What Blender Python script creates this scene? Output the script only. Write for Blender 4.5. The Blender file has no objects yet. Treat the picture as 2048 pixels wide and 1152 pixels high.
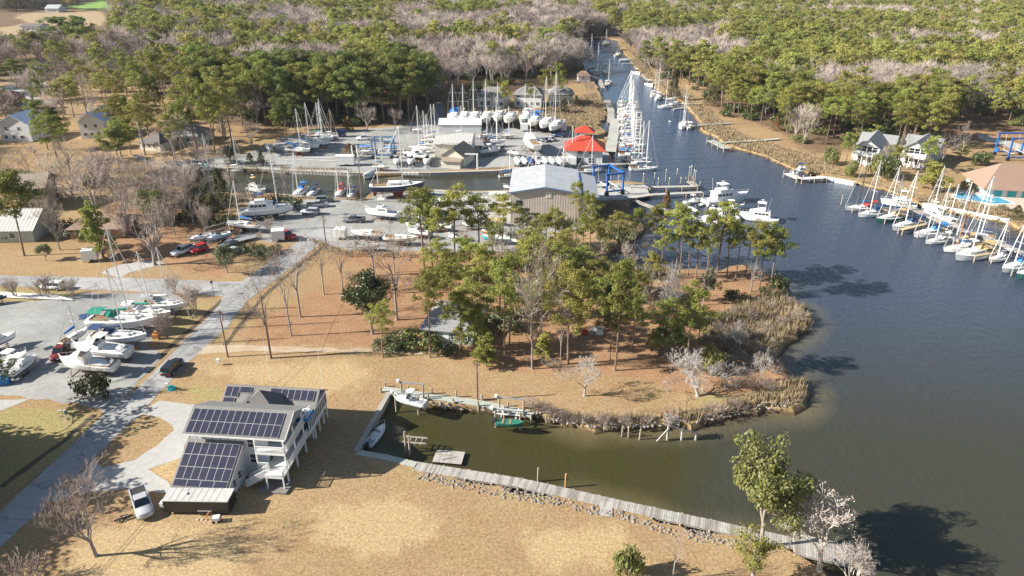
import bpy, bmesh, math, random
import numpy as np
from mathutils import Vector, Matrix, Quaternion, noise
from mathutils.geometry import delaunay_2d_cdt
C = bpy.context.scene.collection
SC = bpy.context.scene
R = math.radians
# ---------------------------------------------------------------- camera
PITCH = 25.3; FPX = 1450.0; CH = 62.0
cam = bpy.data.cameras.new('camera'); camo = bpy.data.objects.new('camera', cam); C.objects.link(camo)
cam.sensor_width = 36; cam.lens = 36*FPX/2048; cam.clip_start = 1; cam.clip_end = 6000
camo.location = (0, 0, CH); camo.rotation_euler = (R(90-PITCH), 0, 0)
SC.camera = camo
# ---------------------------------------------------------------- light
SUN_EL, SUN_AZ = 29.0, -97.0      # azimuth measured clockwise from +Y
w = bpy.data.worlds.new('World'); SC.world = w; w.use_nodes = True
nt = w.node_tree; sky = nt.nodes.new('ShaderNodeTexSky'); sky.sky_type = 'NISHITA'; sky.sun_disc = False
sky.sun_elevation = R(SUN_EL); sky.sun_rotation = R(SUN_AZ); sky.air_density = 1.0; sky.dust_density = 0.6
nt.links.new(sky.outputs[0], nt.nodes['Background'].inputs[0]); nt.nodes['Background'].inputs[1].default_value = 0.062
sl = bpy.data.lights.new('sun', 'SUN'); sl.energy = 5.0; sl.angle = R(0.5); sl.color = (1.0, 0.95, 0.86)
so = bpy.data.objects.new('sun', sl); C.objects.link(so)
SD = Vector((math.sin(R(SUN_AZ))*math.cos(R(SUN_EL)), math.cos(R(SUN_AZ))*math.cos(R(SUN_EL)), math.sin(R(SUN_EL))))
so.rotation_euler = SD.to_track_quat('Z', 'Y').to_euler(); so.location = (-50, 0, 100)
SC.view_settings.view_transform = 'Standard'; SC.view_settings.look = 'None'
SC.view_settings.exposure = 1.14; SC.view_settings.gamma = 1
SC.cycles.max_bounces = 5; SC.cycles.diffuse_bounces = 2; SC.cycles.glossy_bounces = 2; SC.cycles.transmission_bounces = 2
SC.cycles.use_denoising = True
# ---------------------------------------------------------------- photo pixel -> ground
_s, _c = math.sin(R(PITCH)), math.cos(R(PITCH))
def G(x, y, z=0.0):
    u, v = (x-1024)/FPX, (576-y)/FPX
    d = (u, _c+v*_s, -_s+v*_c); t = (z-CH)/d[2]
    return Vector((d[0]*t, d[1]*t, z))
def HT(y0, y1, z0=0.0):            # height of an upright thing whose foot shows at row y0 and top at row y1
    p = G(1024, y0, z0); v = (576-y1)/FPX
    return p.y*(v*_c-_s)/(_c+v*_s) + CH - z0
def P(pts, z=0.0): return [G(x, y, z).to_2d() for x, y in pts]
# ---------------------------------------------------------------- materials
MATS = {}
def mat(name, col, rough=0.7, var=0.12, scale=2.0, metal=0.0, bump=0.0, obj_var=0.0, trans=0.0, stretch=None, spec=0.5, col2=None, world=False, crack=0.0):
    if name in MATS: return MATS[name]
    m = bpy.data.materials.new(name); m.use_nodes = True; MATS[name] = m
    t = m.node_tree; N = t.nodes; L = t.links; b = N['Principled BSDF']
    b.inputs['Roughness'].default_value = rough; b.inputs['Metallic'].default_value = metal
    b.inputs['Specular IOR Level'].default_value = spec
    tc = N.new('ShaderNodeTexCoord'); mp = N.new('ShaderNodeMapping')
    if world:
        g = N.new('ShaderNodeNewGeometry'); L.new(g.outputs['Position'], mp.inputs[0])
    else: L.new(tc.outputs['Object'], mp.inputs[0])
    if stretch: mp.inputs['Scale'].default_value = stretch
    no = N.new('ShaderNodeTexNoise'); no.inputs['Scale'].default_value = scale; no.inputs['Detail'].default_value = 5
    no.inputs['Roughness'].default_value = 0.65; L.new(mp.outputs[0], no.inputs[0])
    mr = N.new('ShaderNodeMapRange'); mr.inputs[1].default_value = 0.25; mr.inputs[2].default_value = 0.75
    L.new(no.outputs[0], mr.inputs[0])
    if col2 is None:
        mr.inputs[3].default_value = 1-var; mr.inputs[4].default_value = 1+var
        hs = N.new('ShaderNodeHueSaturation'); hs.inputs['Color'].default_value = (*col, 1); L.new(mr.outputs[0], hs.inputs['Value']); out = hs.outputs[0]
    else:
        mx = N.new('ShaderNodeMix'); mx.data_type = 'RGBA'; mx.inputs[6].default_value = (*col, 1); mx.inputs[7].default_value = (*col2, 1)
        L.new(mr.outputs[0], mx.inputs[0]); out = mx.outputs[2]
    if crack:      # dark meandering cracks and old wet stains
        dn = N.new('ShaderNodeTexNoise'); dn.inputs['Scale'].default_value = .35; dn.inputs['Detail'].default_value = 4; L.new(mp.outputs[0], dn.inputs[0])
        va = N.new('ShaderNodeVectorMath'); va.operation = 'MULTIPLY_ADD'; va.inputs[1].default_value = (5, 5, 0); L.new(dn.outputs['Color'], va.inputs[0]); L.new(mp.outputs[0], va.inputs[2])
        vo = N.new('ShaderNodeTexVoronoi'); vo.feature = 'DISTANCE_TO_EDGE'; vo.inputs['Scale'].default_value = .16; L.new(va.outputs[0], vo.inputs[0])
        cm = N.new('ShaderNodeMapRange'); cm.inputs[1].default_value = .004; cm.inputs[2].default_value = .022; cm.inputs[3].default_value = 1-crack*('road' in name); cm.inputs[4].default_value = 1; L.new(vo.outputs[0], cm.inputs[0])
        bn = N.new('ShaderNodeTexNoise'); bn.inputs['Scale'].default_value = .07; bn.inputs['Detail'].default_value = 6; bn.inputs['Roughness'].default_value = .75; L.new(mp.outputs[0], bn.inputs[0])
        bm_ = N.new('ShaderNodeMapRange'); bm_.inputs[1].default_value = .4; bm_.inputs[2].default_value = .62; bm_.inputs[3].default_value = 1-crack*.7; bm_.inputs[4].default_value = 1.06; L.new(bn.outputs[0], bm_.inputs[0])
        mu = N.new('ShaderNodeMath'); mu.operation = 'MULTIPLY'; L.new(cm.outputs[0], mu.inputs[0]); L.new(bm_.outputs[0], mu.inputs[1])
        hc = N.new('ShaderNodeHueSaturation'); L.new(out, hc.inputs['Color']); L.new(mu.outputs[0], hc.inputs['Value']); out = hc.outputs[0]
    if obj_var:
        oi = N.new('ShaderNodeObjectInfo'); h2 = N.new('ShaderNodeHueSaturation'); L.new(out, h2.inputs['Color'])
        a = N.new('ShaderNodeMapRange'); a.inputs[3].default_value = 1-obj_var; a.inputs[4].default_value = 1+obj_var; L.new(oi.outputs['Random'], a.inputs[0]); L.new(a.outputs[0], h2.inputs['Value'])
        q = N.new('ShaderNodeMath'); q.operation = 'MULTIPLY'; q.inputs[1].default_value = 7.31; L.new(oi.outputs['Random'], q.inputs[0])
        f = N.new('ShaderNodeMath'); f.operation = 'FRACT'; L.new(q.outputs[0], f.inputs[0])
        a2 = N.new('ShaderNodeMapRange'); a2.inputs[3].default_value = 0.5-obj_var*0.10; a2.inputs[4].default_value = 0.5+obj_var*0.07; L.new(f.outputs[0], a2.inputs[0]); L.new(a2.outputs[0], h2.inputs['Hue'])
        out = h2.outputs[0]
    L.new(out, b.inputs['Base Color'])
    if bump:
        bp = N.new('ShaderNodeBump'); bp.inputs['Strength'].default_value = bump; bp.inputs['Distance'].default_value = 0.1
        L.new(no.outputs[0], bp.inputs['Height']); L.new(bp.outputs[0], b.inputs['Normal'])
    if trans:
        tr = N.new('ShaderNodeBsdfTranslucent'); L.new(out, tr.inputs[0]); ms = N.new('ShaderNodeMixShader'); ms.inputs[0].default_value = trans
        L.new(b.outputs[0], ms.inputs[1]); L.new(tr.outputs[0], ms.inputs[2]); L.new(ms.outputs[0], N['Material Output'].inputs[0])
    return m
# ---------------------------------------------------------------- mesh builder
class MB:
    def __init__(s): s.v = []; s.f = []; s.m = []
    def add(s, vs, fs, m=0):
        o = len(s.v); s.v += [tuple(v) for v in vs]; s.f += [tuple(i+o for i in f) for f in fs]; s.m += [m]*len(fs); return s
    def box(s, x0, x1, y0, y1, z0, z1, m=0):
        v = [(x, y, z) for z in (z0, z1) for x, y in ((x0, y0), (x1, y0), (x1, y1), (x0, y1))]
        return s.add(v, [(3, 2, 1, 0), (4, 5, 6, 7), (0, 1, 5, 4), (1, 2, 6, 5), (2, 3, 7, 6), (3, 0, 4, 7)], m)
    def beam(s, a, b, wd, h, m=0):      # box along a-b
        a, b = Vector(a), Vector(b); d = (b-a).normalized(); side = Vector((-d.y, d.x, 0))
        side = side.normalized()*wd/2 if side.length > 1e-5 else Vector((wd/2, 0, 0)); up = d.cross(side).normalized()*-h/2
        if up.z < 0: up = -up
        v = [p+sx*side+sz*up for p in (a, b) for sx, sz in ((-1, -1), (1, -1), (1, 1), (-1, 1))]
        return s.add(v, [(3, 2, 1, 0), (4, 5, 6, 7), (0, 1, 5, 4), (1, 2, 6, 5), (2, 3, 7, 6), (3, 0, 4, 7)], m)
    def tube(s, pts, rad, n=6, m=0, cap=True):
        o = len(s.v); k = len(pts)
        for i, p in enumerate(pts):
            p = Vector(p); d = Vector(pts[min(i+1, k-1)])-Vector(pts[max(i-1, 0)]); d = d.normalized() if d.length > 1e-9 else Vector((0, 0, 1))
            a = d.orthogonal() if abs(d.z) < .999 else Vector((1, 0, 0)); a.normalize(); b = d.cross(a); r = rad[i] if hasattr(rad, '__len__') else rad
            for j in range(n):
                t = 2*math.pi*j/n; s.v.append(tuple(p+(a*math.cos(t)+b*math.sin(t))*r))
        for i in range(k-1):
            for j in range(n):
                s.f.append((o+i*n+j, o+i*n+(j+1) % n, o+(i+1)*n+(j+1) % n, o+(i+1)*n+j)); s.m.append(m)
        if cap and n > 2:
            s.f.append(tuple(o+j for j in reversed(range(n)))); s.f.append(tuple(o+(k-1)*n+j for j in range(n))); s.m += [m, m]
        return s
    def prism(s, poly, z0, z1, m=0, mtop=None):
        n = len(poly); v = [(p[0], p[1], z0) for p in poly]+[(p[0], p[1], z1) for p in poly]
        s.add(v, [(i, (i+1) % n, (i+1) % n+n, i+n) for i in range(n)], m); o = len(s.v)-2*n
        s.f.append(tuple(range(o+n, o+2*n))); s.m.append(m if mtop is None else mtop)
        s.f.append(tuple(reversed(range(o, o+n)))); s.m.append(m); return s
    def loft(s, rings, m=0, cap0=False, cap1=False, closed=True):
        o = len(s.v); n = len(rings[0])
        for r in rings: s.v += [tuple(p) for p in r]
        for i in range(len(rings)-1):
            for j in range(n if closed else n-1):
                s.f.append((o+i*n+j, o+i*n+(j+1) % n, o+(i+1)*n+(j+1) % n, o+(i+1)*n+j)); s.m.append(m[i] if hasattr(m, '__len__') else m)
        if cap0: s.f.append(tuple(o+j for j in reversed(range(n)))); s.m.append(cap0-1 if cap0 is not True else (m[0] if hasattr(m, '__len__') else m))
        if cap1: s.f.append(tuple(o+(len(rings)-1)*n+j for j in range(n))); s.m.append(cap1-1 if cap1 is not True else (m[-1] if hasattr(m, '__len__') else m))
        return s
    def mesh(s, name, mats, smooth=False):
        me = bpy.data.meshes.new(name); me.from_pydata(s.v, [], s.f)
        for mm in (mats if isinstance(mats, (list, tuple)) else [mats]): me.materials.append(mm)
        me.polygons.foreach_set('material_index', s.m)
        if smooth: me.polygons.foreach_set('use_smooth', [True]*len(s.f))
        me.update(); return me
    def build(s, name, mats, parent=None, smooth=False, loc=None, rz=0):
        return put(name, s.mesh(name, mats, smooth), parent, loc, rz)
def put(name, me, parent=None, loc=None, rz=0):
    o = bpy.data.objects.new(name, me); C.objects.link(o)
    if parent: o.parent = parent
    if loc is not None: o.location = loc
    if rz: o.rotation_euler = (0, 0, rz)
    return o
def tag(o, label=None, cat=None, group=None, kind=None):
    if label:
        o['label'] = label
    if cat: o['category'] = cat
    if group: o['group'] = group
    if kind: o['kind'] = kind
    return o
def thing(name, label, cat, loc=(0, 0, 0), rz=0, group=None, sc=None):
    o = bpy.data.objects.new(name, None); C.objects.link(o); o.location = loc; o.rotation_euler = (0, 0, rz); o.empty_display_size = 0.3
    if sc: o.scale = (sc, sc, sc) if not hasattr(sc, '__len__') else sc
    return tag(o, label, cat, group)
KIDS = {}
def dup(root, label, loc, rz, sc=None, group=None):
    r = root.copy(); C.objects.link(r); r.location = loc; r.rotation_euler = (0, 0, rz)
    if sc: r.scale = (sc, sc, sc) if not hasattr(sc, '__len__') else sc
    r['label'] = label
    if group: r['group'] = group
    if root.name not in KIDS: KIDS[root.name] = [(c, list(c.children)) for c in root.children]
    for ch, gs in KIDS[root.name]:
        c = ch.copy(); C.objects.link(c); c.parent = r
        for g in gs:
            d = g.copy(); C.objects.link(d); d.parent = c
    return r
def inpoly(x, y, poly):
    c = False; j = len(poly)-1
    for i in range(len(poly)):
        xi, yi = poly[i][0], poly[i][1]; xj, yj = poly[j][0], poly[j][1]
        if (yi > y) != (yj > y) and x < (xj-xi)*(y-yi)/(yj-yi)+xi: c = not c
        j = i
    return c
def inpoly_np(X, Y, poly):
    c = np.zeros(X.shape, bool); j = len(poly)-1
    for i in range(len(poly)):
        xi, yi = poly[i][0], poly[i][1]; xj, yj = poly[j][0], poly[j][1]
        if yi != yj: c ^= ((yi > Y) != (yj > Y)) & (X < (xj-xi)*(Y-yi)/(yj-yi)+xi)
        j = i
    return c
def dist_np(X, Y, poly):
    d = np.full(X.shape, 1e9)
    for i in range(len(poly)):
        ax, ay = poly[i-1][0], poly[i-1][1]; bx, by = poly[i][0]-ax, poly[i][1]-ay; q = bx*bx+by*by+1e-9
        t = np.clip(((X-ax)*bx+(Y-ay)*by)/q, 0, 1); d = np.minimum(d, np.hypot(X-ax-t*bx, Y-ay-t*by))
    return d
def rough_edge(poly, step, amp, rnd):
    out = []; n = len(poly)
    for i in range(n):
        a = Vector(poly[i][:2]); b = Vector(poly[(i+1) % n][:2]); L = (b-a).length; k = max(1, int(L/step))
        nrm = Vector((-(b-a).y, (b-a).x)).normalized() if L > 1e-6 else Vector((0, 0))
        for j in range(k):
            p = a.lerp(b, j/k)
            if amp: p = p+nrm*noise.noise(Vector((p.x*0.35, p.y*0.35, 3)))*amp*1.6+nrm*rnd.uniform(-1, 1)*amp*0.35
            out.append(p)
    return out
def sheet(name, poly, z, m, holes=(), step=2.0, amp=0.0, seed=1, label=None):
    rnd = random.Random(seed); loops = [rough_edge(p, step, amp, rnd) for p in [poly]+list(holes)]
    vs = []; es = []
    for lp in loops:
        o = len(vs); vs += lp; es += [(o+i, o+(i+1) % len(lp)) for i in range(len(lp))]
    v2, e2, f2, *_ = delaunay_2d_cdt(vs, es, [], 0, 1e-4)
    fs = []
    for f in f2:
        cx = sum(v2[i].x for i in f)/len(f); cy = sum(v2[i].y for i in f)/len(f)
        if inpoly(cx, cy, loops[0]) and not any(inpoly(cx, cy, h) for h in loops[1:]): fs.append(f)
    me = bpy.data.meshes.new(name); me.from_pydata([(v.x, v.y, z) for v in v2], [], fs); me.materials.append(m); me.update()
    bm = bmesh.new(); bm.from_mesh(me); bmesh.ops.recalc_face_normals(bm, faces=bm.faces)
    if bm.faces and sum(f.normal.z for f in bm.faces) < 0: bmesh.ops.reverse_faces(bm, faces=bm.faces)
    bm.to_mesh(me); bm.free()
    return tag(put(name, me), kind='structure')
WZ = -0.9
# ---------------------------------------------------------------- terrain: one sheet with the river, canal and basin cut out
SHORE = [(1700,1200),(1640,1140),(1560,1102),(1480,1080),(1400,1064),(1320,1047),(1250,1022),(1190,1010),(1100,992),(1000,977),(920,964),(860,947),(815,925),(712,906),
 (777,790),(870,810),(960,817),(1040,823),(1080,830),(1120,840),(1153,843),(1190,850),(1225,853),(1269,850),(1309,846),(1331,847),(1362,842),(1381,853),(1409,841),(1440,835),(1487,822),(1525,813),(1560,812),(1581,816),(1600,805),(1614,782),(1609,762),(1581,762),(1562,744),(1553,715),(1562,686),(1584,671),(1609,659),(1617,637),(1612,628),(1603,615),(1578,606),(1566,590),(1572,575),(1556,562),(1544,553),(1515,547),(1487,533),(1462,536),(1444,545),(1406,541),(1344,542),(1325,538),(1281,547),(1262,531),(1203,525),(1190,518),(1220,500),(1237,485),(1265,474),(1285,462),(1282,448),(1262,438),(1256,415),(1262,398),(1300,390),(1288,368),(1240,363),(1195,364),(1020,382),(940,384),(862,380),(820,382),(745,385),(729,399),(664,396),(619,394),(551,388),(480,388),(400,384),(320,370),(290,348),(330,336),(430,337),(515,341),(600,344),(701,348),(761,350),(864,348),(995,344),(1034,338),(1100,333),(1145,331),(1225,328),(1223,316),(1216,304),(1217,285),(1206,272),(1211,264),(1200,255),(1192,253),(1206,239),(1212,226),(1212,214),(1206,203),(1200,192),(1198,182),(1189,169),(1181,151),(1165,135),(1160,110),(1163,90),(1168,79),(1200,75),(1236,80),(1240,92),(1246,105),(1262,118),(1270,135),(1283,150),(1300,165),(1318,185),(1345,195),(1370,206),(1392,231),(1404,250),(1406,263),(1437,274),(1443,282),(1456,291),(1484,299),(1530,312),(1570,330),(1590,340),(1645,352),(1709,363),(1731,370),(1770,378),(1808,393),(1842,409),(1873,416),(1930,426),(2015,443),(2048,460),(2300,520),(2700,620),(3200,800)]
rg = random.Random(5)
_sh = P(SHORE, -0.3)
_sh = _sh[:]; _sh += [Vector((420, 30)), Vector((60, 30))]
# bulkheads stay straight, natural banks get a broken line
hard = set(range(12, 20)) | set(range(66, 100)) | set(range(135, 145))
def shore_loop():
    out = []; n = len(_sh); SOFT.clear()
    for i in range(n):
        a, b = _sh[i], _sh[(i+1) % n]; L = (b-a).length; hardseg = i in hard
        d = max(a.y, 60); step = 1.6 if d < 220 else 4.0 if d < 500 else 10
        if hardseg: step = 8
        k = max(1, int(L/step)); nrm = Vector((-(b-a).y, (b-a).x)).normalized()
        for j in range(k):
            p = a.lerp(b, j/k)
            if not hardseg: p = p+nrm*(noise.noise(Vector((p.x*.3, p.y*.3, 1)))*1.3+rg.uniform(-.35, .35))
            out.append(p); SOFT.append(not hardseg)
    return out
SOFT = []
SHL = shore_loop(); SHT = [(p.x, p.y) for p in SHL]
ZONES = { # attribute -> polygons (photo ground rows) with feather in metres
 'straw': ([[(520,640),(700,540),(860,545),(1000,520),(1180,540),(1300,560),(1420,560),(1560,550),(1560,600),(1420,640),(1460,740),(1380,790),(1300,760),(1180,745),(1040,745),(960,735),(860,700),(640,690),(500,690),(480,670)],
            [(1290,575),(1300,540),(1500,530),(1570,570),(1540,620)],
            [(220,400),(430,420),(500,470),(440,560),(330,530),(230,540),(180,470)],
            [(640,520),(690,500),(860,505),(1040,500),(1250,500),(1180,560),(860,560)],
            [(1600,230),(1900,200),(2500,230),(2500,300),(1980,300),(1930,270),(1700,300)],
            [(1370,780),(1400,700),(1560,690),(1590,760),(1500,800)]], 5.0),
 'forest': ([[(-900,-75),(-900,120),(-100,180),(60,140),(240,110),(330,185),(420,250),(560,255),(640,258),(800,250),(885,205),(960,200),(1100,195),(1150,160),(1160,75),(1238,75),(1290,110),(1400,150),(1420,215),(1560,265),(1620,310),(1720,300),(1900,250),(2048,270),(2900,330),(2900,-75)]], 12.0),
 'green': ([[(-80,815),(150,815),(205,830),(140,905),(0,985),(-80,1000)], [(360,768),(440,782),(465,800),(390,800)],
            [(370,610),(425,600),(330,700),(340,660)], [(1380,800),(1440,770),(1500,800),(1420,830)],[(-100,560),(60,580),(200,590),(180,600),(-100,610)],[(620,398),(680,398),(600,430),(520,420)]], 4.0),
 'worn': ([[(180,1060),(330,1030),(480,1080),(520,1200),(100,1200)], [(640,1010),(820,990),(900,1060),(760,1120),(620,1080)],[(400,735),(700,720),(760,760),(640,790),(470,760)],[(270,925),(370,905),(350,960)],[(1040,1060),(1240,1050),(1300,1120),(1060,1140)],[(560,335),(730,332),(730,345),(560,340)]], 5.0),
 'marsh': ([[(1050,190),(1230,190),(1215,280),(1140,262),(1050,245),(900,240)], [(1240,80),(1310,150),(1400,200),(1440,250),(1600,320),(1720,340),(1900,400),(2048,440),(2048,480),(1700,390),(1560,345),(1400,270),(1200,110)],
            [(1400,660),(1480,590),(1570,590),(1640,620),(1620,670),(1560,700),(1500,720),(1420,720)], [(1080,815),(1400,815),(1560,760),(1640,760),(1620,840),(1400,880),(1080,860)],
            [(1190,400),(1262,400),(1290,440),(1300,480),(1250,500),(1190,480)],[(1250,550),(1350,530),(1360,560),(1260,570)]], 3.0),
 'field': ([[(-300,100),(60,45),(15,28),(200,22),(225,50),(100,62),(-300,160)]], 6.0),
 'crop': ([[(120,16),(230,-8),(420,-12),(400,14),(260,18),(180,20)]], 8.0),
}
ZW = {k: ([P(p) for p in ps], f) for k, (ps, f) in ZONES.items()}
def build_ground():
    outer = [Vector(p) for p in ((-2600, -60), (2600, -60), (2600, 3600), (-2600, 3600))]
    vs = []; es = []
    for lp in (outer, SHL):
        o = len(vs); vs += lp; es += [(o+i, o+(i+1) % len(lp)) for i in range(len(lp))]
    pts = []
    def grid(x0, x1, y0, y1, st, excl=None):
        for i in range(int((x1-x0)/st)):
            for j in range(int((y1-y0)/st)):
                x = x0+i*st+rg.uniform(.1, .9)*st; y = y0+j*st+rg.uniform(.1, .9)*st
                if excl and excl[0] < x < excl[1] and excl[2] < y < excl[3]: continue
                pts.append((x, y))
    grid(-110, 120, 45, 175, 1.7); grid(-200, 240, 20, 320, 3.6, (-110, 120, 45, 175)); grid(-700, 800, 20, 1100, 16, (-200, 240, 20, 320)); grid(-2500, 2500, 0, 3400, 120, (-700, 800, 20, 1100))
    A = np.array(pts); keep = ~inpoly_np(A[:, 0], A[:, 1], SHT); A = A[keep]; A = A[dist_np(A[:, 0], A[:, 1], SHT) > 0.8]
    vs += [Vector((x, y)) for x, y in A]
    v2, e2, f2, *_ = delaunay_2d_cdt(vs, es, [], 0, 1e-4)
    V = np.array([(v.x, v.y) for v in v2]); F = np.array([f for f in f2 if len(f) == 3])
    cen = V[F].mean(axis=1); ok = ~inpoly_np(cen[:, 0], cen[:, 1], SHT); F = F[ok]
    ar = (V[F[:, 1], 0]-V[F[:, 0], 0])*(V[F[:, 2], 1]-V[F[:, 0], 1])-(V[F[:, 2], 0]-V[F[:, 0], 0])*(V[F[:, 1], 1]-V[F[:, 0], 1])
    F[ar < 0] = F[ar < 0][:, ::-1]
    n = len(V); verts = [(x, y, 0.0) for x, y in V]; faces = [tuple(int(q) for q in f) for f in F]
    # bank skirt: sloping under the water
    k = len(SHL); base = n
    area = sum(SHT[i-1][0]*SHT[i][1]-SHT[i][0]*SHT[i-1][1] for i in range(k)); sg = 1 if area > 0 else -1
    for i in range(k):
        a, b = Vector(SHT[i-1]), Vector(SHT[(i+1) % k]); t = (b-a).normalized(); nr = Vector((-t.y, t.x))*sg
        p = Vector(SHT[i]); verts.append((p.x, p.y, 0.0)); q = p+nr*(1.15 if SOFT[i] and p.y < 330 else .12); verts.append((q.x, q.y, -1.05)); q = p+nr*(2.2 if SOFT[i] and p.y < 330 else .3); verts.append((q.x, q.y, -2.5))
    for i in range(k):
        j = (i+1) % k
        for r in (0, 1):
            f = (base+3*i+r, base+3*j+r, base+3*j+r+1, base+3*i+r+1); faces.append(f if sg < 0 else f[::-1])
    me = bpy.data.meshes.new('ground'); me.from_pydata(verts, [], faces); me.update()
    VV = np.array(verts); X, Y = VV[:, 0], VV[:, 1]
    for zn, (polys, fe) in ZW.items():
        val = np.zeros(len(VV))
        for pl in polys:
            T = [(p.x, p.y) for p in pl]; d = dist_np(X, Y, T); ins = inpoly_np(X, Y, T); sd = np.where(ins, d, -d)
            val = np.maximum(val, np.clip(sd/fe*0.5+0.5, 0, 1))
        at = me.attributes.new(zn, 'FLOAT', 'POINT'); at.data.foreach_set('value', val.astype(np.float32))
    return me
def ground_mat():
    m = bpy.data.materials.new('ground'); m.use_nodes = True; t = m.node_tree; N = t.nodes; L = t.links; b = N['Principled BSDF']; b.inputs['Roughness'].default_value = 0.95; b.inputs['Specular IOR Level'].default_value = 0.1
    g = N.new('ShaderNodeNewGeometry')
    def nz(sc, det=4, ro=0.6):
        n = N.new('ShaderNodeTexNoise'); n.inputs['Scale'].default_value = sc; n.inputs['Detail'].default_value = det; n.inputs['Roughness'].default_value = ro; L.new(g.outputs['Position'], n.inputs[0]); return n.outputs[0]
    def mr(x, a, b_, c, d):
        r = N.new('ShaderNodeMapRange'); L.new(x, r.inputs[0])
        for i, q in enumerate((a, b_, c, d)): r.inputs[i+1].default_value = q
        return r.outputs[0]
    def mix(f, a, b_, mode='MIX'):
        x = N.new('ShaderNodeMix'); x.data_type = 'RGBA'; x.blend_type = mode
        for s, q in ((0, f), (6, a), (7, b_)):
            if isinstance(q, (tuple, float)): x.inputs[s].default_value = (*q, 1) if isinstance(q, tuple) else q
            else: L.new(q, x.inputs[s])
        return x.outputs[2]
    def attr(nm):
        a = N.new('ShaderNodeAttribute'); a.attribute_name = nm; return a.outputs['Fac']
    def math_(op, a, b_):
        x = N.new('ShaderNodeMath'); x.operation = op
        for i, q in enumerate((a, b_)):
            if isinstance(q, float): x.inputs[i].default_value = q
            else: L.new(q, x.inputs[i])
        return x.outputs[0]
    big = nz(0.035, 5); mid = nz(0.28, 6, .7); fine = nz(2.6, 4, .75); vf = nz(7.0, 2, .8)
    grass = mix(mr(big, .38, .62, 0, 1), (.33, .228, .122), (.405, .288, .16))
    grass = mix(mr(mid, .35, .7, 0, 0.75), grass, (.30, .175, .085))
    grass = mix(mr(nz(.11, 4), .5, .68, 0, .35), grass, (.33, .27, .11)); grass = mix(mr(nz(.9, 5, .8), .52, .66, 0, .55), grass, (.22, .15, .08)); grass = mix(mr(nz(.55, 5, .8), .58, .68, 0, .4), grass, (.27, .26, .10))
    def soft(a, sc=.45, amt=.9):
        return mr(math_('ADD', a, math_('MULTIPLY', math_('SUBTRACT', nz(sc, 5, .7), .5), amt)), .42, .62, 0, 1)
    col = grass
    col = mix(soft(attr('worn')), col, (.43, .31, .165))
    col = mix(math_('MULTIPLY', soft(attr('green')), .75), col, mix(mid, (.26, .24, .09), (.36, .30, .135)))
    straw = mix(mr(mid, .3, .7, 0, 1), (.27, .15, .08), (.37, .225, .125))
    col = mix(soft(attr('straw')), col, straw)
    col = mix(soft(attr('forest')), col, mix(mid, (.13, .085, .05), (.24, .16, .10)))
    col = mix(soft(attr('marsh')), col, mix(mr(nz(.5, 5, .7), .35, .65, 0, 1), (.20, .13, .06), (.42, .30, .16)))
    col = mix(soft(attr('field')), col, (.38, .28, .17)); col = mix(soft(attr('crop')), col, (.22, .34, .09))
    # slopes of bare mud where the bank meets the water
    sp = N.new('ShaderNodeSeparateXYZ'); L.new(g.outputs['Position'], sp.inputs[0])
    col = mix(mr(sp.outputs[2], -.25, -.7, 0, 1), col, (.10, .07, .04))
    v = math_('MULTIPLY', mr(fine, .3, .7, .62, 1.36), mr(vf, .35, .65, .75, 1.25))
    hs = N.new('ShaderNodeHueSaturation'); L.new(col, hs.inputs['Color']); L.new(v, hs.inputs['Value']); L.new(hs.outputs[0], b.inputs['Base Color'])
    bp = N.new('ShaderNodeBump'); bp.inputs['Strength'].default_value = .5; bp.inputs['Distance'].default_value = .12; L.new(fine, bp.inputs['Height']); L.new(bp.outputs[0], b.inputs['Normal'])
    return m
gm = build_ground(); gm.materials.append(ground_mat()); tag(put('ground', gm), kind='structure')
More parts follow.
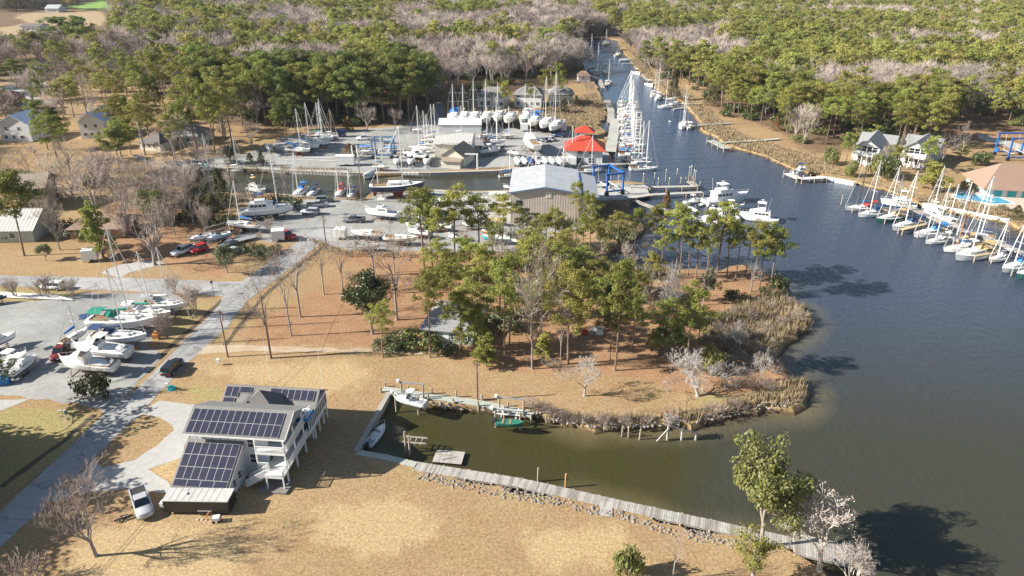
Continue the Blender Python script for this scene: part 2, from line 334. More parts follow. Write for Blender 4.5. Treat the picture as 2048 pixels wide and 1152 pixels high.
# ---------------------------------------------------------------- water
def water_mat():
    m = bpy.data.materials.new('water'); m.use_nodes = True; t = m.node_tree; N = t.nodes; L = t.links; b = N['Principled BSDF']
    b.inputs['Roughness'].default_value = .12; b.inputs['IOR'].default_value = 1.33
    g = N.new('ShaderNodeNewGeometry')
    a = N.new('ShaderNodeAttribute'); a.attribute_name = 'shallow'; a2 = N.new('ShaderNodeAttribute'); a2.attribute_name = 'basin'
    n0 = N.new('ShaderNodeTexNoise'); n0.inputs['Scale'].default_value = .12; n0.inputs['Detail'].default_value = 5; L.new(g.outputs['Position'], n0.inputs[0])
    def mix(f, p, q):
        x = N.new('ShaderNodeMix'); x.data_type = 'RGBA'; L.new(f, x.inputs[0])
        for s, c in ((6, p), (7, q)):
            if isinstance(c, tuple): x.inputs[s].default_value = (*c, 1)
            else: L.new(c, x.inputs[s])
        return x.outputs[2]
    a3 = N.new('ShaderNodeAttribute'); a3.attribute_name = 'far'; c = mix(a2.outputs['Fac'], mix(a3.outputs['Fac'], (.044, .058, .086), (.050, .085, .145)), (.050, .044, .014))  # blue of the reflected sky is painted into the base colour of distant water
    ad = N.new('ShaderNodeMath'); ad.operation = 'MULTIPLY'; L.new(a.outputs['Fac'], ad.inputs[0]); L.new(n0.outputs[0], ad.inputs[1])
    r = N.new('ShaderNodeMapRange'); r.inputs[1].default_value = .12; r.inputs[2].default_value = .6; r.inputs[4].default_value = .85; L.new(ad.outputs[0], r.inputs[0])
    c = mix(r.outputs[0], c, (.17, .135, .07)); L.new(c, b.inputs['Base Color'])
    mp = N.new('ShaderNodeMapping'); mp.inputs['Scale'].default_value = (1.0, .6, 1); mp.inputs['Rotation'].default_value = (0, 0, .5); L.new(g.outputs['Position'], mp.inputs[0])
    n1 = N.new('ShaderNodeTexNoise'); n1.inputs['Scale'].default_value = 1.1; n1.inputs['Detail'].default_value = 4; n1.inputs['Roughness'].default_value = .6; L.new(mp.outputs[0], n1.inputs[0])
    calm = N.new('ShaderNodeMapRange'); calm.inputs[3].default_value = .85; calm.inputs[4].default_value = .22; L.new(a2.outputs['Fac'], calm.inputs[0])
    bp = N.new('ShaderNodeBump'); L.new(calm.outputs[0], bp.inputs['Strength']); bp.inputs['Distance'].default_value = .35
    L.new(n1.outputs[0], bp.inputs['Height']); L.new(bp.outputs[0], b.inputs['Normal'])
    return m
def build_water():
    vs = []; fs = []
    xs = np.concatenate([np.arange(-420, 140, 3.5), np.arange(140, 460, 16)]); ys = np.concatenate([np.arange(-30, 230, 3.5), np.arange(230, 700, 12)])
    X, Y = np.meshgrid(xs, ys); nx = len(xs); V = np.stack([X.ravel(), Y.ravel()], 1)
    i = np.arange(len(ys)-1)[:, None]*nx+np.arange(nx-1)[None, :]; i = i.ravel()
    me = bpy.data.meshes.new('water'); me.from_pydata([(x, y, WZ) for x, y in V], [], [(int(q), int(q+1), int(q+nx+1), int(q+nx)) for q in i]); me.update()
    ds = dist_np(V[:, 0], V[:, 1], SHT)
    bas = P([(600,1200),(600,700),(1180,780),(1480,830),(1560,900),(1500,1300)], WZ); d = dist_np(V[:, 0], V[:, 1], [(p.x, p.y) for p in bas]); ins = inpoly_np(V[:, 0], V[:, 1], bas); sd = np.where(ins, d, -d)
    cn = P([(200,300),(200,420),(1000,420),(1180,370),(1180,300)], WZ); ic = inpoly_np(V[:, 0], V[:, 1], cn)
    basin = np.clip(sd/26+.5, 0, 1); basin = np.maximum(basin, ic*.8); basin = np.maximum(basin, .75*np.clip((128-V[:, 1])/45, 0, 1))
    far = np.clip((V[:, 1]-150)/170, 0, 1); sh = np.clip(1-ds/7, 0, 1)*np.clip((V[:, 1] < 170)*1.0, 0, 1); sh[(V[:, 0] < 5) & (V[:, 1] < 100)] *= .4  # far: amount of painted sky-reflection blue, rising with distance
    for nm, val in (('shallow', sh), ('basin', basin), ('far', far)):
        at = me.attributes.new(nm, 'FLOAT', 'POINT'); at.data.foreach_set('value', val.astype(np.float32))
    return me
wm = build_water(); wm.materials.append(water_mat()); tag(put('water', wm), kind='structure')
# ---------------------------------------------------------------- roads, lots
M_road = mat('road_surface', (.41, .395, .38), .9, .16, .45, bump=.1, col2=(.31, .305, .295), world=True, crack=.38)
M_gravel = mat('gravel', (.37, .36, .335), .95, scale=1.1, col2=(.27, .265, .25), bump=.15, world=True, crack=.32)
M_gravel2 = mat('pale_gravel', (.45, .435, .405), .95, scale=1.1, col2=(.33, .32, .295), bump=.15, world=True)
M_conc = mat('concrete', (.40, .39, .36), .9, .18, .7, world=True)
M_dark = mat('ditch_soil', (.10, .07, .04), .95, .3, 1.5, world=True)
lot_w = P([(-700,640),(-60,612),(0,604),(110,600),(165,586),(345,587),(372,600),(352,625),(325,660),(292,695),(318,704),(325,714),(275,765),(220,824),(205,826),(150,806),(0,790),(-400,820)])
sheet('gravel_lot', lot_w, .02, M_gravel, amp=.5, step=1.5)
lot_m = P([(470,478),(495,432),(560,420),(612,399),(664,399),(735,402),(748,388),(862,383),(940,387),(1020,384),(1195,366),(1290,370),(1300,390),(1255,402),(1195,404),(1190,440),(1030,505),(860,503),(700,500),(650,488),(612,478),(560,487)])
sheet('gravel_lot', lot_m, .02, M_gravel, amp=.5, step=2)
lot_n = P([(310,334),(380,318),(470,312),(545,290),(560,276),(640,262),(790,254),(862,235),(872,205),(884,205),(890,240),(1060,248),(1112,264),(1150,262),(1196,280),(1216,306),(1222,325),(1100,328),(864,342),(700,343),(515,336)])
sheet('gravel_lot', lot_n, .02, M_gravel, amp=.7, step=3)
road_l = [(-110,1115),(0,1024),(105,925),(211,827),(262,789),(324,728),(372,676),(400,650),(438,612),(446,592),(300,584),(0,572),(-600,560),(-600,538),(0,551),(250,556),(448,563),(482,563),(530,530),(575,499),(612,472),(640,455)]
road_r = [(690,468),(652,477),(640,487),(590,530),(540,567),(495,602),(452,657),(400,702),(315,789),(303,803),(200,905),(105,1000),(0,1093),(-110,1195)]
sheet('road', P(road_l+road_r), .026, M_road, amp=.12, step=1.5)
drive = P([(292,815),(318,802),(380,808),(470,815),(470,850),(385,870),(362,915),(300,938),(335,965),(345,985),(250,978),(150,990),(100,1004),(190,916),(205,935),(270,920),(312,893),(344,862),(338,842),(318,832),(285,828),(262,845),(250,835)])
sheet('driveway', drive, .022, M_gravel2, amp=.35, step=1.2)
sheet('driveway', P([(380,690),(480,690),(700,697),(790,700),(845,703),(845,709),(780,706),(690,705),(480,702),(375,712)]), .022, mat('worn_track', (.50,.42,.31), .95, scale=.5, col2=(.36,.25,.15), world=True), amp=.4, step=1.5)
sheet('driveway', P([(-60,812),(0,800),(60,797),(0,822),(-60,835)]), .022, M_gravel2, amp=.3)
sheet('driveway', P([(200,545),(240,530),(300,520),(330,528),(260,545),(240,556)]), .022, M_gravel2, amp=.3)
sheet('driveway', P([(-80,180),(70,163),(100,158),(90,172),(60,190),(110,205),(40,212),(-100,215)]), .022, M_gravel2, amp=.5)
sheet('driveway', P([(1955,266),(2048,290),(2300,330),(2300,355),(2048,305),(1960,278)]), .022, M_gravel2, amp=.5)
sheet('lift_pad', P([(1195,366),(1290,369),(1300,389),(1250,400),(1195,400)]), .03, M_conc, step=5)
for q in ([(372,712),(330,745),(324,741),(367,708)],):
    pass
# ditches beside the road (dark damp strips)
def strip(name, pts, wd, z, m, amp=.15):
    pts = [G(x, y).to_2d() for x, y in pts]; l = []; r = []
    for i, p in enumerate(pts):
        d = (pts[min(i+1, len(pts)-1)]-pts[max(i-1, 0)]).normalized(); n = Vector((-d.y, d.x))*wd/2; l.append(p+n); r.append(p-n)
    return sheet(name, l+r[::-1], z, m, step=1, amp=amp)
strip('ditch', [(444,600),(400,642),(345,690),(318,716)], .9, .012, M_dark)
strip('ditch', [(655,488),(600,530),(530,590),(480,650),(450,690)], .9, .012, M_dark)
strip('ditch', [(190,828),(130,880),(60,930),(0,975)], .9, .012, M_dark)
# ---------------------------------------------------------------- tree prototypes
M_bark = mat('pine_bark', (.22, .15, .11), .95, .3, 3, bump=.4)
M_gbark = mat('grey_bark', (.30, .26, .23), .95, .3, 2.5, bump=.3)
M_wbark = mat('bleached_wood', (.38, .35, .32), .9, .18, 2)
M_twig = mat('bare_twigs', (.385, .32, .27), .95, .2, .5, obj_var=.22)
M_twig2 = mat('brown_twigs', (.30, .235, .19), .95, .2, .5, obj_var=.15)
M_wtwig = mat('bleached_twigs', (.36, .33, .30), .9, .2, .5)
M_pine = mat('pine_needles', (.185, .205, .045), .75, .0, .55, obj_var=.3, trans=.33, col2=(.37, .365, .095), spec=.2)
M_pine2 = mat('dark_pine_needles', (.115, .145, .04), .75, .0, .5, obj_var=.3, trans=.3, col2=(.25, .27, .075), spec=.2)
M_farpine = mat('pale_pine_needles', (.23, .25, .06), .75, .0, .55, obj_var=.3, trans=.35, col2=(.44, .43, .12), spec=.2)  # lighter needle colour for the distant pines
M_mag = mat('glossy_leaves', (.045, .072, .018), .4, .0, .6, obj_var=.15, trans=.12, col2=(.10, .115, .03), spec=.5)
M_live = mat('yellow_green_leaves', (.15, .165, .045), .6, .0, .7, obj_var=.12, trans=.3, col2=(.27, .27, .085))
M_cedar = mat('cedar_foliage', (.05, .058, .022), .85, .0, .6, obj_var=.2, trans=.1, col2=(.12, .105, .035))
M_olive = mat('grey_green_leaves', (.14, .155, .07), .8, .0, .8, obj_var=.12, trans=.2, col2=(.24, .25, .13))
M_silver = mat('pale_dry_leaves', (.40, .35, .31), .85, .25, 1, trans=.2)
M_reed = mat('dry_reeds', (.42, .33, .20), .95, scale=.8, col2=(.27, .205, .13), trans=.2, world=True)
M_rust = mat('rust_foliage', (.16, .085, .03), .9, scale=.5, col2=(.22, .13, .04), obj_var=.2)
def cards(mb, c, rad, n, size, rnd, flat=.72, m=0, up=.25):
    for _ in range(n):
        d = Vector((rnd.gauss(0, 1), rnd.gauss(0, 1), rnd.gauss(0, 1))).normalized(); r = rnd.uniform(.45, 1)**.6
        p = Vector((c[0]+d.x*rad*r, c[1]+d.y*rad*r, c[2]+d.z*rad*flat*r))
        nrm = (d+Vector((rnd.uniform(-.8, .8), rnd.uniform(-.8, .8), rnd.uniform(-.8, .8)+up))).normalized()
        a = nrm.orthogonal().normalized(); a.rotate(Quaternion(nrm, rnd.uniform(0, 6.28))); b = nrm.cross(a); s = size*rnd.uniform(.6, 1.25)
        a = a*s; b = b*s*rnd.uniform(.5, .9); o = len(mb.v)
        mb.v += [tuple(p-a*.5), tuple(p+b*.5-a*.1), tuple(p+a*.6), tuple(p-b*.5+a*.1)]; mb.f.append((o, o+1, o+2, o+3)); mb.m.append(m)
def pine_proto(seed, H=18, cb=.55, wid=3.6, nb=20, cpc=112, cs=.33, cr=1.1, sub=3, top='round'):
    rnd = random.Random(seed); tr = MB(); cr_ = MB()
    lean = Vector((rnd.uniform(-.03, .03), rnd.uniform(-.03, .03))); ph = rnd.uniform(0, 6)
    def ax(t): return Vector((lean.x*H*t+math.sin(t*4+ph)*.18, lean.y*H*t+math.cos(t*3.4+ph)*.18, H*t))
    ts = [0, .02, .2, .4, .6, .8, .96]; tr.tube([ax(t) for t in ts], [.30, .23, .20, .17, .135, .08, .03], 7)
    for i in range(nb):
        f = (i+rnd.uniform(0, .8))/nb; t = cb+(1-cb)*f*.97; a = i*2.4+rnd.uniform(-.5, .5)
        L = wid*((.55+.75*math.sin(math.pi*min(1, f*.85+.25))) if top == 'round' else (1.15-f))*rnd.uniform(.4, 1.25)
        rise = L*rnd.uniform(.05, .5)+(L*.35 if f > .7 else 0); p0 = ax(t); d = Vector((math.cos(a), math.sin(a), 0))
        p1 = p0+d*L*.5+Vector((0, 0, rise*.35)); p2 = p0+d*L+Vector((0, 0, rise))
        tr.tube([p0, p1, p2], [.075, .05, .02], 4, cap=False)
        cards(cr_, p2, cr*rnd.uniform(.75, 1.2), int(cpc*rnd.uniform(.7, 1.2)), cs, rnd)
        for q in range(sub):
            s = rnd.uniform(.4, .9); o = p0.lerp(p2, s)+Vector((rnd.uniform(-1, 1), rnd.uniform(-1, 1), rnd.uniform(.1, .9)))
            cards(cr_, o, cr*rnd.uniform(.5, .95), int(cpc*.6), cs, rnd)
    cards(cr_, ax(.985), cr, cpc, cs, rnd, flat=.8)
    for i in range(5):       # dead stubs below the crown
        t = rnd.uniform(cb*.6, cb); a = rnd.uniform(0, 6.28); p = ax(t); tr.tube([p, p+Vector((math.cos(a), math.sin(a), .15))*rnd.uniform(.5, 1.6)], [.04, .015], 3, cap=False)
    return tr, cr_
def branchy(mb, tw, p, d, L, r, lvl, rnd, spread=.62, tips=None, twist=.25, minr=.018, nch=(2, 4), seg=3, gn=-.0):
    pts = [p]; rs = [r]; q = Vector(p); dd = Vector(d)
    for i in range(seg):
        dd = (dd+Vector((rnd.uniform(-1, 1), rnd.uniform(-1, 1), rnd.uniform(-.6, 1)))*twist*.5+Vector((0, 0, gn))).normalized(); q = q+dd*L/seg; pts.append(q.copy()); rs.append(max(minr, r*(1-.45*(i+1)/seg)))
    tgt = mb if lvl > 1 else tw
    tgt.tube(pts, rs, 7 if r > .15 else 5 if r > .07 else 3, cap=False)
    if lvl == 0:
        if tips is not None: tips.append((pts[-1], dd.copy()))
        return
    n = rnd.randint(*nch)+(1 if lvl <= 2 else 0)
    for i in range(n):
        k = rnd.randint(1, seg) if i else seg; b = pts[k]
        az = rnd.uniform(0, 6.28); o = dd.orthogonal().normalized(); o.rotate(Quaternion(dd, az)); nd = (dd*(1-spread*.45)+o*spread*rnd.uniform(.6, 1.1)+Vector((0, 0, .12))).normalized()
        branchy(mb, tw, b, nd, L*rnd.uniform(.6, .82), max(minr, rs[k]*rnd.uniform(.5, .72)), lvl-1, rnd, spread, tips, twist, minr, nch, seg, gn)
def bare_proto(seed, H=13, trunkf=.22, lvl=5, r0=.26, spread=.62, twist=.25, minr=.022, nmain=4, nch=(2, 3), tips=None, L0=.32, multi=1):
    rnd = random.Random(seed); tr = MB(); tw = MB()
    for mm in range(multi):
        a = rnd.uniform(0, 6.28); off = Vector((math.cos(a), math.sin(a), 0))*(.3 if multi > 1 else 0)
        top = off*3+Vector((rnd.uniform(-.3, .3), rnd.uniform(-.3, .3), H*trunkf)); tr.tube([off, off+Vector((0, 0, .25)), top], [r0*1.35, r0, r0*.8], 8)
        for i in range(nmain):
            az = i*6.283/nmain+rnd.uniform(-.5, .5); tilt = rnd.uniform(.25, .75)*spread*1.5 if i else .1
            d = Vector((math.cos(az)*math.sin(tilt), math.sin(az)*math.sin(tilt), math.cos(tilt)))
            branchy(tr, tw, top-Vector((0, 0, H*trunkf*.25*rnd.random()*(i > 0))), d, H*L0*rnd.uniform(.8, 1.1), r0*(.62 if i else .75), lvl-1, rnd, spread, tips, twist, minr, nch)
    return tr, tw
def norm_h(*mbs):
    z = max(v[2] for mb in mbs for v in mb.v); return z
PROTO = {}
def reg(kind, tr, cr, mt, mc, tname, cname, crown_label=None):
    PROTO.setdefault(kind, []).append(dict(tr=tr.mesh(tname, mt), cr=cr.mesh(cname, mc), h=norm_h(tr, cr), tn=tname, cn=cname, w=max(math.hypot(v[0], v[1]) for v in cr.v)))
for s in range(4): reg('pine', *pine_proto(10+s, 18, [.55, .5, .6, .42][s], [3.4, 3.9, 3.2, 3.6][s], [20, 24, 17, 26][s]), M_bark, M_pine, 'trunk', 'crown')
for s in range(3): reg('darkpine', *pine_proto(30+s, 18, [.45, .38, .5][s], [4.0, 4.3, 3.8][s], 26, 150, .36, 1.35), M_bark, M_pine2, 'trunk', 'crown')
for s in range(3): reg('thinpine', *pine_proto(50+s, 18, [.62, .55, .68][s], [2.3, 2.6, 2.4][s], [15, 18, 13][s], 90, .31, .9, 3), M_bark, M_pine, 'trunk', 'crown')
for s in range(2): reg('youngpine', *pine_proto(60+s, 9, .12, 2.6, 28, 80, .34, .8, 2, top='cone'), M_bark, M_pine, 'trunk', 'crown')
# far pines: fewer, larger clumps
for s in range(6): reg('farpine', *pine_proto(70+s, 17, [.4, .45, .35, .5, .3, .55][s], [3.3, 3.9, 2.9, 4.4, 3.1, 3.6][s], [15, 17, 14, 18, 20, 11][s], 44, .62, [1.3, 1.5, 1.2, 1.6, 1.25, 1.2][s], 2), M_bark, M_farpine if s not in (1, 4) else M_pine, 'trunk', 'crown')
for s in range(4): reg('bare', *bare_proto(80+s, 13, .2, 5, [.24, .3, .22, .26][s], [.62, .7, .5, .6][s], nch=(3, 3), minr=.02), M_gbark, M_twig, 'trunk', 'twigs')
for s in range(2): reg('bigbare', *bare_proto(90+s, 15, .22, 6, .38, .72, .3, nch=(2, 3), minr=.024, nmain=6), M_gbark, M_twig2 if s else M_twig, 'trunk', 'twigs')
for s in range(4): reg('sparse', *bare_proto(100+s, 16, .34, 5, .27, .72, .45, nch=(2, 3), minr=.022, nmain=4, L0=.25), M_gbark, M_twig2, 'trunk', 'twigs')
for s in range(3): reg('farbare', *bare_proto(110+s, 13, .16, 4, .2, .6, nch=(4, 5), minr=.04, nmain=6), M_gbark, M_twig, 'trunk', 'twigs')
for s in range(2): reg('dead', *bare_proto(120+s, 8, .18, 6, .2, .8, .6, nch=(2, 3), minr=.016, nmain=5, L0=.3), M_wbark, M_wtwig, 'trunk', 'twigs')
for s in range(2): reg('vase', *bare_proto(130+s, 6, .1, 4, .09, .45, .2, nch=(2, 4), minr=.018, nmain=4, multi=3), M_gbark, M_twig, 'trunk', 'twigs')
def leafy(seed, H, lvl, spread, cpt, crad, cs, mleaf, kind, mt=M_gbark, trunkf=.25, r0=.28, nch=(2, 3), keep=1.0, L0=.3):
    rnd = random.Random(seed); tips = []; tr, tw = bare_proto(seed, H, trunkf, lvl, r0, spread, .3, .03, 5, nch, tips, L0)
    for v, f, m in zip([0], [0], [0]): pass
    o = len(tr.v); tr.v += tw.v; tr.f += [tuple(i+o for i in f) for f in tw.f]; tr.m += tw.m
    cr = MB()
    for p, d in tips:
        if rnd.random() < keep: cards(cr, p, crad*rnd.uniform(.7, 1.2), int(cpt*rnd.uniform(.6, 1.3)), cs, rnd, .75)
    reg(kind, tr, cr, mt, mleaf, 'trunk', 'crown')
leafy(140, 13, 4, .72, 80, 1.05, .34, M_live, 'broadleaf', keep=.97)
leafy(141, 12, 5, .62, 8, .42, .19, M_silver, 'silver', mt=mat('pale_bark', (.48, .42, .37), .9, .2, 2))
leafy(142, 12, 4, .6, 60, 1.0, .34, M_mag, 'magnolia', trunkf=.12)
leafy(143, 12, 4, .65, 60, .9, .34, M_mag, 'magnolia', trunkf=.12)
leafy(144, 5, 3, .6, 70, .55, .2, M_olive, 'olive', trunkf=.2, r0=.1)
leafy(145, 10, 4, .6, 16, .7, .3, M_pine, 'mixed', trunkf=.2)
leafy(146, 10, 4, .7, 10, .6, .28, M_olive, 'mixed', trunkf=.2)
def cedar(seed, mleaf, kind, H=9, wd=2.1, n=60):
    rnd = random.Random(seed); tr = MB(); cr = MB(); tr.tube([(0, 0, 0), (0, 0, H*.9)], [.16, .03], 6)
    for i in range(n):
        t = rnd.random()**.8; a = rnd.uniform(0, 6.28); r = wd*(1-t)**.7*rnd.uniform(.45, 1); cards(cr, (math.cos(a)*r, math.sin(a)*r, .5+t*(H-.7)), .75*(1.15-t*.6), 48, .3, rnd, 1.0)
    reg(kind, tr, cr, M_bark, mleaf, 'trunk', 'crown')
cedar(150, M_cedar, 'cedar'); cedar(151, M_cedar, 'cedar', 8, 2.6); cedar(152, M_rust, 'rustcedar', 7, 2.8)
def shrub(seed, mleaf, kind, n=22, r=1.3, h=1.6, cs=.22):
    rnd = random.Random(seed); tr = MB(); cr = MB()
    for i in range(6):
        a = rnd.uniform(0, 6.28); tr.tube([(0, 0, 0), (math.cos(a)*r*.6, math.sin(a)*r*.6, h*.7)], [.04, .015], 3, cap=False)
    for i in range(n):
        a = rnd.uniform(0, 6.28); q = r*math.sqrt(rnd.random()); cards(cr, (math.cos(a)*q, math.sin(a)*q, h*rnd.uniform(.3, .85)*(1-.3*q/r)), .5, 45, cs, rnd, .8)
    reg(kind, tr, cr, M_gbark, mleaf, 'stem', 'foliage')
shrub(160, M_mag, 'shrub'); shrub(161, M_cedar, 'shrub'); shrub(162, M_live, 'yshrub'); shrub(163, M_olive, 'oshrub')
# bare brush
for s in range(2):
    rnd = random.Random(170+s); tr = MB(); tw = MB()
    for i in range(16):
        a = rnd.uniform(0, 6.28); t = rnd.uniform(.1, .9); branchy(tr, tw, Vector((math.cos(a)*.5*rnd.random(), math.sin(a)*.5*rnd.random(), 0)), Vector((math.cos(a)*t, math.sin(a)*t, 1)).normalized(), rnd.uniform(.8, 1.3), .03, 2, rnd, .6, None, .4, .012)
    if not tr.v: tr.tube([(0, 0, 0), (0, 0, .5)], .03, 3)
    reg('brush', tr, tw, M_gbark, M_twig2, 'stem', 'twigs')
trnd = random.Random(77)
NAMES = {'pine': 'pine_tree', 'darkpine': 'pine_tree', 'thinpine': 'pine_tree', 'youngpine': 'pine_tree', 'farpine': 'pine_tree', 'bare': 'bare_tree', 'bigbare': 'bare_tree', 'sparse': 'bare_tree', 'farbare': 'bare_tree', 'dead': 'dead_tree', 'vase': 'ornamental_tree', 'broadleaf': 'leafy_tree', 'silver': 'leafy_tree', 'magnolia': 'magnolia_tree', 'olive': 'small_tree', 'mixed': 'leafy_tree', 'cedar': 'cedar_tree', 'rustcedar': 'cedar_tree', 'shrub': 'shrub', 'yshrub': 'shrub', 'oshrub': 'shrub', 'brush': 'brush_clump'}
def tree_at(kind, X, Y, h, label, group=None, var=None, wmul=1.0, z=0):
    ps = PROTO[kind]; p = ps[trnd.randrange(len(ps)) if var is None else var % len(ps)]
    s = h/p['h']; sx = s*wmul
    nm = NAMES[kind]; cat = 'shrub' if 'shrub' in nm or 'brush' in nm else 'tree'
    t = thing(nm, label, cat, (X, Y, z), trnd.uniform(0, 6.28), group, (sx, sx, s))
    put(p['tn'], p['tr'], t); put(p['cn'], p['cr'], t); return t
def T(kind, x, y, ytop, label, group=None, var=None, wpx=None, wmul=1.0):
    g = G(x, y); h = HT(y, ytop); ps = PROTO[kind]; v = trnd.randrange(len(ps)) if var is None else var
    if wpx:   # crown width in photo pixels
        W = wpx*(g.y*_c+CH*_s)/FPX; wmul = (W/2)/(ps[v % len(ps)]['w']*h/ps[v % len(ps)]['h'])
    USED.append((g.x, g.y, 2.5)); return tree_at(kind, g.x, g.y, h, label, group, v, max(.4, min(2.2, wmul)))
USED = []
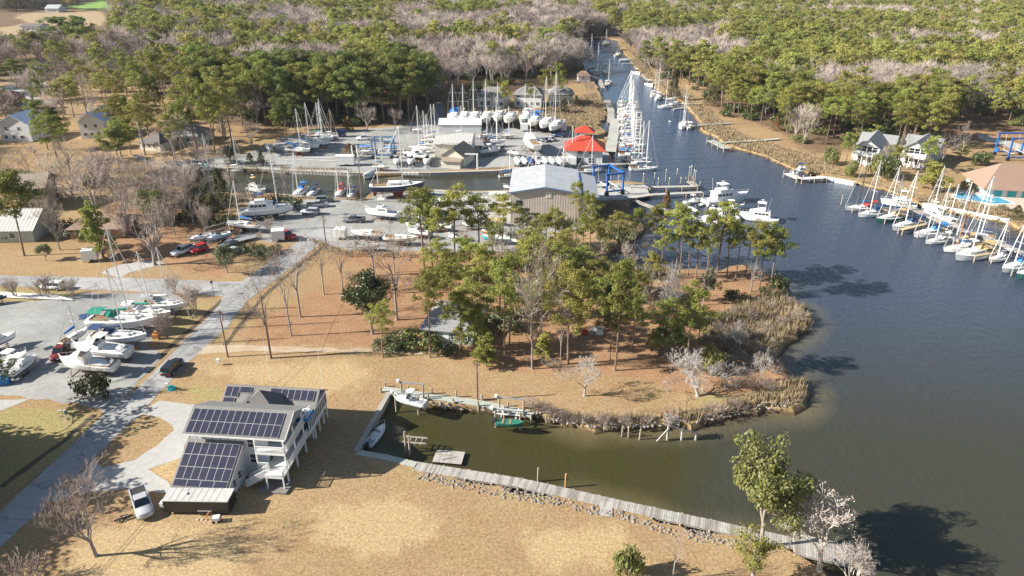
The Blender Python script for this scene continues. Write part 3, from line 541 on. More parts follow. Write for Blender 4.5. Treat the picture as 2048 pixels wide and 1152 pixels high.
# ---------------------------------------------------------------- single trees: (kind, foot x, foot y, top y, label, variant, crown width px)
TL = [
('pine',767,715,598,'short pine with a bushy crown beside the pale track, left of the cottage',0,70),
('thinpine',861,715,535,'tall slim pine standing right at the left front corner of the grey roofed cottage',1,60),
('pine',920,714,648,'low pine directly in front of the cottage door',1,50),
('youngpine',972,733,668,'squat bushy pine on the lawn edge right of the cottage front',0,60),
('pine',1010,712,505,'tall pine with a dark trunk just right of the cottage',2,95),
('pine',922,704,575,'bushy pine covering the right half of the cottage front',0,90),
('youngpine',955,700,610,'dense young pine at the right corner of the cottage',1,60),
('pine',945,690,560,'wide pine whose crown hangs over the right end of the cottage roof',3,110),
('pine',905,640,508,'round crowned pine growing behind the cottage roof',0,95),
('magnolia',745,668,540,'dark glossy magnolia left of the cottage with a broad round crown',0,105),
('thinpine',846,537,374,'flat topped tall pine at the lawn end, left one of two close trunks',0,90),
('thinpine',864,541,382,'tall pine at the lawn end, right one of two close trunks',1,85),
('thinpine',875,556,410,'thin pale trunked pine behind the magnolia in the row by the boat yard',2,60),
('pine',912,532,372,'tall dark trunked pine with wide crown in the row south of the boat yard',0,110),
('thinpine',958,528,382,'sparse tall pine between the boat yard and the cottage, thin see-through crown',1,75),
('pine',1005,500,385,'tall pine left of the metal shed gable with a broken crown',2,85),
('mixed',985,505,440,'spindly leafy tree under the pines by the grounded boats',0,60),
('mixed',1040,505,425,'pale leafy tree close to the left corner of the metal shed',1,65),
('thinpine',1090,520,425,'small pine in front of the left part of the metal shed',2,55),
('thinpine',1151,478,362,'slender pine in front of the metal shed gable, ending in a tufted tip',0,42),
('thinpine',1177,537,380,'pine at the right corner of the metal shed, rising past its eave',1,55),
('pine',1120,560,455,'round green pine in the thicket below the metal shed',0,80),
('mixed',1205,520,440,'grey green leafy tree on the bank of the small inlet',0,60),
('thinpine',1266,531,414,'pine on the near bank of the small inlet with foliage down one side',2,60),
('pine',1306,522,405,'green pine above the small inlet, left of the rust brown cedar',1,75),
('rustcedar',1330,440,378,'rust brown cedar rising in front of the travel lift piers',0,32),
('thinpine',1350,556,400,'tall pine with a bare dark lower trunk on the inlet bank',1,75),
('thinpine',1358,549,425,'second trunk tight beside the tall dark pine on the inlet bank',0,50),
('thinpine',1375,550,450,'leaning thin pine left of the evergreen magnolia near the point',2,50),
('pine',1410,566,418,'pine in front of the moored motor yachts with a high full crown',1,70),
('thinpine',1435,545,402,'tallest pine before the motor yachts, crown overlapping the first one',0,75),
('thinpine',1452,552,430,'pine with a slanting trunk on the bare brown point',1,60),
('magnolia',1409,600,535,'dark evergreen magnolia near the tip of the peninsula',1,62),
('thinpine',1491,553,450,'pine on the water side of the point, left of the end group',2,55),
('pine',1503,583,438,'full pine on the point, second from the open river',2,75),
('thinpine',1517,582,455,'thin pine squeezed between the end pines of the point',1,50),
('pine',1540,578,448,'outermost yellow green pine at the tip of the point, hanging over the river',0,85),
('shrub',1556,586,548,'dark evergreen bush at the very tip of the point',0,34),
('pine',1137,727,528,'big round crowned pine in the middle of the peninsula, left of two',3,125),
('pine',1100,640,522,'broad pine behind the two white trunked bare trees',0,100),
('pine',1230,742,510,'big pine right of the red and white heap under the trees',0,105),
('darkpine',1219,722,545,'dark pine trunk tight behind the big middle pine',1,80),
('pine',1372,740,565,'yellow green flat crowned pine nearest the reed beds',1,110),
('thinpine',1300,608,500,'mid height pine at the back of the peninsula clearing',2,60),
('darkpine',1345,720,640,'low hanging dark pine left of the yellow green flat crowned pine',0,80),
('pine',1060,600,470,'pine with a mottled crown behind the bare white trunks',2,90),
('pine',1160,590,495,'pine with a bright sunlit top in the middle of the thicket',3,100),
('pine',960,600,480,'large sunlit pine behind the cottage, between it and the boat yard',1,110),
('pine',1035,580,500,'pale green pine deep in the thicket behind the cottage',0,80),
('pine',1250,600,520,'low pine by the small dark inlet',0,75),
('yshrub',1419,742,690,'bright yellow green bush beside the fallen silver branches',0,42),
('youngpine',965,722,690,'small bushy pine beside the lawn, below the cottage right side',1,55),
('youngpine',1085,716,665,'low young pine between the white trunks',0,50),
('youngpine',1310,700,655,'young pine in shade left of the reed beds',1,50),
('bare',1064,738,466,'tall bare tree with a whitish trunk, nearer one of the two above the lawn',0,100),
('sparse',1080,705,480,'second whitish bare tree, just behind the first near the cottage',1,90),
('dead',1330,655,520,'bleached dead tree standing at the back of the clearing',0,90),
('sparse',1406,610,520,'grey leafless tree in front of the dark magnolia on the point',2,60),
('dead',1169,792,705,'white dead tree with crooked limbs on the lawn above the basin bank',1,115),
('dead',1395,792,705,'large bleached fallen-branched tree on the basin point, tangled silver limbs',0,150),
('dead',1450,775,722,'tangle of bleached limbs right of the large silver one',1,110),
('dead',1520,762,694,'small silver dead tree at the river edge of the reeds',1,60),
('sparse',1500,585,520,'thin bare tree among the trunks of the point',0,45),
('sparse',543,716,530,'bare tree left of the electric pole by the road, nearest the driveway junction',0,105),
('sparse',583,672,482,'bare tree with rising limbs, second from the road on the brown lawn',1,115),
('sparse',601,634,465,'bare tree with a mossy pale foot, third from the road on the brown lawn',2,110),
('sparse',648,589,476,'bare tree leaning left near the road bend on the upper lawn',3,80),
('sparse',686,592,440,'tall bare tree left of the magnolia, at the back of the lawn',1,95),
('sparse',748,552,442,'forked bare tree at the top of the lawn by the grounded sailboats',0,120),
('sparse',794,640,440,'stout bare tree with whitish trunk between magnolia and cottage',2,130),
('sparse',789,545,470,'thin bare tree behind the stout whitish one',3,60),
('bigbare',192,1112,930,'leafless tree on the near lawn below the parked pickup, casting a long shadow',1,165),
('vase',150,985,935,'thin bare sapling between the road and the near lawn',0,75),
('brush',60,1170,1100,'grey brush in the bottom left corner',0,120),
('broadleaf',1522,1095,893,'big green leafy tree beside the long boardwalk',0,235),
('silver',1638,1140,968,'tree with pale dry leaves at the outer end of the long boardwalk',0,225),
('mixed',1500,1170,1060,'small yellow leaved tree at the foot of the big green one',0,110),
('silver',1700,1200,1085,'low spreading branches with pale dry leaves in the bottom right corner',0,160),
('sparse',1345,1158,1062,'bare sapling on the lawn edge beside the stone bank',3,70),
('yshrub',1256,1158,1095,'yellow green sapling tip at the bottom edge of the lawn',0,55),
('darkpine',50,512,340,'big leaning pine left of the road, in front of the pale green house',2,130),
('bigbare',192,437,300,'huge spreading bare tree on the left lawns',0,185),
('bigbare',310,530,365,'wide bare tree shading the parked white pickup',1,160),
('youngpine',205,515,402,'light green pine beside the small white box trailer',0,78),
('bare',375,438,320,'bare tree with pale twigs left of the dark cedars',2,115),
('bare',330,400,312,'hazy bare tree behind the big spreading one',3,110),
('bare',255,420,330,'bare tree between the huge one and the wide one',1,90),
('vase',422,466,398,'round fan shaped bare tree by the boats on trailers',0,54),
('vase',540,466,432,'small fan shaped bare tree in the gravel lot beside the white trailer',1,40),
('olive',455,545,488,'round grey green tree on the lawn next to the road bend',0,62),
('olive',92,522,488,'small round grey green tree near the left edge lawns',0,38),
('vase',40,592,545,'leafless ornamental tree beside the side road, leftmost of three',0,62),
('vase',92,596,545,'leafless ornamental tree beside the side road, middle of three',1,66),
('vase',145,600,552,'leafless ornamental tree beside the white car on the side road',0,60),
('vase',382,636,552,'leafless ornamental tree at the corner of the lot, behind the white ketch',1,78),
('vase',338,674,612,'leafless ornamental tree near the bows of the two long sailboats',0,72),
('vase',362,590,540,'leafless ornamental tree by the side road end of the lot',0,60),
('shrub',188,796,742,'green bush under a dead snag in the corner of the gravel lot',1,72),
('cedar',408,405,338,'dark cedar behind the fan shaped bare tree',0,50),
('cedar',445,418,335,'broad dark cedar behind the big motor yacht on stands',1,62),
('cedar',388,415,362,'small dark cedar left of the broad one',1,50),
('cedar',430,440,385,'low dark evergreen hedge tree beside the motor yacht stern',0,60),
('shrub',560,412,385,'dark bush at the south edge of the canal lot',1,50),
('shrub',585,420,392,'dark bush beside the parked silver pickup',0,44),
('bare',400,345,262,'bare tree at the head of the canal',0,70),
('bare',572,396,340,'bare tree at the near canal bank, left of the blue topped sailboat',1,55),
('bare',505,420,358,'dark bare tree before the canal, in front of the sport boat',3,70),
('rustcedar',700,318,286,'rust brown bush beside the white box trailer in the north yard',0,50),
('rustcedar',665,262,222,'rust brown cedar at the back edge of the north yard',0,28),
('rustcedar',698,262,232,'second rust brown cedar at the back of the north yard',0,28),
('bare',735,262,198,'wide pale bare tree at the wood edge behind the north yard',0,80),
('bare',790,258,215,'small pale bare tree at the wood edge behind the north yard',2,38),
('cedar',524,332,298,'slim conifer beside the left end of the canal dock',0,22),
('cedar',502,332,305,'second conifer by the left end of the canal dock',1,26),
('cedar',463,328,292,'bushy conifer behind the boats at the canal head',1,34),
('bare',505,300,240,'pale bare tree beside the dry grass of the north yard',3,60),
('darkpine',572,262,192,'dark pine at the left end of the north wood edge',0,60),
('darkpine',592,265,185,'dark pine in front of the grassy clearing by the north yard',1,55),
('darkpine',562,280,215,'low dark pine beside the grass clearing',2,45),
('cedar',716,400,383,'palm-like evergreen tuft beside the pole at the canal landing',1,18),
('darkpine',122,300,215,'dark pine between the blue and white houses',0,60),
('pine',95,300,195,'green pine left of the blue and white house',1,75),
('pine',118,325,225,'bushy pine between the two blue and white houses',3,80),
('pine',240,285,190,'tall pine beside the right blue and white house',0,70),
('darkpine',262,310,235,'conifer at the canal head behind the blue covered boat',1,55),
('pine',250,250,135,'tall green pine in the left middle suburb',2,60),
('pine',292,235,120,'tall green pine standing left of the sandy clearing',0,62),
('pine',330,225,100,'tall pine by the sandy clearing with a high round crown',1,75),
('pine',352,200,105,'dark crowned pine behind the sandy clearing',2,55),
('pine',395,300,150,'broad pine left of the wood edge, over the grey roofed houses',3,100),
('pine',430,310,160,'broad pine above the grey roofed houses, right one',1,90),
('pine',465,300,150,'tall pine where the wood meets the canal yard',0,80),
('darkpine',35,175,115,'round crowned oak-like dark tree at the far left parking',0,62),
('bare',118,168,95,'wide pale bare tree in the far left suburb',1,85),
('bare',147,166,112,'pale bare tree right of the widest one in the far suburb',2,45),
('bare',260,150,80,'pale bare tree in front of the far pines',0,70),
('darkpine',175,165,135,'low dark evergreen in the far left suburb',1,40),
('darkpine',75,125,58,'dark pine row left end near the tan field',0,60),
('darkpine',130,110,32,'dark pine in the clump right of the tan field',1,85),
('darkpine',175,110,30,'second dark pine in the clump right of the tan field',2,75),
('bare',70,310,288,'low grey shrub tree by the left house shadow',1,60),
('bare',10,125,55,'pale bare tree at the far left edge by the field',0,75),
('pine',975,205,160,'round topped pine beside the two storey creek houses',1,34),
('pine',1090,212,132,'pine in front of the creek houses, left of two',0,38),
('pine',1118,216,122,'pine in front of the creek houses, right of two',1,48),
('bare',1175,205,155,'bare tree over the marsh edge by the creek houses',2,40),
('cedar',1152,214,190,'small dark cedar on the marsh edge below the creek houses',0,22),
('cedar',1345,200,140,'dark cedar between the two small docks on the right bank',1,38),
('cedar',1425,210,165,'dark bushy cedar above the third dock of the right bank',1,44),
('rustcedar',1552,262,232,'rust brown cedar at the wood edge of the right bank',0,28),
('yshrub',1660,328,292,'sunlit yellow green tree left of the white creek house',0,34),
('yshrub',1700,352,318,'yellow green shrub before the white creek house',0,30),
('yshrub',1752,350,305,'green gold shrub before the left white house',0,30),
('shrub',1775,358,310,'dark green bush between the two white houses',0,50),
('youngpine',1860,382,318,'bushy pine between the white houses and the pool',0,80),
('darkpine',1920,320,290,'dark evergreen mass behind the clubhouse lawn',1,70),
('shrub',1960,330,302,'dark evergreen bush right of the dark mass behind the lawn',0,50),
('pine',1745,300,248,'tall thin pine directly behind the left white house',2,34),
('sparse',1805,335,255,'bare trunked tree between the two white houses',0,36),
('sparse',1920,322,240,'pale leafless trunk behind the clubhouse lawn',1,40),
('cedar',2030,438,410,'round green shrub at the right edge on the seawall bank',1,38),
('oshrub',2005,420,408,'grey green shrub on the seawall bank beside the round one',0,24),
('oshrub',1940,378,360,'scrubby green patch on the bank left of the pool fence',0,44),
('pine',1000,640,520,'sunlit pine between the cottage and the white trunked trees',0,95),
('pine',880,585,480,'yellow green pine behind the cottage, left of the larger one',3,85),
('pine',930,570,470,'pine in the thicket straight behind the cottage chimney side',1,85),
('pine',1110,600,480,'pale green pine left of the bright topped one in the thicket',1,90),
('pine',1195,610,515,'pine between the two big ones at the back of the clearing',2,90),
('pine',1270,640,540,'shaded pine right of the big pine by the gear heap',1,75),
('mixed',1070,545,450,'tangled leafy tree in the thicket under the metal shed',0,80),
('mixed',1140,530,450,'grey green tangled tree beside the slender pine at the shed',1,75),
('thinpine',1235,510,420,'slim pine rising over the dark inlet head',1,55),
('thinpine',1320,560,455,'short pine between the tall ones of the inlet bank',0,55),
('thinpine',1390,558,440,'bushy slim pine left of the dark evergreen magnolia',1,60),
('thinpine',1470,560,448,'slim pine just inland of the end group on the point',0,50),
('mixed',1290,600,520,'leafy tree above the mid clearing',1,70),
('pine',1075,670,560,'low crowned pine between the two white trunked trees',3,85),
('magnolia',1185,600,545,'dark evergreen below the bright topped pine',0,60),
('bigbare',110,470,390,'bare tree before the tall beige house',1,80),
('pine',248,330,235,'pine with a yellow green crown by the head of the canal',0,80),
('darkpine',240,345,250,'dark pine hanging over the canal head',2,80),
('pine',290,310,200,'pine above the grey roofed houses, left one',3,75),
('pine',350,330,225,'pine standing before the grey roofed houses',2,60),
('bare',450,300,230,'pale bare tree by the grey roofed houses',0,70),
('bare',140,345,265,'bare tree on the lawn left of the canal head',1,90),
('bare',225,390,300,'pale twiggy tree right of the huge spreading one',2,100),
('bare',290,440,350,'leafless tree close behind the wide one by the pickup',0,95),
('thinpine',1045,500,415,'slim pine before the left half of the metal shed wall',0,50),
('pine',1075,505,425,'bushy pine before the middle of the metal shed wall',2,60),
('thinpine',1110,500,412,'slim pine before the right half of the metal shed wall',1,50),
('mixed',1130,495,430,'pale leafy tree at the foot of the metal shed',0,60),
('pine',1165,515,430,'full pine at the right corner of the lean-to',0,60),
('sparse',186,792,698,'bare brown snag rising from the green bush in the lot corner',3,26),
('pine',1020,690,560,'sunlit pine shading the lawn between cottage and white trunks',1,100),
('pine',870,640,530,'pine leaning over the cottage ridge from behind',0,85),
('pine',1155,680,570,'shaded pine behind the big round crowned one',2,90),
('pine',1265,700,590,'yellow green pine right of the gear heap',0,80),
('pine',1330,690,600,'medium pine between the clearing and the reeds',3,85),
('pine',1395,690,610,'medium pine at the inner edge of the reeds',1,70),
('pine',1210,650,545,'pine at the back of the gear heap clearing',0,90),
('sparse',1120,730,600,'leafless grey tree in the shade left of the big round pine',1,60),
('bare',1000,560,465,'grey twiggy tree in the thicket behind the cottage',2,75),
('bare',1050,540,455,'grey twiggy tree in the thicket under the metal shed',3,80),
('bare',1190,560,470,'grey twiggy tree in the thicket by the inlet',0,70),
('sparse',1280,660,570,'leafless crooked tree in the clearing shade',3,60),
('bare',1255,560,480,'bare tree on the near bank of the inlet',1,65),
('bare',930,520,440,'bare twiggy tree at the end of the tall pine row',0,60),
('dead',1480,700,640,'bleached dead tree inside the reed bed',0,60),
('dead',1440,690,640,'grey dead tree at the inner reed bed',1,60),
('bare',50,400,320,'bare tree beside the tall beige house',1,90),
('bare',150,400,310,'bare tree close left of the huge spreading one',3,100),
('bare',300,380,300,'grey bare tree on the lawn behind the cedars',0,90),
('bare',345,360,285,'grey bare tree near the canal head',1,80),
('bare',250,470,385,'bare tree over the low brown roofed house',2,100),
('bare',120,500,420,'bare tree in front of the low brown roofed house',1,70),
('bigbare',350,470,375,'bare tree left of the fan shaped one',0,90),
('bare',420,360,285,'grey bare tree on the canal bank left of the conifers',2,70),
('bare',460,395,330,'grey bare tree on the near canal bank',0,60),
('pine',95,240,155,'pine behind the left blue and white house',2,55),
('pine',150,235,150,'pine between the brown brick house and the blue and white one',1,80),
('pine',300,290,185,'broad pine right of the conifer at the canal head',3,85),
('pine',270,200,115,'pine in the left suburb behind the blue and white house',0,70),
('pine',400,235,130,'pine at the corner of the wood over the sandy clearing',0,75),
('darkpine',445,250,130,'dark pine at the corner of the wood',1,75),
('darkpine',365,300,200,'dark pine over the grey roofed houses',0,75),
('pine',210,170,95,'pine in front of the tan roofed suburb house',2,60),
('pine',1010,224,160,'pine in front of the left creek house',1,44),
('pine',1060,226,165,'low pine in front of the middle creek house',2,40),
('bare',985,226,175,'bare tree in front of the creek houses',0,44),
('cedar',1128,226,195,'dark cedar in front of the right creek house',1,30),
('pine',1690,330,262,'pine beside the left white raised house',1,50),
('pine',1790,345,290,'pine in front of the gap between the white raised houses',0,55),
('bare',1770,340,275,'bare tree between the white raised houses',0,50),
('pine',1850,345,270,'pine right of the white raised houses',1,60),
('bare',1880,335,265,'pale bare tree left of the clubhouse lawn',2,60),
('magnolia',-22,925,815,'dark evergreen tree at the left edge by the green lawn',1,100),
]
for k, x, y, yt, lab, v, wd in TL: T(k, x, y, yt, lab, None, v, wd*(1.12 if 'pine' in k and 400 < y < 760 and 640 < x < 1600 else 1.1))
# trees outside the left of the frame, whose shade falls on the road and lawn
for (wx, wy, h) in ((-79, 68, 14), (-82, 73, 14), (-80, 61, 14), (-88, 68, 17), (-86, 62, 13)):
    tree_at('magnolia', wx, wy, h, 'dark tree beyond the left edge whose shade crosses the near road', 'trees left of the near road', None, 1.9)
# ---------------------------------------------------------------- the woods
def scr(X, Y, z=0):
    f = Y*_c-(z-CH)*_s; return 1024+FPX*X/f, 576-FPX*(Y*_s+(z-CH)*_c)/f
LEFTW = [(-1400,20),(-1400,-90),(1240,-90),(1240,60),(1236,74),(1200,72),(1165,76),(1158,95),(1155,135),(1160,145),(1110,168),(1060,166),(1000,172),(950,176),(885,196),(872,225),(850,243),(790,248),(700,252),(640,254),(560,252),(480,262),(420,240),(345,200),(340,170),(300,150),(250,130),(236,95),(238,26),(100,18),(0,24),(-500,24),(-1400,20)]
RIGHTW = [(1240,60),(1240,-90),(2700,-90),(2700,310),(2300,300),(2060,290),(2040,255),(1960,240),(1940,235),(1900,300),(1872,318),(1700,282),(1640,300),(1600,290),(1560,262),(1510,252),(1450,235),(1425,208),(1380,180),(1330,160),(1290,138),(1268,112),(1252,90),(1244,76)]
SUB = [(-900,118),(0,116),(100,112),(232,104),(250,130),(300,150),(345,200),(420,245),(480,265),(500,300),(400,320),(250,330),(-200,340),(-900,380)]
LAWN = [(-600,380),(300,345),(290,372),(400,392),(480,396),(470,425),(380,470),(330,460),(200,470),(120,440),(110,400),(-120,400),(-600,520)]
# (x, y, radius m) kept free: buildings, roads, fields, yards
CLEAR = [(35,290,17),(190,290,15),(35,325,13),(190,322,12),(10,345,9),
 (35,262,14),(190,248,14),(15,196,14),(75,140,12),(200,142,12),(362,282,14),(470,285,8),(980,196,9),(1050,200,9),(1140,196,8),(1160,156,8),(1740,305,12),(1825,312,12),(60,188,16),(30,165,14),(100,165,12),(345,180,16),(360,212,14),(1230,72,8),(1965,262,12),(2000,285,14),(290,56,14),(410,54,12),(60,225,8),(1420,108,9),(1480,170,6),(1660,110,10),(1895,108,10),(1850,122,10),(1700,130,8),(1060,85,8),(878,210,6),(885,190,5)]
CL = [(G(x, y).x, G(x, y).y, r) for x, y, r in CLEAR]
FIELDS = [P([(5,30),(225,18),(230,50),(80,60),(-50,60),(-200,110),(-300,80)]), P([(100,15),(240,-12),(430,-16),(400,13),(260,17),(180,20)])]
pines, bares = [], []
frnd = random.Random(9)
def scatter(poly_px, cell, keep, zone):
    poly = [(p.x, p.y) for p in P(poly_px)]
    ys = [p[1] for p in poly]; xs = [p[0] for p in poly]; y0, y1 = min(ys), min(max(ys), 1500)
    x0, x1 = max(min(xs), -1150), min(max(xs), 1150)
    y = y0
    pts = []
    while y < y1:
        cs = cell*(1 if y < 700 else 1.25); x = x0
        while x < x1:
            pts.append((x+frnd.uniform(0, cs), y+frnd.uniform(0, cs), frnd.random())); x += cs
        y += cs
    A = np.array(pts); A = A[A[:, 2] < keep]; A = A[inpoly_np(A[:, 0], A[:, 1], poly)]
    A = A[(~inpoly_np(A[:, 0], A[:, 1], SHT)) & (dist_np(A[:, 0], A[:, 1], SHT) > 3)]
    for X, Y, _ in A:
        sx, sy = scr(X, Y)
        if not (-700 < sx < 2700): continue
        if any((X-a)**2+(Y-b)**2 < r*r for a, b, r in CL) or any((X-a)**2+(Y-b)**2 < 16 for a, b, r in USED): continue
        if any(inpoly(X, Y, f) for f in FIELDS): continue
        n = noise.noise(Vector((X/70, Y/70, 2)))+.55*noise.noise(Vector((X/22, Y/22, 7)))
        if zone == 'R': isp = n+frnd.uniform(-.25, .25) > -.22
        elif zone == 'W': isp = frnd.random() < .06
        elif zone == 'S': isp = frnd.random() < .55
        else:
            front = 215 < sy and sx < 900
            isp = n+frnd.uniform(-.22, .22)-(.2 if 790 < sx < 1180 and sy < 200 else 0) > (-.45 if front else .12 if sy > 50 else 0)
        h = frnd.uniform(10.5, 18.5) if zone == 'R' else frnd.uniform(19, 26) if isp and Y < 380 else frnd.uniform(14, 22)
        if isp and zone in 'SW': h = frnd.uniform(13, 18) if zone == 'S' else frnd.uniform(8, 11)
        if not isp: h = frnd.uniform(11, 17) if zone == 'R' else frnd.uniform(8, 14) if zone == 'W' else frnd.uniform(13, 19)
        (pines if isp else bares).append((math.hypot(X, Y)+(5000 if not -30 < sx < 2078 else 0), X, Y, h, zone))
scatter(LEFTW, 6.6, .82, 'L'); scatter(RIGHTW, 5.9, .9, 'R'); scatter(SUB, 10, .62, 'S'); scatter(LAWN, 9, .8, 'W')
pines.sort(); bares.sort()
npine = sum(1 for t in TL if NAMES[t[0]] == 'pine_tree'); nbare = sum(1 for t in TL if NAMES[t[0]] == 'bare_tree')
ZN = {'L': ('in the wood behind the north boat yard, left of the creek', 'wood left of the creek'), 'R': ('in the wood on the right bank of the creek', 'wood on the right bank'), 'S': ('among the houses of the far left suburb', 'trees of the left suburb'), 'W': ('on the left lawns', 'trees of the left lawns')}
BINL = ((560, 'above the grassy clearing'), (680, 'behind the left sailboat cluster'), (790, 'behind the wide pale bare tree'), (900, 'beside the gravel lane'), (1010, 'behind the long row of grounded sailboats'), (9999, 'behind the creek houses'))
BINR = ((1330, 'by the creek bend'), (1450, 'above the dark bushy cedar'), (1570, 'above the long white private dock'), (1700, 'left of the white raised houses'), (1880, 'behind the white raised houses'), (9999, 'beyond the clubhouse'))
BINW = ((150, 'around the tall beige house'), (300, 'behind the huge spreading bare tree'), (9999, 'left of the dark cedars'))
def wlabel(X, Y, h, z, isp):
    sx, sy = scr(X, Y); mid = 15.5 if z == 'R' else 19 if isp and z != 'W' else 15.5 if z != 'W' else 9.5
    w_ = next(t for b_, t in (BINR if z == 'R' else BINW if z == 'W' else BINL) if sx < b_)
    edge = dist_np(np.array([X]), np.array([Y]), EDGE[z])[0] if z in EDGE else 99
    row = 'at the wood edge' if edge < 9 else 'in the second rank' if edge < 22 else 'deeper in the wood'
    if z == 'S': w_, row = ('left of' if sx < 150 else 'right of')+' the blue and white suburb houses', 'farther back' if sy < 170 else 'near the front'
    if z == 'W': row = 'on the left lawns'
    return ('taller ' if h > mid else 'shorter ')+('green pine ' if isp else 'pale bare tree ')+row+' '+w_
EDGE = {'L': [(p.x, p.y) for p in P([(330,170),(345,200),(420,240),(480,262),(560,252),(640,254),(700,252),(790,248),(850,243),(872,225),(885,196),(950,176),(1000,172),(1060,166),(1110,168),(1160,145),(1160,146),(1110,169),(1060,167),(1000,173),(950,177),(885,197),(872,226),(850,244),(790,249),(700,253),(640,255),(560,253),(480,263),(420,241),(345,201)])], 'R': [(p.x, p.y) for p in P([(1244,76),(1268,112),(1290,138),(1330,160),(1380,180),(1425,208),(1450,235),(1510,252),(1560,262),(1600,290),(1640,300),(1700,282),(1872,318),(1900,300),(1940,235),(2040,255),(2040,256),(1940,236),(1900,301),(1872,319),(1700,283),(1640,301),(1600,291),(1560,263),(1510,253),(1450,236),(1425,209),(1380,181),(1330,161),(1290,139)])]}
def indiv(lst, n, isp):
    for d, X, Y, h, z in lst[:n]:
        lab = wlabel(X, Y, h, z, isp)
        tree_at(('pine' if z == 'R' or frnd.random() < .35 else 'darkpine') if isp else 'bare', X, Y, h, lab, ('pines of the ' if isp else 'bare trees of the ')+ZN[z][1], None, (frnd.uniform(1.2, 1.6) if z in 'SW' else frnd.uniform(1.0, 1.3)) if isp else 1.15)
NP_, NB_ = 300-npine, 300-nbare
indiv(pines, NP_, True); indiv(bares, NB_, False)
def forest_stuff(name, label, cat, lst, protos):
    n = len(lst); me = bpy.data.meshes.new(name); me.from_pydata([(t[1], t[2], 0) for t in lst], [], [])
    a = me.attributes.new('var', 'INT', 'POINT'); a.data.foreach_set('value', [frnd.randrange(len(protos)) for _ in lst])
    a = me.attributes.new('siz', 'FLOAT_VECTOR', 'POINT'); q = []
    for t in lst:
        s = t[3]; wv = frnd.uniform(.95, 1.3); q += [s*wv, s*wv, s]
    a.data.foreach_set('vector', q)
    a = me.attributes.new('rot', 'FLOAT_VECTOR', 'POINT'); q = []
    for t in lst: q += [0, 0, frnd.uniform(0, 6.28)]
    a.data.foreach_set('vector', q)
    o = put(name, me); ng = bpy.data.node_groups.new(name, 'GeometryNodeTree')
    ng.interface.new_socket('Geometry', in_out='INPUT', socket_type='NodeSocketGeometry'); ng.interface.new_socket('Geometry', in_out='OUTPUT', socket_type='NodeSocketGeometry')
    N = ng.nodes; L = ng.links; gi = N.new('NodeGroupInput'); go = N.new('NodeGroupOutput'); J = N.new('GeometryNodeJoinGeometry')
    def na(nm, ty):
        x = N.new('GeometryNodeInputNamedAttribute'); x.data_type = ty; x.inputs[0].default_value = nm; return x.outputs[0]
    vr = na('var', 'INT'); sz = na('siz', 'FLOAT_VECTOR'); rt = na('rot', 'FLOAT_VECTOR')
    for k, (tro, cro, h) in enumerate(protos):
        j = N.new('GeometryNodeJoinGeometry')
        for oo in (tro, cro):
            i = N.new('GeometryNodeObjectInfo'); i.transform_space = 'ORIGINAL'; i.inputs['Object'].default_value = oo; i.inputs['As Instance'].default_value = False; L.new(i.outputs['Geometry'], j.inputs[0])
        cmp_ = N.new('FunctionNodeCompare'); cmp_.data_type = 'INT'; cmp_.operation = 'EQUAL'; L.new(vr, cmp_.inputs[2]); cmp_.inputs[3].default_value = k
        sc = N.new('ShaderNodeVectorMath'); sc.operation = 'SCALE'; L.new(sz, sc.inputs[0]); sc.inputs['Scale'].default_value = 1.0/h
        ip = N.new('GeometryNodeInstanceOnPoints'); L.new(gi.outputs[0], ip.inputs['Points']); L.new(cmp_.outputs[0], ip.inputs['Selection']); L.new(j.outputs[0], ip.inputs['Instance']); L.new(rt, ip.inputs['Rotation']); L.new(sc.outputs[0], ip.inputs['Scale'])
        L.new(ip.outputs[0], J.inputs[0])
    L.new(J.outputs[0], go.inputs[0]); md = o.modifiers.new('forest', 'NODES'); md.node_group = ng
    return tag(o, label, cat, kind='stuff')
def far_protos(kind, rest, isp, lab, grp):     # the first far trees are real individual trees whose meshes the rest reuse
    out = []
    for k, p in enumerate(PROTO[kind]):
        d, X, Y, h, z = rest[k]
        t = tree_at(kind, X, Y, h, lab+ZN[z][0], grp+ZN[z][1], k); out.append((t.children[0], t.children[1], p['h']))
    return out
forest_stuff('pine_forest', 'mass of green pines filling the far woods to the top of the view', 'forest', pines[NP_+6:], far_protos('farpine', pines[NP_:], True, 'green pine ', 'pines of the '))
forest_stuff('bare_forest', 'mass of pale leafless trees between the far pines', 'forest', bares[NB_+3:], far_protos('farbare', bares[NB_:], False, 'pale bare tree ', 'bare trees of the '))
print('TREES', len(pines), len(bares))
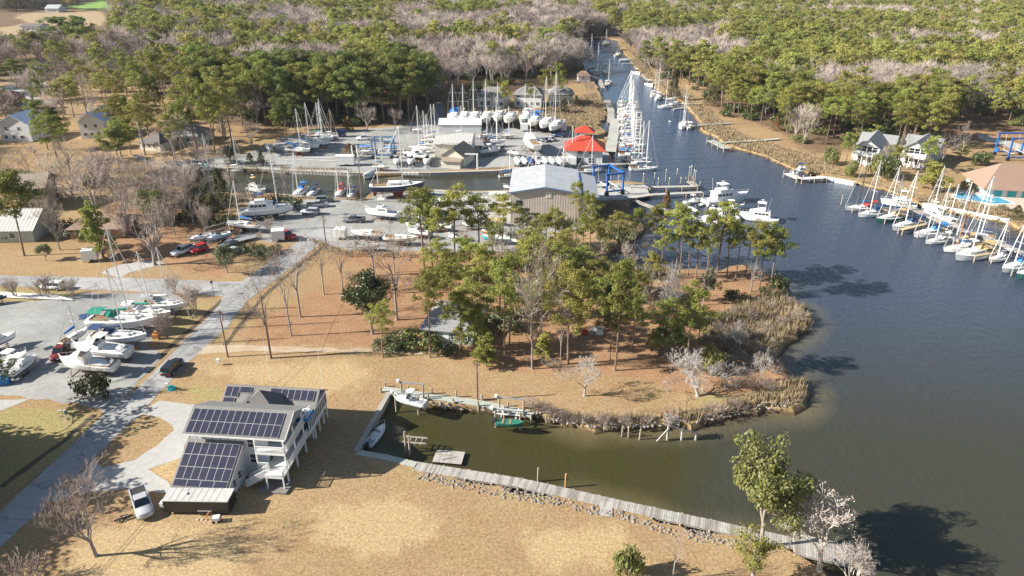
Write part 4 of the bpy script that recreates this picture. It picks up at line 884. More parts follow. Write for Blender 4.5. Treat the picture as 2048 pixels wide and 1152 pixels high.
# ---------------------------------------------------------------- reeds, brush, ground cover
def tufts(name, label, cat, polys, spacing, h, m, seed=3, nb=7, wd=.16, spread=.5, kind='stuff', thin=0.0):
    rnd = random.Random(seed); mb = MB()
    for pl in polys:
        pw = [(p.x, p.y) for p in P(pl)]; xs = [p[0] for p in pw]; ys = [p[1] for p in pw]; y = min(ys)
        while y < max(ys):
            x = min(xs)
            while x < max(xs):
                X = x+rnd.uniform(0, spacing); Y = y+rnd.uniform(0, spacing)
                if inpoly(X, Y, pw) and rnd.random() > thin and not (inpoly(X, Y, SHT) and dist_np(np.array([X]), np.array([Y]), SHT)[0] > 1.2):
                    s = h*(1+.9*noise.noise(Vector((X*.35, Y*.35, 5))))*rnd.uniform(.6, 1.15); z0 = -.6 if inpoly(X, Y, SHT) else 0
                    for i in range(nb):
                        a = rnd.uniform(0, 6.28); b = rnd.uniform(0, 6.28); r0 = spread*rnd.random()*.7
                        p = Vector((X+math.cos(a)*r0, Y+math.sin(a)*r0, z0)); tip = p+Vector((math.cos(a)*spread*rnd.uniform(.3, 1), math.sin(a)*spread*rnd.uniform(.3, 1), s)); sd = Vector((math.cos(b), math.sin(b), 0))*wd
                        o = len(mb.v); mb.v += [tuple(p-sd), tuple(p+sd), tuple(tip)]; mb.f.append((o, o+1, o+2)); mb.m.append(0)
                x += spacing
            y += spacing
    if mb.v: tag(mb.build(name, m), label, cat, kind=kind)
MARSH_NEAR = [[(1420,640),(1480,600),(1570,592),(1625,628),(1618,655),(1585,670),(1560,690),(1500,712),(1440,708),(1400,690)], [(1540,800),(1560,762),(1612,765),(1612,785),(1590,812),(1545,812)], [(1080,838),(1110,822),(1200,838),(1330,832),(1420,812),(1540,790),(1530,810),(1440,832),(1395,850),(1370,846),(1240,852),(1150,846)], [(1195,408),(1258,412),(1275,445),(1285,462),(1240,482),(1195,478)], [(1270,548),(1330,532),(1345,545),(1300,560)]]
tufts('reed_bed', 'tan dry reeds and marsh grass on the peninsula shore', 'reeds', MARSH_NEAR, .75, 1.3, M_reed, 3, 9, .085, .55)
MARSH_FAR = [[(1110,245),(1040,240),(1090,215),(1190,185),(1206,205),(1212,226),(1200,250),(1186,262),(1150,256)], [(1372,205),(1392,231),(1404,262),(1440,278),(1484,299),(1570,330),(1600,342),(1690,352),(1640,318),(1560,292),(1500,275),(1450,250),(1425,225),(1400,208)], [(1240,82),(1250,92),(1290,140),(1330,180),(1370,200),(1385,190),(1310,150),(1275,112)], [(1250,112),(1300,160),(1300,130)], [(1709,360),(1850,395),(1870,385),(1900,395),(2048,430),(2060,455),(2015,440),(1873,412),(1808,390)], [(1230,285),(1208,285),(1205,268),(1190,266)]]
tufts('marsh_grass', 'tan marsh grass along both banks of the creek', 'marsh grass', MARSH_FAR, 1.25, .95, M_reed, 4, 7, .14, .8)
tufts('grass_fringe', 'tall dry grass along the canal landing, ditches and yard edges', 'grass', [[(612,474),(700,505),(860,508),(1030,510),(1030,516),(860,516),(690,514),(640,500)], [(655,492),(640,505),(600,535),(590,530)], [(672,385),(730,398),(705,402),(670,396)], [(560,335),(700,338),(700,342),(560,342)], [(1190,400),(1262,400),(1262,412),(1190,412)]], .7, .7, M_reed, 6, 6, .07, .4)
BR = [(x, y) for x, y in ((1110,836),(1135,840),(1165,846),(1205,850),(1250,848),(1295,845),(1340,840),(1430,828),(1470,820),(1505,735),(1480,720),(1455,728),(1545,745),(1555,730),(1440,745),(1470,690),(1500,680),(1535,665),(1420,715),(1525,715),(1060,815),(1085,824),(850,500),(1225,495),(1180,500),(1130,515),(1085,525),(1060,540),(930,540),(900,555),(1240,560),(1290,580),(1350,575),(1340,600),(1000,725),(1050,728),(1100,735),(770,560),(820,565),(700,560),(500,462),(520,478),(470,470),(550,480),(1215,560),(1150,560),(1520,610),(1010,535),(1260,510),(1290,500),(860,570),(1430,640),(1465,625),(1500,640),(1540,620),(1560,650),(1520,670),(1475,660),(1440,665),(1590,640),(1580,610),(1545,690),(1500,700),(1455,700),(1410,690),(1390,730),(1420,750),(1470,750),(1510,775),(1540,780))]
for i, (x, y) in enumerate(BR):
    g = G(x, y); tree_at('brush', g.x, g.y, frnd.uniform(1.4, 2.6), 'leafless grey brown brush '+('on the stony basin bank '+('by the ruined pier' if x > 1180 else 'by the boat lift') if y > 800 and x < 1450 else 'in the reed bed '+('near its river edge' if x > 1530 else 'near its inner edge' if x < 1450 else 'in its middle') if y > 600 and x > 1380 else 'on the lawn edge under the white trunks' if y > 640 else 'at the small inlet' if x > 1140 else 'in the thicket behind the cottage' if x > 600 else 'by the parked boats of the canal lot'), 'brush clumps', None, frnd.uniform(1, 1.6))
UND = [(775,700,'oshrub'),(800,690,'shrub'),(842,688,'yshrub'),(890,705,'shrub'),(1130,545,'shrub'),(1095,550,'yshrub'),(940,560,'yshrub'),(900,548,'oshrub'),(1180,548,'shrub'),(1220,555,'yshrub'),(990,560,'shrub'),(1250,480,'oshrub'),(1225,470,'oshrub'),(145,462,'shrub'),(165,472,'shrub'),(30,478,'shrub'),(70,470,'shrub'),(505,505,'shrub'),(528,512,'oshrub'),(552,505,'shrub'),(1470,600,'shrub'),(1540,590,'shrub'),(1380,640,'yshrub'),(1010,655,'oshrub'),(400,395,'shrub'),(365,415,'shrub'),(380,440,'shrub'),(440,455,'shrub')]
for x, y, k in UND:
    g = G(x, y); tree_at(k, g.x, g.y, frnd.uniform(1.8, 3.2), 'low green bush under the trees '+('near the cottage' if y > 600 else 'by the left houses and lot' if x < 620 else 'of the thicket below the sheds'), 'low bushes under the trees', None, frnd.uniform(.9, 1.4))
# forest understorey
und = [(0, X+frnd.uniform(-3, 3), Y+frnd.uniform(-3, 3), frnd.uniform(2, 4.5), z) for i, (d, X, Y, h, z) in enumerate(pines+bares) if d < 480 and i % 2 == 0 and z != 'S']
us = [o for o in bpy.data.objects if o.name.startswith('shrub') and o.type == 'EMPTY'][:2]
forest_stuff('forest_undergrowth', 'dark undergrowth of bushes on the forest floor', 'undergrowth', und, [(o.children[0], o.children[1], 1.6) for o in us])
# ---------------------------------------------------------------- paints
def paint(n, c, r=.35, v=.05, **k): return mat(n, c, r, v, 1.2, **k)
W_hull = paint('white_gelcoat', (.80, .79, .76)); W_cream = paint('cream_gelcoat', (.74, .70, .60)); W_deck = paint('deck_white', (.74, .73, .69), .6, .08); K_navy = paint('navy_paint', (.02, .035, .09)); K_green = paint('green_paint', (.03, .16, .11)); K_red = paint('red_bottom_paint', (.22, .06, .04), .8); K_blueb = paint('blue_bottom_paint', (.03, .10, .22), .8); K_blackb = paint('black_bottom_paint', (.03, .03, .035), .8); K_teal = paint('teal_bottom_paint', (.04, .17, .16), .8); K_grey = paint('grey_paint', (.30, .31, .32), .5)
C_blue = mat('blue_canvas', (.03, .19, .50), .85, .15, 3); C_navy = mat('navy_canvas', (.02, .05, .14), .85, .15, 3); C_green = mat('green_canvas', (.01, .22, .15), .85, .15, 3); C_white = mat('white_canvas', (.72, .72, .70), .85, .08, 3); C_tan = mat('tan_canvas', (.52, .36, .16), .85, .15, 3); C_red = mat('red_canvas', (.40, .05, .03), .85, .15, 3); C_grey = mat('grey_tarp', (.36, .38, .40), .8, .2, 3)
M_alu = mat('aluminium_spar', (.72, .70, .66), .4, .05, 2); M_spar_dk = mat('black_spar', (.05, .045, .04), .5, .05, 2); M_spar_br = mat('wooden_spar', (.34, .17, .08), .5, .1, 2); M_steel = mat('stainless_wire', (.62, .62, .60), .35, .05, 2, metal=.3)
M_glass = mat('dark_glass', (.02, .028, .035), .08, .0, 1, spec=.8); M_rub = mat('black_rubber', (.03, .03, .03), .8, .1, 4); M_teak = mat('teak', (.33, .20, .11), .7, .2, 4)
M_wood = [mat('weathered_plank_%s' % n, c, .9, .2, 1.5) for n, c in (('pale', (.42, .39, .35)), ('grey', (.34, .315, .28)), ('brown', (.27, .235, .20)))]
M_pile = mat('piling_wood', (.38, .31, .23), .9, .25, 2.5); M_newwood = mat('yellow_timber', (.50, .40, .22), .85, .15, 2); M_greenwood = mat('treated_plank', (.40, .42, .36), .9, .15, 1.5)
M_gal = mat('galvanised_steel', (.45, .46, .47), .45, .1, 3, metal=.4); M_blue = paint('blue_steel_paint', (.02, .13, .42), .4); M_rustm = mat('rusty_steel', (.20, .09, .04), .9, .3, 3)
M_cap = paint('white_cap', (.8, .8, .78))
# ---------------------------------------------------------------- boats
def hull(L, B, fs, fm, fb, draft, tw=.7, full=.42, trans_rake=.0, flare=0.0, rows=None):
    N = 13; rings = []; deck = []
    for i in range(N):
        t = i/(N-1); x = -L/2+L*t
        b = (tw+(1-tw)*math.sin(min(1, t/full)*math.pi/2)) if t < full else max(0.0, 1-((t-full)/(1-full))**2.3)
        b = B/2*max(b, .012); sh = (fs*(1-t)**2+fb*t*t+2*fm*t*(1-t)*1.0)
        d = draft*(math.sin(math.pi*min(1, max(.0, .22+t*.78)))**.7 if t < .98 else .0); xr = x-(0 if t < .9 else 0)
        fl = flare*t; pt = []
        for q, (wb, z) in enumerate(((1.0, sh), (.97-fl*.25, sh*.55), (.90-fl*.45, .14), (.87-fl*.5, .02), (.62-fl*.4, -d*.6), (.0, -d))):
            xx = x-(1-z/sh)*L*.055*max(0, (t-.8)/.2) if z < sh else x
            xx = xx+(1-z/sh)*trans_rake*max(0, 1-t/.15)
            pt.append((xx, b*wb, z))
        rings.append(pt+[(p[0], -p[1], p[2]) for p in reversed(pt[:-1])]); deck.append((x, b, sh))
    mb = MB(); n = len(rings[0]); o = len(mb.v)
    for r in rings: mb.v += r
    band = [0, 0, 1, 2, 2, 2, 2, 1, 0, 0]
    for i in range(N-1):
        for j in range(n-1): mb.f.append((o+i*n+j, o+i*n+j+1, o+(i+1)*n+j+1, o+(i+1)*n+j)); mb.m.append(band[j])
    mb.f.append(tuple(range(n-1, -1, -1))); mb.m.append(0)
    dk = MB()
    for i in range(N-1):
        (xa, ba, za), (xb, bb, zb) = deck[i], deck[i+1]; o = len(dk.v)
        dk.v += [(xa, -ba*.97, za-.06), (xa, 0, za-.01), (xa, ba*.97, za-.06), (xb, -bb*.97, zb-.06), (xb, 0, zb-.01), (xb, bb*.97, zb-.06)]
        dk.f += [(o, o+3, o+4, o+1), (o+1, o+4, o+5, o+2)]; dk.m += [0, 0]
    return mb, dk, deck
def dk_at(deck, t):
    f = t*(len(deck)-1); i = min(int(f), len(deck)-2); k = f-i; return tuple(deck[i][q]*(1-k)+deck[i+1][q]*k for q in range(3))
def house_block(mb, L, deck, t0, t1, wd, h, m=0, slope0=.1, slope1=.35, inset=.82, zoff=-.04):   # a trunk cabin following the deck
    x0 = -L/2+L*t0; x1 = -L/2+L*t1; za = dk_at(deck, t0)[2]+zoff; zb = dk_at(deck, t1)[2]+zoff; w0 = min(wd, dk_at(deck, t0)[1]*1.6)/2; w1 = min(wd*.8, dk_at(deck, t1)[1]*1.4)/2
    xm = (x0+x1)/2; zt = max(za, zb)+h
    bot = [(x0, -w0, za), (xm, -w0, za), (x1, -w1, zb), (x1, w1, zb), (xm, w0, za), (x0, w0, za)]
    top = [(x0+slope0*h, -w0*inset, zt), (xm, -w0*inset, zt), (x1-h*slope1*2.2, -w1*inset, zt-.03), (x1-h*slope1*2.2, w1*inset, zt-.03), (xm, w0*inset, zt), (x0+slope0*h, w0*inset, zt)]
    mb.loft([bot, top], m, cap1=True); return x0, x1, w0, w1, zt
def win_strip(mb, x0, x1, y0, y1, z0, z1, lean, t=.012):     # dark windows proud of both cabin sides
    for s in (-1, 1):
        mb.add([(x0, s*(y0+t), z0), (x1, s*(y1+t), z0), (x1-.06, s*(y1*1-lean+t), z1), (x0+.06, s*(y0-lean+t), z1)], [(0, 1, 2, 3) if s < 0 else (3, 2, 1, 0)])
_sail = {}
def sailboat(label, x1, y1, x2, y2, yard=False, hullm=None, bot=None, canv=None, cover=None, mast=None, topy=None, bimini=True, ketch=False, group=None, L=None, spar=None, stripe=None, nomast=False, name='sailboat', zz=None, deckm=None):
    hullm = hullm or W_hull; bot = bot or K_blueb; cover = cover or C_blue; canv = canv or cover; spar = spar or M_alu; stripe = stripe or K_navy; deckm = deckm or W_deck
    a, b = G(x1, y1, 2.6 if yard else .1), G(x2, y2, 2.6 if yard else .1); d = (b-a).to_2d(); Lr = L or max(5.5, d.length); c = (a+b)/2; rz = math.atan2(d.y, d.x)
    dr = Lr*.135; z = zz if zz is not None else (dr+.28 if yard else WZ)
    if topy is not None:      # mast height read from the photograph
        p = Vector((c.x, c.y, 0)); v = (576-topy)/FPX; mh = p.y*(v*_c-_s)/(_c+v*_s)+CH-z; mh = max(Lr*.7, min(Lr*1.75, mh))
    else: mh = Lr*1.28
    mh = round(mh/Lr*10)/10*Lr
    key = (round(Lr*2)/2, round(mh/Lr, 2), hullm.name, bot.name, canv.name, cover.name, bimini, ketch, nomast, spar.name, deckm.name, stripe.name)
    Lb = key[0]
    if key not in _sail:
        Lk = Lb; B = Lk*.31; H = mh/Lr*Lk; ms = []
        hb, dk, deck = hull(Lk, B, Lk*.092, Lk*.078, Lk*.125, Lk*.045, .66, .45, trans_rake=Lk*.03)
        ms.append(('hull', hb.mesh('hull', [hullm, stripe, bot], True))); ms.append(('deck', dk.mesh('deck', deckm)))
        cb = MB(); x0, x1_, w0, w1, zt = house_block(cb, Lk, deck, .33, .74, B*.62, Lk*.042); cb.box(Lk*.22, Lk*.27, -.28, .28, zt-.3, zt-.06)
        ms.append(('cabin', cb.mesh('cabin', deckm)))
        wn = MB(); zd = dk_at(deck, .4)[2]; win_strip(wn, x0+Lk*.06, x0+Lk*.25, w0*.93, w0*.93, zd+Lk*.012, zd+Lk*.032, .02); ms.append(('window', wn.mesh('window', M_glass)))
        ck = MB(); zc = dk_at(deck, .15)[2]; wc = B*.22
        for s in (-1, 1): ck.box(-Lk*.43, -Lk*.18, s*wc-(.0 if s < 0 else -.0)-.06, s*wc+.06, zc-.03, zc+.2)
        ck.box(-Lk*.44, -Lk*.43, -wc, wc, zc-.03, zc+.2); ck.tube([(-Lk*.36, 0, zc), (-Lk*.36, 0, zc+.55)], .05, 5)
        ck.tube([(-Lk*.36+.02, .42*math.cos(q*.785), zc+.75+.42*math.sin(q*.785)) for q in range(9)], .03, 4, cap=False); ms.append(('cockpit', ck.mesh('cockpit', M_teak)))
        cf = MB(); cf.box(-Lk*.425, -Lk*.185, -wc+.06, wc-.06, zc-.005, zc+.01); ms.append(('cockpit_floor', cf.mesh('cockpit_floor', M_teak)))
        kl = MB(); kd = Lk*.135
        for (xa, xb, zb, th) in ((-Lk*.10, Lk*.12, kd, .10), (-Lk*.44, -Lk*.37, kd*.85, .05)):
            s = (xb-xa); zt_ = -Lk*.03; kl.loft([[(xa+s*.1, -th*.7, -zb), (xb-s*.25, -th*.7, -zb), (xb-s*.25, th*.7, -zb), (xa+s*.1, th*.7, -zb)], [(xa, -th, zt_), (xb, -th, zt_), (xb, th, zt_), (xa, th, zt_)]], 0, cap0=True, cap1=True)
        ms.append(('keel', kl.mesh('keel', bot)))
        rl = MB(); pts = []
        for s in (-1, 1):
            line = []
            for q in range(9):
                t = .06+q*.112; X, Y, Z = dk_at(deck, t); line.append((X, s*Y*.95, Z+.62)); rl.tube([(X, s*Y*.95, Z-.05), (X, s*Y*.95, Z+.62)], .02, 3, cap=False)
            rl.tube(line, .016, 3, cap=False)
        X, Y, Z = dk_at(deck, .99); rl.tube([(line[-1][0], -line[-1][1], line[-1][2]), (X+.15, 0, Z+.6), line[-1]], .025, 3, cap=False); ms.append(('guard_rail', rl.mesh('guard_rail', M_steel)))
        if not nomast:
            def rig(xm, hh, zb):
                m = MB(); m.tube([(xm, 0, zb), (xm-.01*hh, 0, zb+hh)], [.14, .09], 6)
                for q in (.42, .7): m.beam((xm-.005*hh, -B*.36, zb+hh*q-.03), (xm-.005*hh, B*.36, zb+hh*q-.03), .07, .05)
                return m
            m = rig(Lk*.10, H, zt-.15)
            if ketch: o = rig(-Lk*.34, H*.68, zc); k = len(m.v); m.v += o.v; m.f += [tuple(i+k for i in f) for f in o.f]; m.m += o.m
            ms.append(('mast', m.mesh('mast', spar)))
            st = MB(); tp = (Lk*.10-.01*H, 0, zt+H*.985); X, Y, Z = dk_at(deck, .99); st.tube([(X, 0, Z), tp], .055, 4, cap=False); st.tube([(-Lk*.49, 0, zc+.1), tp], .02, 3, cap=False)
            for s in (-1, 1):
                st.tube([(Lk*.09, s*B*.43, dk_at(deck, .6)[2]), (Lk*.10, s*B*.36, zt+H*.42), tp], .02, 3, cap=False)
            ms.append(('rigging', st.mesh('rigging', M_steel)))
            bm_ = MB(); bl = .40 if not ketch else .34
            bm_.tube([(Lk*.09, 0, zt+.85), (-Lk*(bl-.10), 0, zt+.8)], .075, 5); ms.append(('boom', bm_.mesh('boom', spar)))
            cv = MB(); cv.tube([(Lk*.085, 0, zt+1.25), (Lk*.06, 0, zt+1.15), (-Lk*.1, 0, zt+1.02), (-Lk*(bl-.11), 0, zt+.95)], [.12, .24, .2, .1], 6); ms.append(('sail_cover', cv.mesh('sail_cover', cover)))
        if bimini:
            bi = MB(); za = zc+1.75; ring = []
            for q, zz_ in ((-.5, -.22), (-.25, -.03), (0, 0), (.25, -.03), (.5, -.22)): ring.append((q*B*.72, za+zz_))
            rr = [[(x, y, z_) for y, z_ in ring] for x in (-Lk*.43, -Lk*.31, -Lk*.24)]; bi.loft(rr, 0, closed=False); bi.loft([[(p[0], p[1], p[2]-.04) for p in reversed(r)] for r in rr], 0, closed=False)
            dd = [[(x, y*sc, zt+h0*(1-abs(y/(B*.5))**2)) for y in (-B*.36, -B*.22, 0, B*.22, B*.36)] for x, sc, h0 in ((-Lk*.20, 1, .75), (-Lk*.13, .95, .7), (-Lk*.07, .85, .1))]
            bi.loft(dd, 0, closed=False); bi.loft([[(p[0], p[1], p[2]-.03) for p in reversed(r)] for r in dd], 0, closed=False)
            for s in (-1, 1): bi.tube([(-Lk*.4, s*B*.34, zc), (-Lk*.4, s*B*.34, za-.2)], .03, 3); bi.tube([(-Lk*.26, s*B*.34, zc), (-Lk*.26, s*B*.34, za-.2)], .03, 3)
            ms.append(('bimini', bi.mesh('bimini', canv)))
        _sail[key] = ms
    t = thing(name, label, 'sailboat', (c.x, c.y, z), rz, group)
    for nm, me in _sail[key]: put(nm, me, t)
    if yard and zz is None: cradle(label, c, rz, Lb, z)
    return t
_cr = {}
def cradle(label, c, rz, L, z):
    k = round(L)
    if k not in _cr:
        m = MB()
        for x in (-L*.28, -L*.02, L*.22):
            for s in (-1, 1):
                y = s*L*.15
                m.tube([(x, y*1.0, 0), (x, y*.72, L*.13)], .05, 5)
                for q in (-1, 1): m.tube([(x+q*.45, y*1.25, 0), (x, y*.9, L*.07)], .035, 4)
                m.box(x-.16, x+.16, y*.72-.14, y*.72+.14, L*.13, L*.13+.05)
        for x in (-L*.09, L*.03): m.box(x-.2, x+.2, -.35, .35, 0, .28)
        for x in (-L*.28, -L*.02, L*.22): m.beam((x, -L*.15, .06), (x, L*.15, .06), .08, .1)
        m.beam((-L*.29, 0, .05), (L*.23, 0, .05), .12, .1)
        _cr[k] = m.mesh('jack_stands', M_rustm)
    o = put('boat_cradle', _cr[k], None, (c.x, c.y, 0), rz); tag(o, cradle_label(label), 'boat cradle', 'stands under the grounded boats')
def cradle_label(l):
    w = ('rusty stands under the '+l).split(); return ' '.join(w[:16])
_pow = {}
def powerboat(label, kind, x1, y1, x2, y2, z=None, yard=False, bot=None, hullm=None, canv=None, group=None, trailer=False, name='motorboat', stern_wood=False, L=None, zg=None):
    hullm = hullm or W_hull; bot = bot or K_blueb; canv = canv or C_navy
    zr = (1.6 if yard else 0) if z is None else z+.6
    a, b = G(x1, y1, zr if zg is None else zg), G(x2, y2, zr if zg is None else zg); d = (b-a).to_2d(); Lr = L or max(4, d.length); c = (a+b)/2; rz = math.atan2(d.y, d.x)
    Lk = round(Lr*2)/2; key = (kind, Lk, hullm.name, bot.name, canv.name, stern_wood)
    if key not in _pow:
        ms = []; big = kind in ('yacht', 'sportfish', 'trawler'); B = Lk*(.31 if big else .34)
        fs, fm, fb = (Lk*.085, Lk*.10, Lk*.165) if big else (Lk*.09, Lk*.10, Lk*.15)
        if kind in ('skiff', 'rib'): fs, fm, fb = .5, .5, .8
        hb, dk, deck = hull(Lk, B, fs, fm, fb, Lk*.055, .88, .5, flare=.35); ms.append(('hull', hb.mesh('hull', [hullm, K_navy if kind != 'skiff' else hullm, bot], True)))
        ms.append(('deck', dk.mesh('deck', W_deck if kind != 'skiff' else (hullm if hullm is not W_hull else K_grey))))
        def ckpit(t0, t1, m=K_grey):
            q = MB(); z0 = dk_at(deck, t0)[2]; w_ = B*.36
            q.box(-Lk/2+Lk*t0, -Lk/2+Lk*t1, -w_, w_, z0-.04, z0+.012); r = MB()
            for s in (-1, 1): r.box(-Lk/2+Lk*t0, -Lk/2+Lk*t1, s*w_-.05, s*w_+.05, z0-.02, z0+.2)
            r.box(-Lk/2+Lk*t0-.08, -Lk/2+Lk*t0, -w_, w_, z0-.02, z0+.2)
            ms.append(('cockpit_floor', q.mesh('cockpit_floor', m))); ms.append(('coaming', r.mesh('coaming', M_teak if stern_wood else W_deck)))
        def ckwin(w_, x0, x1_, z0, z1, wf): pass
        if kind in ('yacht', 'trawler', 'sportfish'):
            ckpit(.02, .2 if kind != 'sportfish' else .3)
            t0, t1 = (.2, .72) if kind != 'sportfish' else (.3, .68); hh = Lk*.10
            sb = MB(); x0, x1_, w0, w1, zt = house_block(sb, Lk, deck, t0, t1, B*.74, hh, slope0=.05, slope1=.28, inset=.9); ms.append(('cabin', sb.mesh('cabin', hullm)))
            wn = MB(); zd = dk_at(deck, .4)[2]; xm = (x0+x1_)/2; n = 4
            for i in range(n):
                xa = x0+.5+(xm-x0-.1)/n*i*1.25; win_strip(wn, xa, xa+(xm-x0)/n, w0*.965, w0*.965, zt-hh*.62, zt-hh*.2, .02*Lk*.1)
            zb = dk_at(deck, t1)[2]; wn.add([(x1_-hh*.16, -w1*.9, zb+hh*.42), (x1_-hh*.16, w1*.9, zb+hh*.42), (x1_-hh*.50, w1*.86, zt-.12), (x1_-hh*.50, -w1*.86, zt-.12)], [(0, 1, 2, 3)]); ms.append(('window', wn.mesh('window', M_glass)))
            fb_ = MB(); fx0, fx1 = x0+(0 if kind == 'trawler' else .6), xm+Lk*.1
            rd = [(fx0-.3, -w0*.95), (fx1, -w0*.9), (fx1+.5, -w0*.4), (fx1+.5, w0*.4), (fx1, w0*.9), (fx0-.3, w0*.95)]; fb_.prism(rd, zt-.01, zt+.10)
            k = .62; up = [(fx0+Lk*.08, -w0*.8), (fx1-.4, -w0*.75), (fx1, -w0*.4), (fx1, w0*.4), (fx1-.4, w0*.75), (fx0+Lk*.08, w0*.8)]
            fb_.loft([[(p[0], p[1], zt+.1) for p in up], [(p[0]-.15, p[1]*.96, zt+.1+Lk*.05) for p in up]], 0, cap1=True); ms.append(('flybridge', fb_.mesh('flybridge', hullm)))
            tp = MB(); zh = zt+2.15; cx = (fx0+fx1)/2
            tp.prism([(cx-Lk*.09, -w0*.75), (cx+Lk*.09, -w0*.7), (cx+Lk*.11, 0), (cx+Lk*.09, w0*.7), (cx-Lk*.09, w0*.75)], zh, zh+.08)
            for sx in (-1, 1):
                for sy in (-1, 1): tp.tube([(cx+sx*Lk*.08, sy*w0*.62, zt+.1), (cx+sx*Lk*.08, sy*w0*.62, zh)], .035, 4)
            ms.append(('hard_top', tp.mesh('hard_top', canv)))
            ws = MB(); ws.add([(fx1-.05, -w0*.5, zt+.1+Lk*.05), (fx1-.05, w0*.5, zt+.1+Lk*.05), (fx1-.35, w0*.45, zt+.55+Lk*.05), (fx1-.35, -w0*.45, zt+.55+Lk*.05)], [(0, 1, 2, 3), (3, 2, 1, 0)]); ms.append(('windscreen', ws.mesh('windscreen', M_glass)))
            an = MB(); an.tube([(fx0+.2, -w0*.6, zt+.1), (fx0-.3, -w0*.6, zt+3.2)], .03, 3); an.tube([(fx0+.2, w0*.6, zt+.1), (fx0-.3, w0*.6, zt+3.8)], .03, 3); an.tube([(cx, 0, zh), (cx, 0, zh+.7)], .05, 5); an.box(cx-.35, cx+.35, -.12, .12, zh+.7, zh+.8)
            ms.append(('antenna', an.mesh('antenna', M_cap)))
        elif kind in ('express', 'lobster', 'cuddy'):
            ckpit(.04, .46)
            sb = MB(); x0, x1_, w0, w1, zt = house_block(sb, Lk, deck, .46, .84, B*.66, Lk*(.055 if kind != 'lobster' else .12), slope0=.1, slope1=.5); ms.append(('cabin', sb.mesh('cabin', hullm)))
            ws = MB(); xw = x0+Lk*.10; h = Lk*.07; ws.loft([[(xw-Lk*.1, -w0*1.0, zt-.05), (xw, -w0*.85, zt), (xw+Lk*.04, 0, zt), (xw, w0*.85, zt), (xw-Lk*.1, w0*1.0, zt-.05)], [(xw-Lk*.11, -w0*.9, zt+h), (xw-Lk*.05, -w0*.75, zt+h), (xw-Lk*.02, 0, zt+h), (xw-Lk*.05, w0*.75, zt+h), (xw-Lk*.11, w0*.9, zt+h)]], 0, closed=False)
            ms.append(('windscreen', ws.mesh('windscreen', M_glass)))
            if kind != 'cuddy':
                tp = MB(); zh = zt+h+(.75 if kind == 'express' else .3); tp.prism([(x0-Lk*.10, -w0*.9), (x0+Lk*.06, -w0*.85), (x0+Lk*.09, 0), (x0+Lk*.06, w0*.85), (x0-Lk*.10, w0*.9)], zh, zh+.07)
                for sx in (-.08, .05):
                    for sy in (-1, 1): tp.tube([(x0+sx*Lk, sy*w0*.8, dk_at(deck, .4)[2]), (x0+sx*Lk, sy*w0*.8, zh)], .03, 4)
                ms.append(('hard_top', tp.mesh('hard_top', canv)))
        elif kind == 'console':
            q = MB(); z0 = dk_at(deck, .4)[2]; q.box(-Lk*.44, Lk*.22, -B*.36, B*.36, z0-.05, z0+.012); ms.append(('cockpit_floor', q.mesh('cockpit_floor', K_grey)))
            q = MB(); q.box(-.3, .45, -.38, .38, z0, z0+.85); q.box(-1.0, -.5, -.4, .4, z0, z0+.6); ms.append(('console', q.mesh('console', W_hull)))
            q = MB(); q.prism([(-1.0, -.8), (.6, -.8), (.75, 0), (.6, .8), (-1.0, .8)], z0+1.75, z0+1.82)
            for sx in (-.75, .4):
                for sy in (-1, 1): q.tube([(sx, sy*.45, z0), (sx, sy*.6, z0+1.75)], .03, 4)
            ms.append(('t_top', q.mesh('t_top', canv)))
            q = MB(); q.box(Lk*.16, Lk*.30, -B*.22, B*.22, z0, z0+.25); ms.append(('bow_seat', q.mesh('bow_seat', W_deck)))
        elif kind == 'covered':
            cv = MB(); rr = []
            for i in range(9):
                t = .02+i*.118; X, Y, Z = dk_at(deck, t); hgt = Lk*.075*(1-abs(t-.42)*1.1)+.08; rr.append([(X, Y*s, Z+hgt*(1-abs(s)**1.6)-.03) for s in (-1.02, -.7, -.35, 0, .35, .7, 1.02)])
            cv.loft(rr, 0, closed=False); ms.append(('boat_cover', cv.mesh('boat_cover', canv, True)))
        elif kind in ('skiff', 'rib'):
            q = MB(); z0 = dk_at(deck, .4)[2]
            for x in (-Lk*.25, 0, Lk*.2): q.box(x-.15, x+.15, -B*.40, B*.40, z0-.02, z0+.04)
            ms.append(('thwart', q.mesh('thwart', M_teak)))
        if kind in ('console', 'cuddy', 'skiff', 'covered'):
            q = MB(); z0 = dk_at(deck, 0)[2]; q.loft([[(-Lk*.5-.55, -.2, z0-.1), (-Lk*.5-.05, -.2, z0-.1), (-Lk*.5-.05, .2, z0-.1), (-Lk*.5-.55, .2, z0-.1)], [(-Lk*.5-.5, -.16, z0+.45), (-Lk*.5-.05, -.2, z0+.5), (-Lk*.5-.05, .2, z0+.5), (-Lk*.5-.5, .16, z0+.45)]], 0, cap0=True, cap1=True); q.box(-Lk*.5-.4, -Lk*.5-.2, -.07, .07, -.5, z0-.1)
            ms.append(('outboard_motor', q.mesh('outboard_motor', M_rub)))
        if kind not in ('skiff', 'covered', 'rib'):
            rl = MB(); ln = []
            for s in (-1, 1):
                l = []
                for q in range(6):
                    X, Y, Z = dk_at(deck, .55+q*.088); l.append((X, s*Y*.93, Z+.6)); rl.tube([(X, s*Y*.93, Z-.05), (X, s*Y*.93, Z+.6)], .018, 3, cap=False)
                ln += l if s < 0 else l[::-1]
            rl.tube(ln, .022, 3, cap=False); ms.append(('bow_rail', rl.mesh('bow_rail', M_steel)))
        _pow[key] = ms
    z_ = z if z is not None else (WZ if not yard else (Lk*.055+.55 if trailer else Lk*.055+.75))
    t = thing(name, label, 'motorboat' if kind not in ('skiff', 'rib') else 'boat', (c.x, c.y, z_), rz, group)
    for nm, me in _pow[key]: put(nm, me, t)
